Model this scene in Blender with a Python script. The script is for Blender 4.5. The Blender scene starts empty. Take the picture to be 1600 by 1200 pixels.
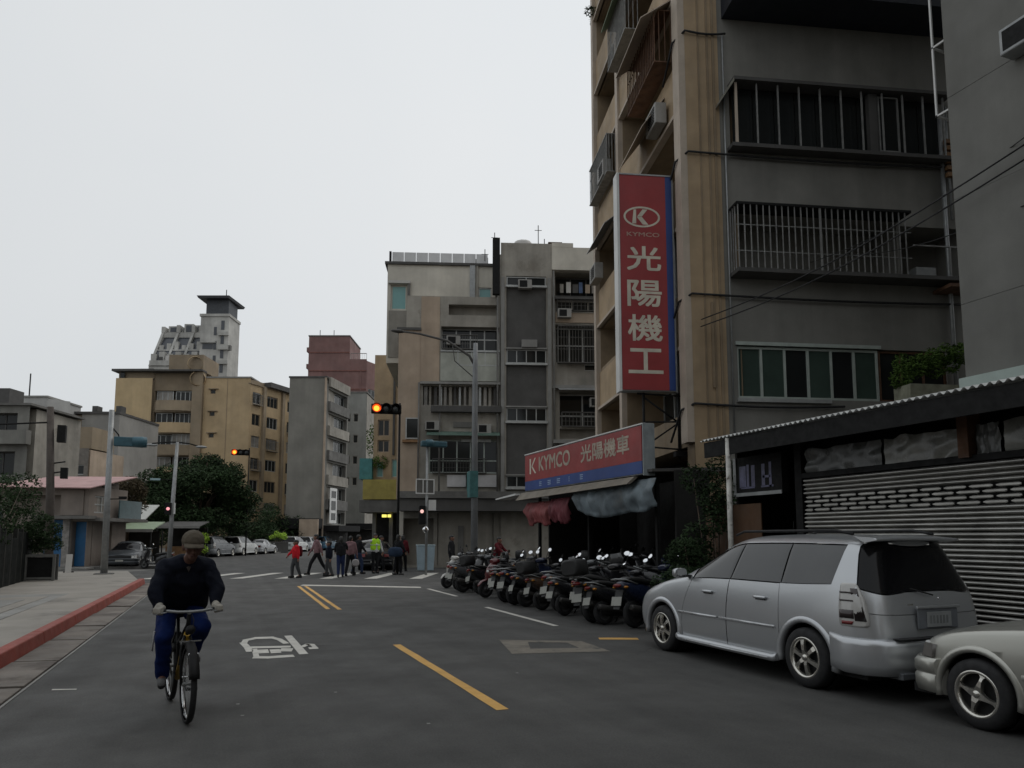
import bpy, bmesh, math, random
from mathutils import Vector, Matrix, noise
from math import sin, cos, pi, radians as R

SC = bpy.context.scene
COL = SC.collection
rnd = random.Random(7)

# ---------------------------------------------------------------- camera, sky, sun, exposure
cam_d = bpy.data.cameras.new('camera')
cam = bpy.data.objects.new('camera', cam_d); COL.objects.link(cam)
cam_d.sensor_width = 36.0
cam_d.lens = 1130 / 1600 * 36.0
cam_d.shift_y = 120 / 1600
cam_d.clip_start = 0.1; cam_d.clip_end = 3000
cam.location = (0, 0, 1.62)
cam.rotation_euler = (R(96.0), 0, R(-21.6))
SC.camera = cam

SUN_EL, SUN_AZ = R(52), R(70)           # high, veiled by cloud; over the right-hand roofs
world = bpy.data.worlds.new('World'); SC.world = world
world.use_nodes = True
wn, wl = world.node_tree.nodes, world.node_tree.links
wn.clear()
w_out = wn.new('ShaderNodeOutputWorld'); w_bg = wn.new('ShaderNodeBackground')
w_sky = wn.new('ShaderNodeTexSky'); w_sky.sky_type = 'NISHITA'; w_sky.sun_disc = False
w_sky.sun_elevation = SUN_EL; w_sky.sun_rotation = SUN_AZ; w_sky.dust_density = 4.0
w_tc = wn.new('ShaderNodeTexCoord'); w_no = wn.new('ShaderNodeTexNoise')
w_no.inputs['Scale'].default_value = 1.3; w_no.inputs['Detail'].default_value = 5.0; w_no.inputs['Roughness'].default_value = 0.45
w_cr = wn.new('ShaderNodeValToRGB')
w_cr.color_ramp.elements[0].position = 0.25; w_cr.color_ramp.elements[0].color = (6.45, 6.85, 7.15, 1)
w_cr.color_ramp.elements[1].position = 0.75; w_cr.color_ramp.elements[1].color = (7.45, 7.6, 7.65, 1)
w_mx = wn.new('ShaderNodeMixRGB'); w_mx.inputs['Fac'].default_value = 0.93     # cloud deck over the clear sky
w_bg.inputs['Strength'].default_value = 0.1
wl.new(w_tc.outputs['Generated'], w_no.inputs['Vector']); wl.new(w_no.outputs['Fac'], w_cr.inputs['Fac'])
wl.new(w_sky.outputs['Color'], w_mx.inputs['Color1']); wl.new(w_cr.outputs['Color'], w_mx.inputs['Color2'])
w_dot = wn.new('ShaderNodeVectorMath'); w_dot.operation = 'DOT_PRODUCT'      # the cloud is a little brighter towards the veiled sun
w_dot.inputs[1].default_value = (sin(SUN_AZ) * cos(SUN_EL), cos(SUN_AZ) * cos(SUN_EL), sin(SUN_EL))
w_mr = wn.new('ShaderNodeMapRange'); w_mr.inputs['From Min'].default_value = -1; w_mr.inputs['From Max'].default_value = 1; w_mr.inputs['To Min'].default_value = .76; w_mr.inputs['To Max'].default_value = 1.16
w_ml = wn.new('ShaderNodeMixRGB'); w_ml.blend_type = 'MULTIPLY'; w_ml.inputs['Fac'].default_value = 1
wl.new(w_tc.outputs['Generated'], w_dot.inputs[0]); wl.new(w_dot.outputs['Value'], w_mr.inputs['Value']); wl.new(w_mr.outputs['Result'], w_ml.inputs['Color2']); wl.new(w_mx.outputs['Color'], w_ml.inputs['Color1'])
wl.new(w_ml.outputs['Color'], w_bg.inputs['Color']); wl.new(w_bg.outputs['Background'], w_out.inputs['Surface'])

sun_d = bpy.data.lights.new('sun', 'SUN'); sun_d.energy = 0.5; sun_d.angle = R(35); sun_d.color = (1.0, 0.95, 0.88)
sun = bpy.data.objects.new('sun', sun_d); COL.objects.link(sun)
sv = Vector((sin(SUN_AZ) * cos(SUN_EL), cos(SUN_AZ) * cos(SUN_EL), sin(SUN_EL)))
sun.rotation_euler = sv.to_track_quat('Z', 'Y').to_euler()
sun.location = (-30, 0, 60)

SC.view_settings.view_transform = 'Standard'; SC.view_settings.look = 'None'
SC.view_settings.gamma = 1.0; SC.view_settings.use_curve_mapping = False
SC.view_settings.exposure = 0.0
SC.render.engine = 'CYCLES'
SC.cycles.max_bounces = 5; SC.cycles.diffuse_bounces = 3; SC.cycles.glossy_bounces = 3
SC.cycles.transmission_bounces = 3; SC.cycles.caustics_reflective = False; SC.cycles.caustics_refractive = False

# ---------------------------------------------------------------- materials
MATS = {}
def pm(name, col, rough=0.7, metal=0.0, var=0.25, scale=3.0, bump=0.0, bscale=40.0, streak=0.0, isl=0.0, coat=0.0, spec=0.5, dirt=None, world=False, rvar=True):
    """procedural surface: base colour broken up by noise, rain streaks, fine relief"""
    if name in MATS: return MATS[name]
    m = bpy.data.materials.new(name); m.use_nodes = True
    n, l = m.node_tree.nodes, m.node_tree.links
    b = n['Principled BSDF']
    b.inputs['Roughness'].default_value = rough; b.inputs['Metallic'].default_value = metal
    b.inputs['Coat Weight'].default_value = coat; b.inputs['Coat Roughness'].default_value = 0.08
    b.inputs['Specular IOR Level'].default_value = spec
    tc = n.new('ShaderNodeTexCoord'); co = tc.outputs['Object']
    if world:
        g = n.new('ShaderNodeNewGeometry'); co = g.outputs['Position']
    cur = None
    def noise_node(sc, det=4.0, vec=None, rgh=0.6):
        t = n.new('ShaderNodeTexNoise'); t.inputs['Scale'].default_value = sc; t.inputs['Detail'].default_value = det
        t.inputs['Roughness'].default_value = rgh; l.new(vec or co, t.inputs['Vector']); return t
    def ramp(sock, a, b_, lo, hi):
        r = n.new('ShaderNodeMapRange'); r.inputs['From Min'].default_value = a; r.inputs['From Max'].default_value = b_
        r.inputs['To Min'].default_value = lo; r.inputs['To Max'].default_value = hi; l.new(sock, r.inputs['Value']); return r.outputs['Result']
    fac = ramp(noise_node(scale).outputs['Fac'], 0.3, 0.7, 1 - var, 1 + var)
    def mul(x, y):
        q = n.new('ShaderNodeMath'); q.operation = 'MULTIPLY'; l.new(x, q.inputs[0]); l.new(y, q.inputs[1]); return q.outputs[0]
    if streak:
        mp = n.new('ShaderNodeMapping'); mp.inputs['Scale'].default_value = (1.0, 1.0, 0.07); l.new(co, mp.inputs['Vector'])
        fac = mul(fac, ramp(noise_node(1.7, 6.0, mp.outputs['Vector'], 0.6).outputs['Fac'], 0.38, 0.72, 1 - streak * .5, 1.04))
        fac = mul(fac, ramp(noise_node(0.3, 6.0, None, .65).outputs['Fac'], 0.32, 0.68, 1 - streak * .8, 1.08))
    if isl:
        g2 = n.new('ShaderNodeNewGeometry'); fac = mul(fac, ramp(g2.outputs['Random Per Island'], 0, 1, 1 - isl, 1 + isl))
    mx = n.new('ShaderNodeMixRGB'); mx.blend_type = 'MULTIPLY'; mx.inputs['Fac'].default_value = 1
    mx.inputs['Color1'].default_value = (*col, 1); l.new(fac, mx.inputs['Color2']); cur = mx.outputs['Color']
    if dirt:
        d = n.new('ShaderNodeMixRGB'); d.inputs['Color2'].default_value = (*dirt[0], 1)
        l.new(ramp(noise_node(dirt[1], 6.0, None, 0.7).outputs['Fac'], dirt[2], dirt[2] + .12, 0, 1), d.inputs['Fac']); l.new(cur, d.inputs['Color1']); cur = d.outputs['Color']
    l.new(cur, b.inputs['Base Color'])
    if rough < .95 and rvar: l.new(ramp(noise_node(scale * 2.3).outputs['Fac'], 0.3, 0.7, max(.02, rough * .82), min(1, rough * 1.18)), b.inputs['Roughness'])
    if bump:
        bp = n.new('ShaderNodeBump'); bp.inputs['Strength'].default_value = bump; bp.inputs['Distance'].default_value = 0.02
        l.new(noise_node(bscale, 4.0).outputs['Fac'], bp.inputs['Height']); l.new(bp.outputs['Normal'], b.inputs['Normal'])
    MATS[name] = m; return m
def emit(name, col, st):
    if name in MATS: return MATS[name]
    m = pm(name, col, 0.4, var=.02); b = m.node_tree.nodes['Principled BSDF']
    b.inputs['Emission Color'].default_value = (*col, 1); b.inputs['Emission Strength'].default_value = st
    return m

ASPHALT = pm('asphalt', (.072, .0705, .067), .85, var=.16, scale=.45, bump=.35, bscale=90, dirt=((.052, .052, .05), .22, .58), world=True)
def road_wear(m):
    """aggregate speckle, wheel tracks along the street, hairline cracks, old patches"""
    n, l = m.node_tree.nodes, m.node_tree.links; b = n['Principled BSDF']; src = b.inputs['Base Color'].links[0].from_socket
    g = n.new('ShaderNodeNewGeometry'); cur = src
    def mapped(sx, sy, rot=0):
        mp = n.new('ShaderNodeMapping'); mp.inputs['Scale'].default_value = (sx, sy, 1); mp.inputs['Rotation'].default_value = (0, 0, rot); l.new(g.outputs['Position'], mp.inputs['Vector']); return mp.outputs['Vector']
    def mult(val, a, b_, lo, hi):
        nonlocal cur
        r = n.new('ShaderNodeMapRange'); r.inputs['From Min'].default_value = a; r.inputs['From Max'].default_value = b_; r.inputs['To Min'].default_value = lo; r.inputs['To Max'].default_value = hi; l.new(val, r.inputs['Value'])
        x = n.new('ShaderNodeMixRGB'); x.blend_type = 'MULTIPLY'; x.inputs['Fac'].default_value = 1; l.new(cur, x.inputs['Color1']); l.new(r.outputs['Result'], x.inputs['Color2']); cur = x.outputs['Color']
    def nz(vec, sc, det, rg=.6):
        t = n.new('ShaderNodeTexNoise'); t.inputs['Scale'].default_value = sc; t.inputs['Detail'].default_value = det; t.inputs['Roughness'].default_value = rg; l.new(vec, t.inputs['Vector']); return t.outputs['Fac']
    mult(nz(mapped(1, 1), 55, 3, .8), .3, .7, .72, 1.28)
    mult(nz(mapped(1.1, .035), 1.6, 4), .3, .7, .80, 1.14)
    mult(nz(mapped(1, 1), 1.1, 6, .75), .34, .66, .84, 1.10)
    v = n.new('ShaderNodeTexVoronoi'); v.feature = 'DISTANCE_TO_EDGE'; v.inputs['Scale'].default_value = .33
    w = n.new('ShaderNodeVectorMath'); w.operation = 'ADD'; t = n.new('ShaderNodeTexNoise'); t.inputs['Scale'].default_value = 1.4; t.inputs['Detail'].default_value = 5; l.new(g.outputs['Position'], t.inputs['Vector'])
    l.new(g.outputs['Position'], w.inputs[0]); l.new(t.outputs['Color'], w.inputs[1]); l.new(w.outputs['Vector'], v.inputs['Vector'])
    k = n.new('ShaderNodeMath'); k.operation = 'ADD'; l.new(v.outputs['Distance'], k.inputs[0])
    q = n.new('ShaderNodeMapRange'); q.inputs['From Min'].default_value = .45; q.inputs['From Max'].default_value = .6; q.inputs['To Min'].default_value = .05; q.inputs['To Max'].default_value = 0; l.new(nz(mapped(1, 1), .25, 2), q.inputs['Value']); l.new(q.outputs['Result'], k.inputs[1])
    mult(k.outputs[0], .0, .007, .55, 1.0)
    mult(nz(mapped(.8, .8), .9, 5, .7), .66, .72, 1.0, .72)
    l.new(cur, b.inputs['Base Color'])
road_wear(ASPHALT)
CONC = pm('concrete', (.27, .265, .25), .9, var=.16, scale=.8, bump=.25, bscale=30, streak=.2, world=True)
CONC_D = pm('dark_concrete', (.16, .155, .145), .9, var=.22, scale=1.2, bump=.25, bscale=30, streak=.25, world=True)
PAVE = pm('pavement_concrete', (.27, .25, .22), .9, var=.14, scale=.9, bump=.3, bscale=35, dirt=((.15, .14, .125), .5, .57), world=True)
GUTTER = pm('gutter_concrete', (.165, .145, .125), .88, var=.3, scale=1.1, bump=.35, bscale=40, dirt=((.085, .07, .06), .9, .5), world=True)
REDK = pm('red_kerb_paint', (.27, .058, .04), .7, var=.2, scale=2.0, bump=.2, bscale=30, dirt=((.2, .07, .055), 3.0, .6), world=True)
WHITEP = pm('white_road_paint', (.55, .53, .48), .75, var=.15, scale=4, bump=.2, bscale=80, dirt=((.17, .17, .16), 5.0, .61), world=True)
YELLOWP = pm('yellow_road_paint', (.62, .36, .10), .75, var=.15, scale=3, bump=.2, bscale=80, dirt=((.2, .13, .05), 3.0, .66), world=True)
FADEDP = pm('faded_road_paint', (.185, .165, .135), .85, var=.2, scale=3, bump=.2, bscale=80, dirt=((.08, .08, .075), 4.0, .55), world=True)
TAN = pm('tan_tile', (.41, .30, .185), .75, var=.12, scale=1.2, bump=.1, bscale=25, streak=.22)
TAN_D = pm('tan_render', (.30, .225, .145), .8, var=.15, scale=1.2, bump=.1, bscale=25, streak=.3)
CREAM = pm('cream_edge', (.50, .42, .34), .7, var=.12, scale=2, streak=.2)
GREYW = pm('grey_render', (.25, .243, .22), .9, var=.13, scale=.7, bump=.12, bscale=20, streak=.3)
GREYW2 = pm('grey_panel', (.185, .183, .168), .9, var=.1, scale=.6, bump=.1, bscale=20, streak=.2)
GREYB = pm('weathered_grey_wall', (.37, .345, .30), .9, var=.15, scale=.9, bump=.1, bscale=20, streak=.4, dirt=((.20, .18, .15), .7, .57))
GREYB_L = pm('pale_grey_wall', (.60, .565, .49), .9, var=.1, scale=.6, bump=.1, bscale=20, streak=.2)
BROWNW = pm('brown_grey_wall', (.44, .345, .26), .88, var=.13, scale=.8, streak=.28)
DARKG = pm('dark_grey_cladding', (.085, .082, .078), .8, var=.15, scale=.9, streak=.2)
OFFW = pm('off_white_wall', (.58, .56, .53), .85, var=.1, scale=.5, streak=.2)
REDB = pm('red_brown_tile', (.215, .12, .11), .8, var=.15, scale=.4, streak=.2)
BEIGE = pm('beige_tile', (.46, .34, .20), .8, var=.1, scale=.3, streak=.15)
BEIGE_D = pm('brown_beige_tile', (.28, .22, .15), .8, var=.12, scale=.3, streak=.2)
SHADE_NAVY = pm('navy_shade_box', (.012, .015, .024), .6, var=.2, scale=1, streak=.2)
BLACK = pm('black_metal', (.012, .012, .012), .7, var=.2, scale=5, spec=.2)
RUST = pm('rusty_metal', (.13, .065, .035), .8, var=.35, scale=4, bump=.3, bscale=30, streak=.3)
STEEL = pm('galvanised_steel', (.34, .35, .35), .5, metal=.5, var=.15, scale=5, streak=.2)
ALU = pm('aluminium_frame', (.42, .43, .42), .45, metal=.3, var=.15, scale=5, streak=.15)
ALU_G = pm('greenish_white_frame', (.42, .47, .43), .5, var=.12, scale=4, streak=.15)
GRILLE = pm('grey_grille_bar', (.30, .30, .29), .55, metal=.3, var=.25, scale=6, streak=.2)
GLASS = pm('dark_window_glass', (.018, .02, .02), .08, var=.2, scale=.6, spec=.3)
GLASS_G = pm('green_window_glass', (.05, .075, .062), .12, var=.25, scale=.8, spec=.35)
GLASS_T = pm('teal_window_glass', (.17, .36, .35), .15, var=.12, scale=.8)
CURTAIN = pm('curtain_pane', (.30, .28, .25), .35, var=.3, scale=1.5, streak=.35)
INTERIOR_SHADE = pm('interior_shade', (.014, .013, .012), .9, var=.3, scale=1)  # near black, with the shade of unlit interiors in the colour
SHUTM = pm('shutter_steel', (.47, .46, .43), .38, metal=.8, var=.2, scale=3, streak=.25, dirt=((.16, .12, .09), 2.5, .66))
RUBBER = pm('black_rubber', (.016, .016, .017), .75, var=.2, scale=8)
CHROME = pm('chrome', (.7, .7, .7), .12, metal=1.0, var=.05)
MIRROR = pm('mirror_glass', (.92, .93, .95), .03, metal=1.0, var=.01)
LEAF = pm('dark_leaf', (.027, .047, .020), .75, var=.3, scale=.5, isl=.5, spec=.12)
LEAF_L = pm('bright_leaf', (.08, .14, .03), .7, var=.3, scale=.8, isl=.5, spec=.15)
LEAF_Y = pm('yellow_green_leaf', (.36, .55, .05), .7, var=.3, scale=.8, isl=.4)
LEAF_B = pm('dry_brown_leaf', (.075, .06, .038), .85, var=.3, scale=.8, isl=.5, spec=.1)
BARK = pm('bark', (.10, .075, .055), .9, var=.3, scale=5, bump=.5, bscale=20)
REDS = pm('red_sign_face', (.31, .028, .030), .45, var=.1, scale=1.2, streak=.12)
BLUES = pm('blue_sign_face', (.018, .055, .22), .45, var=.1, scale=1.2, streak=.12)
SIGNW = pm('sign_lettering', (.62, .57, .47), .6, var=.15, scale=3)
WHITEM = pm('white_metal', (.68, .68, .66), .5, var=.08, scale=2, streak=.1)
SKIN = pm('skin', (.24, .125, .085), .55, var=.08, scale=6)
BLUEDOOR = pm('blue_painted_door', (.02, .13, .30), .55, var=.15, scale=1.5, streak=.25)
PINKROOF = pm('faded_pink_roof', (.44, .27, .26), .7, var=.12, scale=1.2, streak=.1)
TARP_G = pm('pale_green_awning', (.26, .33, .22), .7, var=.15, scale=1.5)
WOOD = pm('weathered_wood', (.27, .15, .07), .8, var=.25, scale=3, streak=.3)

# ---------------------------------------------------------------- mesh helpers
class MB:
    def __init__(s): s.v = []; s.f = []; s.sm = set()
    def add(s, vs, fs, smooth=False):
        o = len(s.v); s.v += [tuple(v) for v in vs]
        for f in fs:
            if smooth: s.sm.add(len(s.f))
            s.f.append(tuple(i + o for i in f))
        return s
    def hexa(s, p):                       # 8 corners: bottom ring 0-3 counter-clockwise, top ring 4-7
        return s.add(p, [(3, 2, 1, 0), (4, 5, 6, 7), (0, 1, 5, 4), (1, 2, 6, 5), (2, 3, 7, 6), (3, 0, 4, 7)])
    def box(s, x0, x1, y0, y1, z0, z1):
        return s.hexa([(x0, y0, z0), (x1, y0, z0), (x1, y1, z0), (x0, y1, z0), (x0, y0, z1), (x1, y0, z1), (x1, y1, z1), (x0, y1, z1)])
    def prism(s, poly, z0, z1):           # poly counter-clockwise
        n = len(poly)
        vs = [(x, y, z0) for x, y in poly] + [(x, y, z1) for x, y in poly]
        return s.add(vs, [tuple(range(n - 1, -1, -1)), tuple(range(n, 2 * n))] + [(i, (i + 1) % n, n + (i + 1) % n, n + i) for i in range(n)])
    def poly(s, pts): return s.add(pts, [tuple(range(len(pts)))])
    def loft(s, rings, caps=True, closed=True, smooth=True):
        m = len(rings[0]); vs = [p for r in rings for p in r]; fs = []
        k = m if closed else m - 1
        for i in range(len(rings) - 1):
            for j in range(k): fs.append((i * m + j, i * m + (j + 1) % m, (i + 1) * m + (j + 1) % m, (i + 1) * m + j))
        s.add(vs, fs, smooth)
        if caps and closed:
            o = len(s.v) - len(vs)
            s.f.append(tuple(o + j for j in range(m - 1, -1, -1))); s.f.append(tuple(o + (len(rings) - 1) * m + j for j in range(m)))
        return s
    def tube(s, pts, r, n=8, caps=True):
        pts = [Vector(p) for p in pts]; rr = r if isinstance(r, (list, tuple)) else [r] * len(pts); rings = []; up = None
        for i, p in enumerate(pts):
            t = (pts[min(i + 1, len(pts) - 1)] - pts[max(i - 1, 0)]).normalized()
            if up is None: up = Vector((0, 0, 1)) if abs(t.z) < .9 else Vector((1, 0, 0))
            a = t.cross(up).normalized(); b = a.cross(t).normalized(); up = b
            rings.append([p + (a * cos(2 * pi * k / n) + b * sin(2 * pi * k / n)) * rr[i] for k in range(n)])
        return s.loft(rings, caps)
    def lathe(s, prof, n=16, c=(0, 0, 0), ax='z', caps=False):   # profile of (radius, height) pairs
        rings = []
        for r_, h in prof:
            ring = []
            for k in range(n):
                a = 2 * pi * k / n; u, v = r_ * cos(a), r_ * sin(a)
                q = (u, v, h) if ax == 'z' else ((h, u, v) if ax == 'x' else (v, h, u))
                ring.append((q[0] + c[0], q[1] + c[1], q[2] + c[2]))
            rings.append(ring)
        return s.loft(rings, caps)
    def ell(s, c, r, n=12, m=8, jit=0, seed=0):
        rings = []; c = Vector(c); rg = random.Random(seed)
        for i in range(m + 1):
            t = -pi / 2 + pi * i / m; t = max(-pi / 2 + .02, min(pi / 2 - .02, t))
            rings.append([(c.x + r[0] * cos(t) * cos(2 * pi * k / n) * (1 + rg.uniform(-jit, jit)), c.y + r[1] * cos(t) * sin(2 * pi * k / n) * (1 + rg.uniform(-jit, jit)), c.z + r[2] * sin(t)) for k in range(n)])
        return s.loft(rings)
    def capsule(s, p, q, r1, r2, n=10):
        p, q = Vector(p), Vector(q); d = q - p; L = max(d.length, 1e-5); t = d / L
        a = t.orthogonal().normalized(); b = t.cross(a); rings = []
        for k in range(4):
            al = -pi / 2 + (pi / 2) * k / 3; rings.append((p + t * (r1 * sin(al)), r1 * max(cos(al), .03)))
        for k in range(4):
            al = (pi / 2) * k / 3; rings.append((q + t * (r2 * sin(al)), r2 * max(cos(al), .03)))
        return s.loft([[c + (a * cos(2 * pi * j / n) + b * sin(2 * pi * j / n)) * rr for j in range(n)] for c, rr in rings])
    def build(s, name, mat, parent=None, loc=None, rot=None, bevel=0, smooth=None):
        me = bpy.data.meshes.new(name); me.from_pydata(s.v, [], s.f)
        if smooth is True: me.polygons.foreach_set('use_smooth', [True] * len(me.polygons))
        elif smooth is None and s.sm: me.polygons.foreach_set('use_smooth', [i in s.sm for i in range(len(s.f))])
        me.materials.append(mat); me.update()
        o = bpy.data.objects.new(name, me); COL.objects.link(o)
        if parent is not None: o.parent = parent
        if loc: o.location = loc
        if rot: o.rotation_euler = rot
        if bevel:
            b = o.modifiers.new('bevel', 'BEVEL'); b.width = bevel; b.segments = 2; b.limit_method = 'ANGLE'; b.angle_limit = R(40)
        return o
def tag(o, label=None, cat=None, group=None, kind=None):
    if label: o['label'] = label
    if cat: o['category'] = cat
    if group: o['group'] = group
    if kind: o['kind'] = kind
    return o
def thing(name, label, cat, loc=(0, 0, 0), rz=0, group=None):
    o = bpy.data.objects.new(name, None); COL.objects.link(o); o.location = loc; o.rotation_euler = (0, 0, rz)
    o.empty_display_size = .2
    return tag(o, label, cat, group)
def struct(name, mb, mat, parent=None):
    o = mb.build(name, mat, parent)
    if parent is None: o['kind'] = 'structure'
    return o
KIDS = {}
def kids(o): return [c for c in bpy.data.objects if c.parent == o]
def copy_tree(o, loc, rz, label, cmap=None, tilt=0):
    """copy a thing with its parts and sub-parts; cmap swaps materials by name on the copies"""
    def cp(src, parent):
        c = src.copy(); COL.objects.link(c)
        if parent is not None: c.parent = parent
        if cmap and c.type == 'MESH':
            for i, sl in enumerate(c.material_slots):
                mt = sl.material
                if mt and mt.name in cmap: sl.link = 'OBJECT'; sl.material = cmap[mt.name]
        for k in KIDS.get(src.name, ()): cp(k, c)
        return c
    def index(q):
        ch = [c for c in q.children]
        KIDS[q.name] = ch
        for c in ch: index(c)
    if o.name not in KIDS: index(o)
    c = cp(o, None); c.location = loc; c.rotation_euler = (0, tilt, rz); c['label'] = label
    return c
def bake(o):
    """apply the object's modifiers"""
    dg = bpy.context.evaluated_depsgraph_get(); me = bpy.data.meshes.new_from_object(o.evaluated_get(dg))
    o.modifiers.clear(); old = o.data; o.data = me; bpy.data.meshes.remove(old); return o
def text_mesh(body, size):
    """flat outline of some lettering, centred: (verts, faces)"""
    cu = bpy.data.curves.new('t', 'FONT'); cu.body = body; cu.size = size; cu.align_x = 'CENTER'; cu.align_y = 'CENTER'; cu.resolution_u = 3
    o = bpy.data.objects.new('t', cu); COL.objects.link(o)
    me = bpy.data.meshes.new_from_object(o.evaluated_get(bpy.context.evaluated_depsgraph_get()))
    v = [tuple(x.co) for x in me.vertices]; f = [tuple(p.vertices) for p in me.polygons]
    bpy.data.objects.remove(o); bpy.data.meshes.remove(me); bpy.data.curves.remove(cu)
    if v:
        x0, x1 = min(p[0] for p in v), max(p[0] for p in v); y0, y1 = min(p[1] for p in v), max(p[1] for p in v)
        v = [(p[0] - (x0 + x1) / 2, p[1] - (y0 + y1) / 2, 0) for p in v]
    return v, f

class Face:
    """a vertical facade line: s runs along it, z up, d outwards"""
    def __init__(s, o, az, root, side=1):
        s.o = Vector((o[0], o[1])); a = R(az); s.u = Vector((sin(a), cos(a))); s.n = Vector((s.u.y, -s.u.x)) * side; s.root = root
        s.off = Vector((root.location.x, root.location.y)) if root else Vector((0, 0))
    def P(s, a, z, d=0):
        q = s.o + s.u * a + s.n * d - s.off; return (q.x, q.y, z)
    def box(s, mb, s0, s1, z0, z1, d0, d1):
        P = s.P; return mb.hexa([P(s0, z0, d1), P(s1, z0, d1), P(s1, z0, d0), P(s0, z0, d0), P(s0, z1, d1), P(s1, z1, d1), P(s1, z1, d0), P(s0, z1, d0)])
    def part(s, name, mat, s0, s1, z0, z1, d0, d1, parent=None, bevel=0):
        return s.box(MB(), s0, s1, z0, z1, d0, d1).build(name, mat, parent or s.root, bevel=bevel)
    def wall(s, s0, s1, z0, z1, holes, depth, mat, name='wall', back=True, d=0.0):
        """wall face with real openings, their reveals and a back"""
        xs = sorted({s0, s1, *[h[0] for h in holes], *[h[1] for h in holes]}); zs = sorted({z0, z1, *[h[2] for h in holes], *[h[3] for h in holes]})
        mb = MB()
        for i in range(len(xs) - 1):
            for j in range(len(zs) - 1):
                cx, cz = (xs[i] + xs[i + 1]) / 2, (zs[j] + zs[j + 1]) / 2
                if any(h[0] < cx < h[1] and h[2] < cz < h[3] for h in holes): continue
                mb.poly([s.P(xs[i], zs[j], d), s.P(xs[i + 1], zs[j], d), s.P(xs[i + 1], zs[j + 1], d), s.P(xs[i], zs[j + 1], d)])
        for h in holes:
            a, b, c, e = h[:4]; q = d - (h[4] if len(h) > 4 else depth)
            P = s.P
            for r in ([P(a, c, d), P(b, c, d), P(b, c, q), P(a, c, q)], [P(a, e, q), P(b, e, q), P(b, e, d), P(a, e, d)], [P(a, c, d), P(a, c, q), P(a, e, q), P(a, e, d)], [P(b, c, q), P(b, c, d), P(b, e, d), P(b, e, q)]): mb.poly(r)
            if back: mb.poly([P(a, c, q), P(b, c, q), P(b, e, q), P(a, e, q)])
        return mb.build(name, mat, s.root)
    def window(s, s0, s1, z0, z1, n=2, d=-.08, fr=ALU, gl=None, w=.05, rail=None, name='window', single=False):
        """framed window with n panes across (rail: list of transom heights), panes set back in the frame"""
        mb = MB(); t = .05
        s.box(mb, s0, s1, z0, z0 + w, d - t, d); s.box(mb, s0, s1, z1 - w, z1, d - t, d)
        zz = [z0 + w] + list(rail or []) + [z1 - w]
        for k in range(n + 1):
            x = s0 + (s1 - s0 - w) * k / n; s.box(mb, x, x + w, z0 + w, z1 - w, d - t, d + .002)
        for r_ in (rail or []): s.box(mb, s0 + w, s1 - w, r_ - w / 2, r_ + w / 2, d - t, d - .004)
        f = mb.build(name, fr, s.root)
        gl = gl or GLASS
        pn = MB()
        for k in range(n):
            x0 = s0 + (s1 - s0 - w) * k / n + w; x1 = s0 + (s1 - s0 - w) * (k + 1) / n
            dd = d - t * (.5 if k % 2 else .8)
            if single:
                g = gl[k % len(gl)] if isinstance(gl, list) else gl
                MB().poly([s.P(x0, z0 + w, dd), s.P(x1, z0 + w, dd), s.P(x1, z1 - w, dd), s.P(x0, z1 - w, dd)]).build('pane', g, f)
            else: pn.poly([s.P(x0, z0 + w, dd), s.P(x1, z0 + w, dd), s.P(x1, z1 - w, dd), s.P(x0, z1 - w, dd)])
        if pn.f: pn.build('pane', gl[0] if isinstance(gl, list) else gl, f)
        return f
def sup(cx, cy, cz, w, h, n=16, p=2.6, tilt=0):
    """rounded-rectangle ring across y"""
    out = []
    for k in range(n):
        a = 2 * pi * k / n; c, s_ = cos(a), sin(a)
        x = math.copysign(abs(c) ** (2 / p), c) * w / 2; z = math.copysign(abs(s_) ** (2 / p), s_) * h / 2
        out.append((cx + x, cy + z * tilt, cz + z))
    return out
def leaves(cl, n, size, seed, flat=0.0):
    """leaf sprays spread through a set of clumps (centre, radii)"""
    g = random.Random(seed); mb = MB(); vol = [c[1][0] * c[1][1] * c[1][2] for c in cl]; tot = sum(v ** .7 for v in vol)
    for (c, r_), v in zip(cl, vol):
        for _ in range(int(n * v ** .7 / tot)):
            d = Vector((g.gauss(0, 1), g.gauss(0, 1), g.gauss(0, 1))).normalized(); q = g.uniform(.45, 1.05) ** .6
            p = Vector((c[0] + d.x * r_[0] * q, c[1] + d.y * r_[1] * q, c[2] + d.z * r_[2] * q))
            t = Vector((g.gauss(0, 1), g.gauss(0, 1), g.gauss(0, .6) - .3)).normalized(); nn = (d + Vector((g.gauss(0, .6), g.gauss(0, .6), g.gauss(0, .6) + .4))).normalized()
            b = t.cross(nn).normalized(); L = size * g.uniform(.6, 1.3); w = L * g.uniform(.3, .5)
            k = nn * (L * .12)
            mb.add([p - t * L * .5, p + b * w * .5 - k, p + t * L * .5, p - b * w * .5 - k], [(0, 1, 2), (0, 2, 3)])
    return mb

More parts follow.
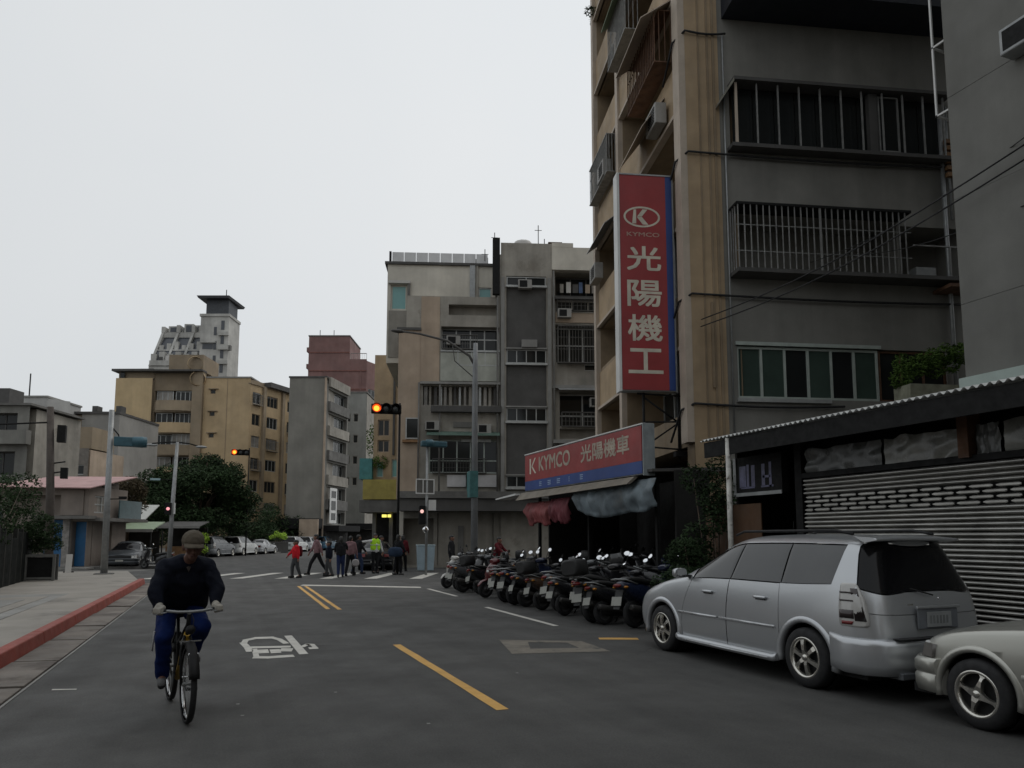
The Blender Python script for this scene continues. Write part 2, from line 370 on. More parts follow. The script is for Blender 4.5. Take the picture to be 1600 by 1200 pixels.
# ================================================================ ground, road, pavements
struct('ground', MB().poly([(-700, -200, -.03), (700, -200, -.03), (700, 900, -.03), (-700, 900, -.03)]), CONC_D)
road_poly = [(-2.45, -6), (-2.45, 28), (-4.2, 31), (-4.2, 38), (-2.3, 42), (-1.6, 61), (11.4, 89.5), (24, 110), (80, 190), (100, 180), (34, 98), (15.5, 64), (11.5, 46), (15, 36.5), (60, 24), (60, 14), (13.2, 26), (10.2, 23), (9.9, -6)]
road = struct('road', MB().poly([(x, y, 0) for x, y in road_poly]), ASPHALT)
def paint(name, pts, mat, z=.004): return MB().poly([(x, y, z) for x, y in pts]).build(name, mat, road)
def line(name, a, b, w, mat, z=.004):
    d = (Vector(b) - Vector(a)).normalized(); n = Vector((-d.y, d.x)) * w / 2; a, b = Vector(a), Vector(b)
    k = max(2, int((b - a).length / .5)); g = random.Random(int(a.x * 100 + a.y * 37)); L, Rr = [], []
    for i in range(k + 1):
        p = a.lerp(b, i / k); L.append(p + n * (1 + g.uniform(-.12, .06))); Rr.append(p - n * (1 + g.uniform(-.12, .06)))
    return paint(name, [tuple(p) for p in L] + [tuple(p) for p in reversed(Rr)], mat, z)
line('centre_line', (2.50, 6.55), (2.48, 11.0), .12, YELLOWP)
line('centre_line', (2.47, 16.7), (2.56, 25.0), .10, YELLOWP)
line('centre_line', (2.24, 16.9), (2.34, 25.0), .10, YELLOWP)
line('edge_line', (5.98, 19.2), (6.0, 22.3), .12, WHITEP)
line('edge_line', (5.70, 12.2), (5.70, 16.0), .12, WHITEP)
line('edge_line', (5.63, 10.45), (6.2, 10.2), .22, YELLOWP)
paint('stop_line', [(2.42, 25.25), (2.55, 25.75), (4.2, 24.55), (6.0, 23.25), (5.9, 22.75), (4.1, 24.05)], WHITEP)
for k in range(7):                                         # zebra crossing, each stripe
    ax, ay = -2.75 + k * 1.62, 31.9 - k * .68 if k > 2 else 31.4 - k * .45
    bx, by = ax + 1.85, ay + 4.0
    g = .24
    paint('zebra_stripe', [(ax - g, ay), (ax + g, ay - .1), (bx + g, by), (bx - g, by + .1)], WHITEP)
# faded access-cover outline
ring_o = [(4.1, 10.91), (3.78, 9.55), (5.17, 9.24), (5.24, 10.31)]; ring_i = [(4.42, 10.5), (4.2, 9.88), (4.9, 9.7), (4.96, 10.22)]
for k in range(4):
    a, b = k, (k + 1) % 4
    paint('faded_marking', [ring_o[a], ring_o[b], ring_i[b], ring_i[a]], FADEDP, .004)
# worn painted characters on the near lane
def stroke(pts, w):
    for a, b in zip(pts[:-1], pts[1:]):
        d = (Vector(b) - Vector(a)).normalized(); n = Vector((-d.y, d.x))
        wa = Vector((n.x * w * .38, n.y * w)); a2, b2 = Vector(a) - d * .03, Vector(b) + d * .03
        paint('lane_symbol', [a2 + wa, b2 + wa, b2 - wa, a2 - wa], WHITEP, .004 + .0004 * rnd.randint(1, 6))
stroke([(.34, 11.95), (.38, 12.33), (.54, 12.52), (.78, 12.48), (.88, 12.2), (.94, 11.75)], .12)
stroke([(.33, 12.05), (.38, 11.55), (.40, 11.1)], .13)
stroke([(.45, 11.5), (.95, 11.38)], .10); stroke([(.50, 11.05), (.62, 11.05)], .18); stroke([(.70, 11.0), (.78, 11.0)], .18); stroke([(.84, 11.1), (.95, 11.05)], .16)
stroke([(.47, 11.3), (.47, 10.6)], .1); stroke([(.45, 10.55), (.62, 10.48), (.92, 10.5)], .1)
stroke([(1.04, 12.6), (1.09, 10.62)], .16)
stroke([(1.14, 11.3), (1.24, 11.52), (1.3, 11.45), (1.31, 11.1), (1.24, 11.1)], .09)
paint('chalk_mark', [(-1.64, 9.12), (-1.40, 9.06), (-1.40, 9.10), (-1.64, 9.18)], WHITEP)
for x, y in ((1.13, 7.9), (.17, 7.7), (.2, 7.2), (1.7, 6.3), (3.3, 8.2)): paint('road_speck', [(x, y), (x + .03, y - .01), (x + .035, y + .03), (x + .005, y + .035)], CONC)

# left-hand kerb: a gutter of cast slabs, the red painted kerb, the raised pavement
gut = thing('gutter', None, None); gut['kind'] = 'structure'
ys = [-5.0, -1.8, .9, 3.2, 5.5, 7.6, 9.3, 11.1, 13.2, 15.1, 17.4, 19.0, 20.8, 22.8, 24.6, 26.4, 28.0]
for a, b in zip(ys[:-1], ys[1:]):
    h = .012 + rnd.uniform(0, .014)
    MB().hexa([(-2.44, a + .05, -.02), (-1.94, a + .05, -.02), (-1.94, b - .05, -.02), (-2.44, b - .05, -.02), (-2.44, a + .05, h + .016), (-1.94, a + .05, h + .004), (-1.94, b - .05, h + .004), (-2.44, b - .05, h + .018)]).build('gutter_slab', GUTTER, gut, bevel=.006)
MB().box(-1.93, -1.905, -5, 28.2, -.02, .008).build('gutter_edge', CONC, gut)
kerb = thing('kerb', None, None); kerb['kind'] = 'structure'
for k in range(12):
    a, b = -2 + k * 2.5, .495 + k * 2.5
    MB().hexa([(-2.66, a, 0), (-2.455, a, 0), (-2.455, b, 0), (-2.66, b, 0), (-2.65, a, .2), (-2.49, a, .2 - .004), (-2.49, b, .2 - .004), (-2.65, b, .2)]).build('kerb_block', REDK, kerb, bevel=.018)
pav = struct('pavement', MB().hexa([(-30, -6, -.02), (-2.67, -6, -.02), (-2.67, 28.0, -.02), (-30, 28.0, -.02), (-30, -6, .15), (-2.67, -6, .15), (-2.67, 28.0, .15), (-30, 28.0, .15)])
             .hexa([(-30, 28.0, -.02), (-2.67, 28.0, -.02), (-4.2, 39, -.02), (-30, 39, -.02), (-30, 28.0, .15), (-2.67, 28.0, .15), (-4.2, 39, .012), (-30, 39, .012)]), PAVE)
for k in range(4):                                         # shallow steps up to the forecourt
    x = -3.45 - .27 * k
    MB().hexa([(-9, -6, .15), (x, -6, .15), (x - .25, 22 - k, .15), (-9, 22 - k, .15), (-9, -6, .187 + .035 * k), (x, -6, .187 + .035 * k), (x - .25, 22 - k, .152 + .01 * k), (-9, 22 - k, .152 + .01 * k)]).build('step', PAVE if k % 2 else CONC, pav)
# right-hand arcade floor and the far pavement
struct('arcade_floor', MB().prism([(9.15, 12.4), (10.1, 12.2), (19, 10.0), (21, 20), (12.7, 23.5)], -.02, .14), CONC_D)
struct('far_pavement', MB().prism([(11.4, 46), (15.2, 36.6), (60, 24.3), (60, 60), (16, 64)], -.02, .13), CONC_D)
struct('left_pavement', MB().prism([(-60, 42), (-2.7, 42), (-1.9, 61), (11.1, 89.6), (23, 110), (-60, 125)], -.02, .12), CONC_D)

# ================================================================ tan corner block with the tall sign
CA = (9.8, 13.55)
A = thing('apartment_block', 'tan corner block with recessed balconies and dark grey side wall behind the tall red sign', 'apartment block', (*CA, 0))
F = Face(CA, 15, A, -1); G = Face(CA, 105, A, 1)
tops = [6.0, 8.92, 11.78, 14.74, 17.65, 20.55]
holes = [(5.78, 8.72, t - 1.45, t) for t in tops] + [(.42, 5.46, t - 1.5, t + .03) for t in tops] + [(.45, 8.6, .14, 3.7, 4.2)]
F.wall(0, 9.0, 0, 24, holes, 1.15, TAN_D)
for a, b in ((-.02, .40), (5.48, 5.76), (8.74, 9.02)): F.part('pillar', CREAM, a, b, 3.75, 24.0, -.2, .16)
for t in tops:                                             # beam edge over every opening, parapet panel under it
    for a, b in ((.41, 5.47), (5.77, 8.73)):
        F.part('balcony_beam', CREAM, a, b, t, t + .09, -.05, .13)
        F.part('balcony_parapet', TAN, a, b, t + .095, t + 1.32, -.05, .09 if a < 1 else .05)
for i, t in enumerate(tops):
    for a, b, n in ((.7, 3.1, 3), (3.4, 5.3, 2), (6.0, 8.5, 3)): F.window(a, b, t - 1.35, t - .12, n, -1.08, ALU, [GLASS, GLASS, CURTAIN][i % 3])
# what the tenants put on the balconies
def grille(Fc, s0, s1, z0, z1, d0, d1, step, mat, name='window_grille'):
    mb = MB(); w = .018
    for z in (z0, z1 - .03): Fc.box(mb, s0, s1, z, z + .03, d0, d1)
    k = s0
    while k < s1:
        Fc.box(mb, k, k + w, z0 + .03, z1 - .03, d1 - .03, d1 - .006); k += step
    for z in (z0 + (z1 - z0) * .36, z0 + (z1 - z0) * .68): Fc.box(mb, s0, s1, z, z + .015, d1 - .045, d1 - .031)
    for s_ in (s0, s1 - w):
        for q in range(3): Fc.box(mb, s_, s_ + w, z0 + .03, z1 - .03, d0 + (d1 - d0) * q / 3, d0 + (d1 - d0) * q / 3 + w)
    return mb.build(name, mat, Fc.root)
grille(F, .6, 3.0, 13.3, 14.7, .1, .55, .14, RUST)
grille(F, 3.3, 5.3, 16.2, 17.6, .1, .5, .14, GRILLE)
grille(F, 6.0, 8.5, 13.3, 14.6, .1, .4, .16, GRILLE)
for s_, z_ in ((.9, 11.9), (6.3, 13.35), (7.6, 10.35), (1.6, 8.95), (3.2, 17.8)):
    u = F.part('air_conditioner', pm('dull_white_casing', (.32, .31, .29), .6, var=.15, scale=3, streak=.3), s_, s_ + .8, z_, z_ + .55, .15, .45, bevel=.02)
    mb = MB()
    for k in range(6): F.box(mb, s_ + .08, s_ + .55, z_ + .08 + k * .07, z_ + .11 + k * .07, .452, .462)
    mb.build('fan_grille', BLACK, u)
def slope(Fc, s0, s1, z0, z1, d0, d1, mat, name='awning', t=.03):   # sheet falling outwards
    P = Fc.P
    return MB().hexa([P(s0, z1, d1), P(s1, z1, d1), P(s1, z0, d0), P(s0, z0, d0), P(s0, z1 + t, d1), P(s1, z1 + t, d1), P(s1, z0 + t, d0), P(s0, z0 + t, d0)]).build(name, mat, Fc.root)
slope(F, .5, 2.9, 14.9, 14.35, .1, .9, CREAM); slope(F, 1.2, 3.4, 12.75, 11.95, .1, .7, CREAM); slope(F, 3.2, 5.3, 17.95, 17.5, .1, .7, TARP_G)
slope(F, 6.0, 8.6, 11.9, 11.55, .05, .5, STEEL)
# ---- the side wall
gh = [(1.08, 6.45, 10.78, 12.32, .3), (1.02, 5.2, 7.72, 9.2, .9), (5.25, 6.9, 7.75, 9.1, .9), (1.08, 6.3, 4.78, 6.02, .18)]
G.wall(.82, 12, 0, 24, gh, .3, GREYW, 'side_wall')
G.wall(0, .82, 0, 24, [], .1, TAN, 'corner_strip', d=.03)
for a, b, d in ((.30, .34, .055), (.52, .57, .06), (.66, .72, .06)): G.part('corner_rib', TAN_D, a, b, 3.6, 24, .03, d)
G.part('added_shade_box', SHADE_NAVY, .95, 12, 14.1, 17.5, .004, 1.0)  # made-up overhang, near black and deep to darken the wall below
# top window band: long bay with posts and a little roof
G.part('bay_roof', DARKG, 1.05, 6.6, 12.32, 12.40, -.02, .38); G.part('bay_sill', DARKG, 1.0, 6.6, 10.71, 10.8, -.02, .31)
P_ = G.P
MB().hexa([P_(.72, 11.75, .32), P_(1.04, 12.25, .42), P_(1.04, 12.25, .0), P_(.72, 11.75, 0), P_(.72, 11.8, .32), P_(1.04, 12.33, .42), P_(1.04, 12.33, 0), P_(.72, 11.8, 0)]).build('bay_flap', pm('weathered_sheet', (.22, .21, .17), .8, streak=.3), A)
for k in range(11):
    x = 1.10 + k * .53
    G.part('bay_post', CREAM if k == 0 else GRILLE, x, x + (.06 if k == 0 else .028), 10.8, 12.3, .25, .29)
for k in range(10): MB().poly([P_(1.12 + k * .53, 10.82, .05), P_(1.63 + k * .53, 10.82, .05), P_(1.63 + k * .53, 12.28, .05), P_(1.12 + k * .53, 12.28, .05)]).build('pane', GLASS, A)
G.window(4.75, 5.28, 10.85, 12.25, 1, .22, GRILLE, GLASS, .03)
G.part('bay_panel', DARKG, 4.5, 4.72, 10.8, 12.3, .1, .24)
# barred cage
G.part('cage_floor', DARKG, .95, 6.75, 7.61, 7.7, -.02, .5)
G.part('cage_roof', BLACK, .95, 5.25, 9.2, 9.26, -.02, .5)
for k in range(28):
    x = .98 + k * .152
    G.part('cage_bar', GRILLE, x, x + (.05 if k == 13 else .02), 7.7, 9.2, .46, .485)
for z in (8.1, 8.72): G.part('cage_rail', GRILLE, .96, 5.24, z, z + .02, .43, .458)
for d in (.1, .22, .34): G.part('cage_bar', GRILLE, .96, .985, 7.7, 9.2, d, d + .02)
G.part('balcony_rail', GRILLE, 5.28, 6.8, 8.42, 8.45, .43, .46); G.part('balcony_rail', GRILLE, 6.2, 6.23, 7.7, 8.42, .43, .46)
G.part('stored_box', STEEL, 5.4, 5.9, 7.71, 7.95, .05, .35)
G.part('sun_flap', RUST, 6.05, 7.0, 7.42, 7.5, .0, .6)
# green framed window
G.window(1.06, 4.55, 4.78, 6.0, 6, -.02, ALU_G, [GLASS_G, GLASS_G, GLASS, GLASS_G, GLASS, GLASS_G], .055, single=True)
G.window(4.58, 6.3, 4.78, 6.0, 3, -.05, RUST, GLASS, .05)
G.part('window_head', ALU_G, 1.03, 4.6, 6.02, 6.1, -.02, .06); G.part('window_sill', ALU, 1.03, 3.3, 4.69, 4.775, -.02, .08)
# pipes and cables along the wall
for s_, z0, z1, r_ in ((6.45, 3.5, 11.9, .05), (6.62, 9.3, 12.2, .03), (.92, 3.5, 13.6, .02)):
    MB().tube([P_(s_, z0, .08), P_(s_, z1, .08)], r_, 8).build('drain_pipe', STEEL, A)
for z, s1 in ((10.62, 6.6), (7.18, 7.2), (4.62, 3.6), (13.66, 1.0)):
    pts = [F.P(1.0, z - .75, .2), F.P(.25, z - .1, .2)] + [P_(s_, z - .05 * sin(pi * s_ / s1), .09) for s_ in [s1 * k / 8 for k in range(9)]]
    MB().tube(pts, .028, 6).build('wall_cable', RUBBER, A)
G.part('conduit', TAN_D, .45, .5, 5.0, 7.0, .06, .1)
for k in range(6): G.part('louvre_slat', WOOD, 6.5, 7.0, 10.35 + k * .17, 10.45 + k * .17, .1, .2)
# solid core and roof
core = [F.P(.02, 0, -1.2)[:2], F.P(8.98, 0, -1.2)[:2], F.P(8.98, 0, -13)[:2], G.P(12, 0, -.95)[:2], G.P(.9, 0, -.95)[:2]]
MB().prism(core[::-1], 3.75, 23.9).build('core_wall', TAN_D, A)
MB().prism([F.P(.3, 0, -4.3)[:2], F.P(8.98, 0, -4.3)[:2], F.P(8.98, 0, -13)[:2], G.P(12, 0, -.95)[:2], G.P(4.1, 0, -.95)[:2]][::-1], 0, 3.74).build('ground_floor_wall', INTERIOR_SHADE, A)
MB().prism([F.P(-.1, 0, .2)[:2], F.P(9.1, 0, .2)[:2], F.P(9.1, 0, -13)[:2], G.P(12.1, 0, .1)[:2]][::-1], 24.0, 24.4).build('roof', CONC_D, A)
F.part('dark_shop_front', INTERIOR_SHADE, .42, 8.62, .141, 3.69, -1.2, -1.1); F.part('dark_end_wall', INTERIOR_SHADE, 8.4, 8.58, .142, 3.68, -1.09, 1.5)  # near-black sheets put the shade of the unlit arcade into colour

# ================================================================ grey panel building at the right edge
B0 = (10.5, 7.58)
N = thing('panel_building', 'tall blank grey panel building rising above the shed roof at the right edge', 'building', (*B0, 0))
N_ = Face(B0, 180, N, 1)        # runs towards the viewer, faces the street
zz = [0, 5.2, 6.9, 8.6, 10.3, 12.0, 13.7, 15.4, 17.1, 18.8, 20.5, 22]
for i, (a, b) in enumerate(zip(zz[:-1], zz[1:])):
    for k in range(4): N_.part('wall_panel', GREYW2, k * 3.6, k * 3.6 + 3.597, a + .003, b - .003, -.2, (.0, .002, -.001, .001)[(i + k) % 4])
MB().box(.205, 9, -14.5, -.02, 0, 22).build('wall', GREYW2, N)
N_.part('roof_ledge', pm('pale_green_ledge', (.42, .50, .46), .6, var=.1, streak=.15), 0, 14, 3.86, 4.02, .004, .16)
MB().box(.2, 1.0, .0, .03, 8.55, 12.5).build('side_window_pane', GLASS, N)
cg = MB()
for z in (8.5, 9.7, 10.9): cg.box(.15, .9, .3, .33, z, z + .03).box(.15, .18, .0, .3, z, z + .03).box(.87, .9, 0, .3, z, z + .03)
for x in (.15, .5, .87): cg.box(x, x + .03, .301, .331, 8.5, 12)
cg.build('window_cage', WHITEM, N)
v = N_.part('vent_hood', STEEL, 1.05, 1.6, 8.55, 8.95, .005, .3, bevel=.02)
N_.part('vent_opening', BLACK, 1.1, 1.55, 8.6, 8.9, .301, .305, v)
for a, b_, c_, r_, lab in (((9.93, 13.35, 6.55), (10.34, 6.2, 7.18), (10.2, 2.0, 8.1), .013, 'upper one of the two thick black cables crossing to the grey panel building'), ((9.95, 13.4, 6.4), (10.36, 6.2, 6.98), (10.2, 2.0, 7.8), .013, 'lower one of the two thick black cables crossing to the grey panel building'), ((12.5, 12.6, 8.0), (10.38, 6.3, 7.3), (10.25, 2, 7.6), .008, 'thin wire running from the barred cage just above the thick cables'), ((13, 12.5, 8.2), (10.38, 6.3, 6.3), (10.25, 2, 6.7), .008, 'thin wire running lowest across the grey panel building')):
    pts = []
    for (p, q) in ((a, b_), (b_, c_)):
        for k in range(9):
            t = k / 8; w = Vector(p).lerp(Vector(q), t); w.z -= .25 * sin(pi * t) if p == a else .08 * sin(pi * t); pts.append(w)
    tag(MB().tube(pts, r_, 6).build('overhead_cable', RUBBER), lab, 'cable', 'overhead cables at the grey panel building')

# ================================================================ weathered building across the side street
OB = (13.75, 37.6)
B = thing('walkup_building', 'weathered grey walk-up building with stair tower and mismatched balconies across the side street', 'building', (*OB, 0))
b = Face(OB, 108, B, 1)
# tall rear block
b.wall(-6.0, .1, 11.3, 17.0, [(-5.8, -4.9, 14.35, 15.8), (-.85, -.12, 14.6, 15.75)], .12, GREYB_L, 'rear_wall'); b.wall(-5.2, .1, 0, 11.3, [], .1, GREYB_L, 'rear_wall')
b.part('roof_edge', DARKG, -6.15, .1, 17.0, 17.14, -6, .12)
for k in range(8): b.part('parapet_panel', pm('pale_parapet_sheet', (.62, .62, .62), .6, var=.06, streak=.1), -5.75 + k * .68, -5.10 + k * .68, 17.14, 17.72, -.02, .02)
b.part('parapet_post', BLACK, -5.92, -5.80, 17.14, 17.75, -.1, .06)
b.window(-5.78, -4.92, 14.37, 15.78, 1, -.05, GREYB_L, GLASS_T, .06); b.window(-.84, -.13, 14.62, 15.73, 1, -.05, ALU, GLASS_T, .05)
b.part('window_frame_panel', GREYB, -5.9, -4.8, 11.6, 14.3, .0, .04); b.part('window_post', CONC_D, -4.86, -4.72, 11.6, 15.95, .0, .16); b.part('window_head', OFFW, -5.92, -4.7, 15.85, 16.0, .0, .2)
b.part('rear_pipe', STEEL, -1.35, -1.05, 14.8, 17.0, .0, .12); b.part('rear_pipe', GREYB, -.98, -.88, 14.8, 17.0, .0, .1)
MB().hexa([b.P(-6, 11.3, -.15), b.P(.1, 11.3, -.15), b.P(.1, 11.3, -9), b.P(-6, 11.3, -9), b.P(-6, 16.95, -.15), b.P(.1, 16.95, -.15), b.P(.1, 16.95, -9), b.P(-6, 16.95, -9)]).build('rear_core', GREYB_L, B)
# front brown piers and balcony bay, standing 1.2 m proud
b.part('brown_pier', BROWNW, -5.2, -4.0, 3.6, 12.84, .02, 1.2); b.part('brown_pier', BROWNW, -3.995, -2.98, 9.95, 14.75, .02, 1.22)
mbp = b.box(MB(), -5.3, -3.99, 12.84, 12.98, .0, 1.3); mbp.build('pier_cap', DARKG, B)
b.window(-4.75, -4.05, 6.85, 8.0, 1, 1.27, ALU, GLASS, .06); b.part('pier_ledge', WOOD, -4.9, -4.0, 6.65, 6.78, 1.2, 1.45)
bh = [(-2.5, .2, 13.75, 14.35, .5), (-2.9, .3, 11.75, 13.1, 1.0), (-3.85, .3, 8.72, 9.78, .9), (-3.5, .25, 5.0, 6.85, .3), (-4.8, -3.2, .13, 2.6, .8), (-3.0, .0, .13, 2.9, .15)]
b.wall(-3.98, .33, 0, 14.8, bh, .6, GREYB, 'balcony_wall', d=1.18)
b.window(-2.9, .3, 11.75, 13.1, 4, .7, ALU, GLASS, .07, [12.5]); b.window(-2.0, .28, 10.9, 11.7, 3, 1.27, ALU, GLASS, .05)
b.part('balcony_panel', pm('greenish_panel', (.40, .41, .36), .8, var=.1, streak=.25), -2.92, .3, 10.05, 11.62, 1.185, 1.26)
b.part('balcony_rail', ALU, -2.92, .32, 11.66, 11.76, 1.2, 1.3); b.part('balcony_slab', CONC, -4.0, .34, 9.84, 9.97, 1.19, 1.45)
for k in range(15):
    w = rnd.uniform(.1, .2); b.part('laundry_cloth' if k % 3 == 0 else 'balcony_bar', [CURTAIN, GREYB, DARKG, ALU][k % 4], -3.8 + k * .27, -3.8 + k * .27 + w, 8.74, 9.75, 1.0 + .02 * (k % 3), 1.04 + .02 * (k % 3))
b.part('balcony_slab', DARKG, -3.4, .4, 8.3, 8.62, 1.19, 1.6); b.part('meter_box', CONC_D, -2.2, -1.2, 7.5, 7.8, 1.19, 1.25)
b.window(-3.5, .25, 5.02, 6.83, 5, 1.1, ALU_G, [GLASS], .07, [5.7]); b.part('window_frame_panel', ALU, -1.75, -.15, 6.7, 6.86, 1.19, 1.24)
for a in (-2.5, -1.1): b.part('blank_sign', pm('blank_sign_face', (.48, .47, .47), .6, var=.08, streak=.1), a, a + (1.0 if a < -2 else 1.3), 4.28, 4.92, 1.2, 1.32)
b.part('green_cover', pm('teal_sheet', (.05, .15, .15), .7), -1.45, -1.12, 3.7, 5.0, 1.33, 1.6)
b.part('street_canopy', DARKG, -4.9, 9, 2.95, 3.9, 1.2, 2.6); b.part('canopy_edge', CONC_D, -5.0, 9, 3.6, 3.95, 2.61, 2.75)
b.part('shutter_panel', GREYB, -2.95, -.05, .14, 2.88, 1.06, 1.1); b.part('doorway_post', CONC_D, -1.9, -1.6, .14, 2.2, 1.11, 1.2)
# stair tower
sh = [(.68, 2.86, 15.45, 15.97, .2), (.68, 2.86, 11.06, 11.85, .2), (.68, 2.86, 7.84, 8.6, .2), (.68, 2.86, 4.25, 4.9, .2)]
b.wall(.36, 3.2, 0, 17.9, [(.66, 2.88, 3.9, 16.0, .14)], .14, GREYB, 'tower_wall', d=1.3)
for z0, z1 in ((4.95, 7.78), (8.66, 11.0), (11.92, 15.38)): b.part('tower_cladding', DARKG, .68, 2.86, z0, z1, 1.16, 1.19)
for z0, z1 in ((15.46, 15.97), (11.08, 11.84), (7.86, 8.6), (4.27, 4.88)):
    b.window(.68, 2.86, z0, z1, 4 if z0 < 15 else 2, 1.25, ALU, GLASS, .05)
    b.part('tower_sill', ALU, .62, 2.92, z0 - .12, z0 - .01, 1.15, 1.42)
    if z0 < 15: b.part('tower_sill', CONC, .64, 2.9, z1 + .01, z1 + .09, 1.15, 1.4)
b.part('stored_box', CONC, 1.5, 2.35, 11.94, 12.35, 1.2, 1.5)
b.part('black_downpipe', BLACK, -.1, .3, 14.9, 18.1, 1.19, 1.5)
for a, z1 in ((.36, 17.9), (2.95, 17.9)): b.part('tower_edge', CONC, a, a + .2, 3.9, 15.9, 1.3, 1.38)
# right-hand balconies
rh = [(3.4, 9, 14.95, 16.35, 1.0), (3.4, 9, 14.05, 14.75, .2), (3.4, 9, 11.2, 13.35, .9), (5.0, 9, 10.75, 11.15, .2), (3.6, 9, 7.65, 9.55, .9), (3.6, 9, 6.95, 7.5, .5), (3.5, 9, 4.4, 6.6, 1.0)]
b.wall(3.22, 9, 0, 17.8, rh, .6, GREYB, 'balcony_wall', d=1.1)
b.part('roof_parapet', GREYB_L, 3.2, 9, 16.4, 17.7, 1.11, 1.35); b.part('roof_parapet', GREYB_L, 3.2, 4.4, 17.71, 17.95, 1.11, 1.35)
b.window(3.45, 8.9, 14.96, 16.3, 6, .3, DARKG, GLASS, .06); b.window(3.42, 8.9, 14.07, 14.73, 6, .98, GREYB, GLASS, .06)
b.part('balcony_panel', BROWNW, 3.4, 9, 13.45, 14.0, 1.11, 1.16); b.part('balcony_slab', DARKG, 3.3, 9, 14.76, 14.93, 1.11, 1.3)
b.window(3.45, 8.9, 11.22, 13.3, 7, .5, ALU, [GLASS, CURTAIN], .06, [12.3]); b.window(5.0, 8.9, 10.76, 11.13, 4, 1.0, ALU, GLASS, .05)
b.part('balcony_slab', CONC, 3.2, 9, 9.7, 9.88, 1.11, 1.4)
b.window(3.62, 8.9, 7.66, 9.53, 4, .5, ALU, GLASS, .08, [8.3]); b.part('balcony_slab', CONC, 3.2, 9, 6.66, 6.85, 1.11, 1.5)
for k in range(6): b.part('balcony_bar', CONC_D, 3.6 + k * .9, 3.72 + k * .9, 4.45, 6.6, .9, 1.0)
MB().hexa([b.P(.2, 0, .1), b.P(12, 0, .1), b.P(12, 0, -9), b.P(.2, 0, -9), b.P(.2, 17.7, .1), b.P(12, 17.7, .1), b.P(12, 17.7, -9), b.P(.2, 17.7, -9)]).build('core_wall', GREYB, B)
q = b.P(1.8, 0, -1.5); MB().lathe([(.02, 17.7), (.55, 17.7), (.58, 17.9), (.58, 18.95), (.5, 19.1), (.05, 19.15)], 12, (q[0], q[1], 0)).build('water_tank', OFFW, B)
for s_, z1 in ((.05, 18.9), (2.55, 19.4), (2.9, 18.6), (-.5, 17.9)):
    m_ = MB().tube([b.P(s_, 17.2, .3), b.P(s_, z1, .3)], .025, 5); m_.tube([b.P(s_ - .2, z1 - .3, .3), b.P(s_ + .2, z1 - .3, .3)], .018, 5); m_.build('antenna', BLACK, B)
for s_, z_, d_ in ((-2.6, 12.0, 1.2), (3.5, 13.65, 1.17), (6.2, 10.05, 1.12), (5.2, 8.65, 1.3), (-.9, 7.15, 1.2), (-3.7, 7.3, 1.2), (7.3, 15.2, 1.12), (1.3, 15.2, 1.32)):
    u = b.part('air_conditioner', pm('dull_white_casing', (.32, .31, .29), .6, var=.15, scale=3, streak=.3), s_, s_ + .75, z_, z_ + .5, d_, d_ + .32, bevel=.02); b.part('fan_grille', BLACK, s_ + .08, s_ + .5, z_ + .06, z_ + .44, d_ + .321, d_ + .326, u)
grille(b, 3.5, 6.1, 11.1, 13.2, 1.12, 1.5, .16, CONC_D); grille(b, 3.7, 8.6, 7.6, 8.4, 1.12, 1.35, .2, CONC_D); grille(b, -2.85, -.9, 11.8, 12.6, 1.2, 1.4, .14, CONC_D); grille(b, -3.3, -.4, 5.0, 5.8, 1.2, 1.45, .15, DARKG); grille(b, 3.5, 9, 14.1, 14.9, 1.12, 1.3, .22, DARKG)
slope(b, -3.6, .3, 7.25, 6.95, 1.2, 2.0, pm('green_plastic_awning', (.10, .16, .13), .5, var=.3, streak=.3)); slope(b, 3.5, 6.5, 9.75, 9.5, 1.15, 1.9, STEEL)
for k in range(9): b.part('laundry_cloth', [CURTAIN, OFFW, DARKG, pm('blue_cloth', (.08, .12, .22), .9), BROWNW][k % 5], 3.7 + k * .36, 3.9 + k * .36 + .06 * (k % 3), 15.25, 15.75 + .12 * (k % 2), .85, .88)
for s_, z0, z1 in ((-2.93, 3.9, 9.8), (.18, 3.9, 14.7), (3.28, 3.9, 16.3), (-4.05, 3.6, 9.9)): MB().tube([b.P(s_, z0, 1.42), b.P(s_, z1, 1.42)], .05, 6).build('drain_pipe', CONC_D, B)
grille(b, 3.1, 3.9, 17.95, 18.35, 0, .5, .12, RUST, 'roof_cage')
for k in range(3): b.part('roof_clutter', [OFFW, DARKG, ALU][k], -1.5 + k * .45, -1.2 + k * .45, 17.15, 17.45 + .1 * k, -.6, -.3)

# ================================================================ yellow-signed building beyond it
C_ = thing('corner_building', 'narrow tan building with a yellow panel above its lit ground floor shop', 'building', (9.85, 52.05, 0))
c = Face((9.85, 52.05), 111, C_, 1)
c.wall(-.05, 5, 3.4, 14.9, [(.25, 1.1, 8.9, 10.1), (.25, 1.1, 7.7, 8.6), (1.3, 1.9, 5.9, 7.2), (.2, .7, 5.9, 7.0)], .2, TAN, 'wall')
for h in ((.25, 1.1, 8.9, 10.1), (.25, 1.1, 7.7, 8.6)): c.window(*h, 2, -.1, BROWNW, GLASS, .07)
for h in ((1.3, 1.9, 5.9, 7.2), (.2, .7, 5.9, 7.0)): c.window(*h, 1, -.1, ALU_G, GLASS_T, .07)
c.part('yellow_panel', pm('yellow_sheet', (.42, .34, .08), .6, var=.12, streak=.2), -.55, 2.6, 4.25, 5.65, .02, 1.0)
c.part('teal_balcony', pm('teal_screen', (.06, .22, .22), .6, var=.2), -.9, -.02, 5.7, 7.2, -1.0, .6)
c.part('wall_pipe', DARKG, 1.35, 1.5, 7.5, 14.8, .0, .15); c.part('shop_recess', INTERIOR_SHADE, -.3, 5, .13, 3.4, -3, -2.5)
c.part('shop_canopy', CONC_D, -.8, 5, 3.35, 4.2, -2.5, .9)
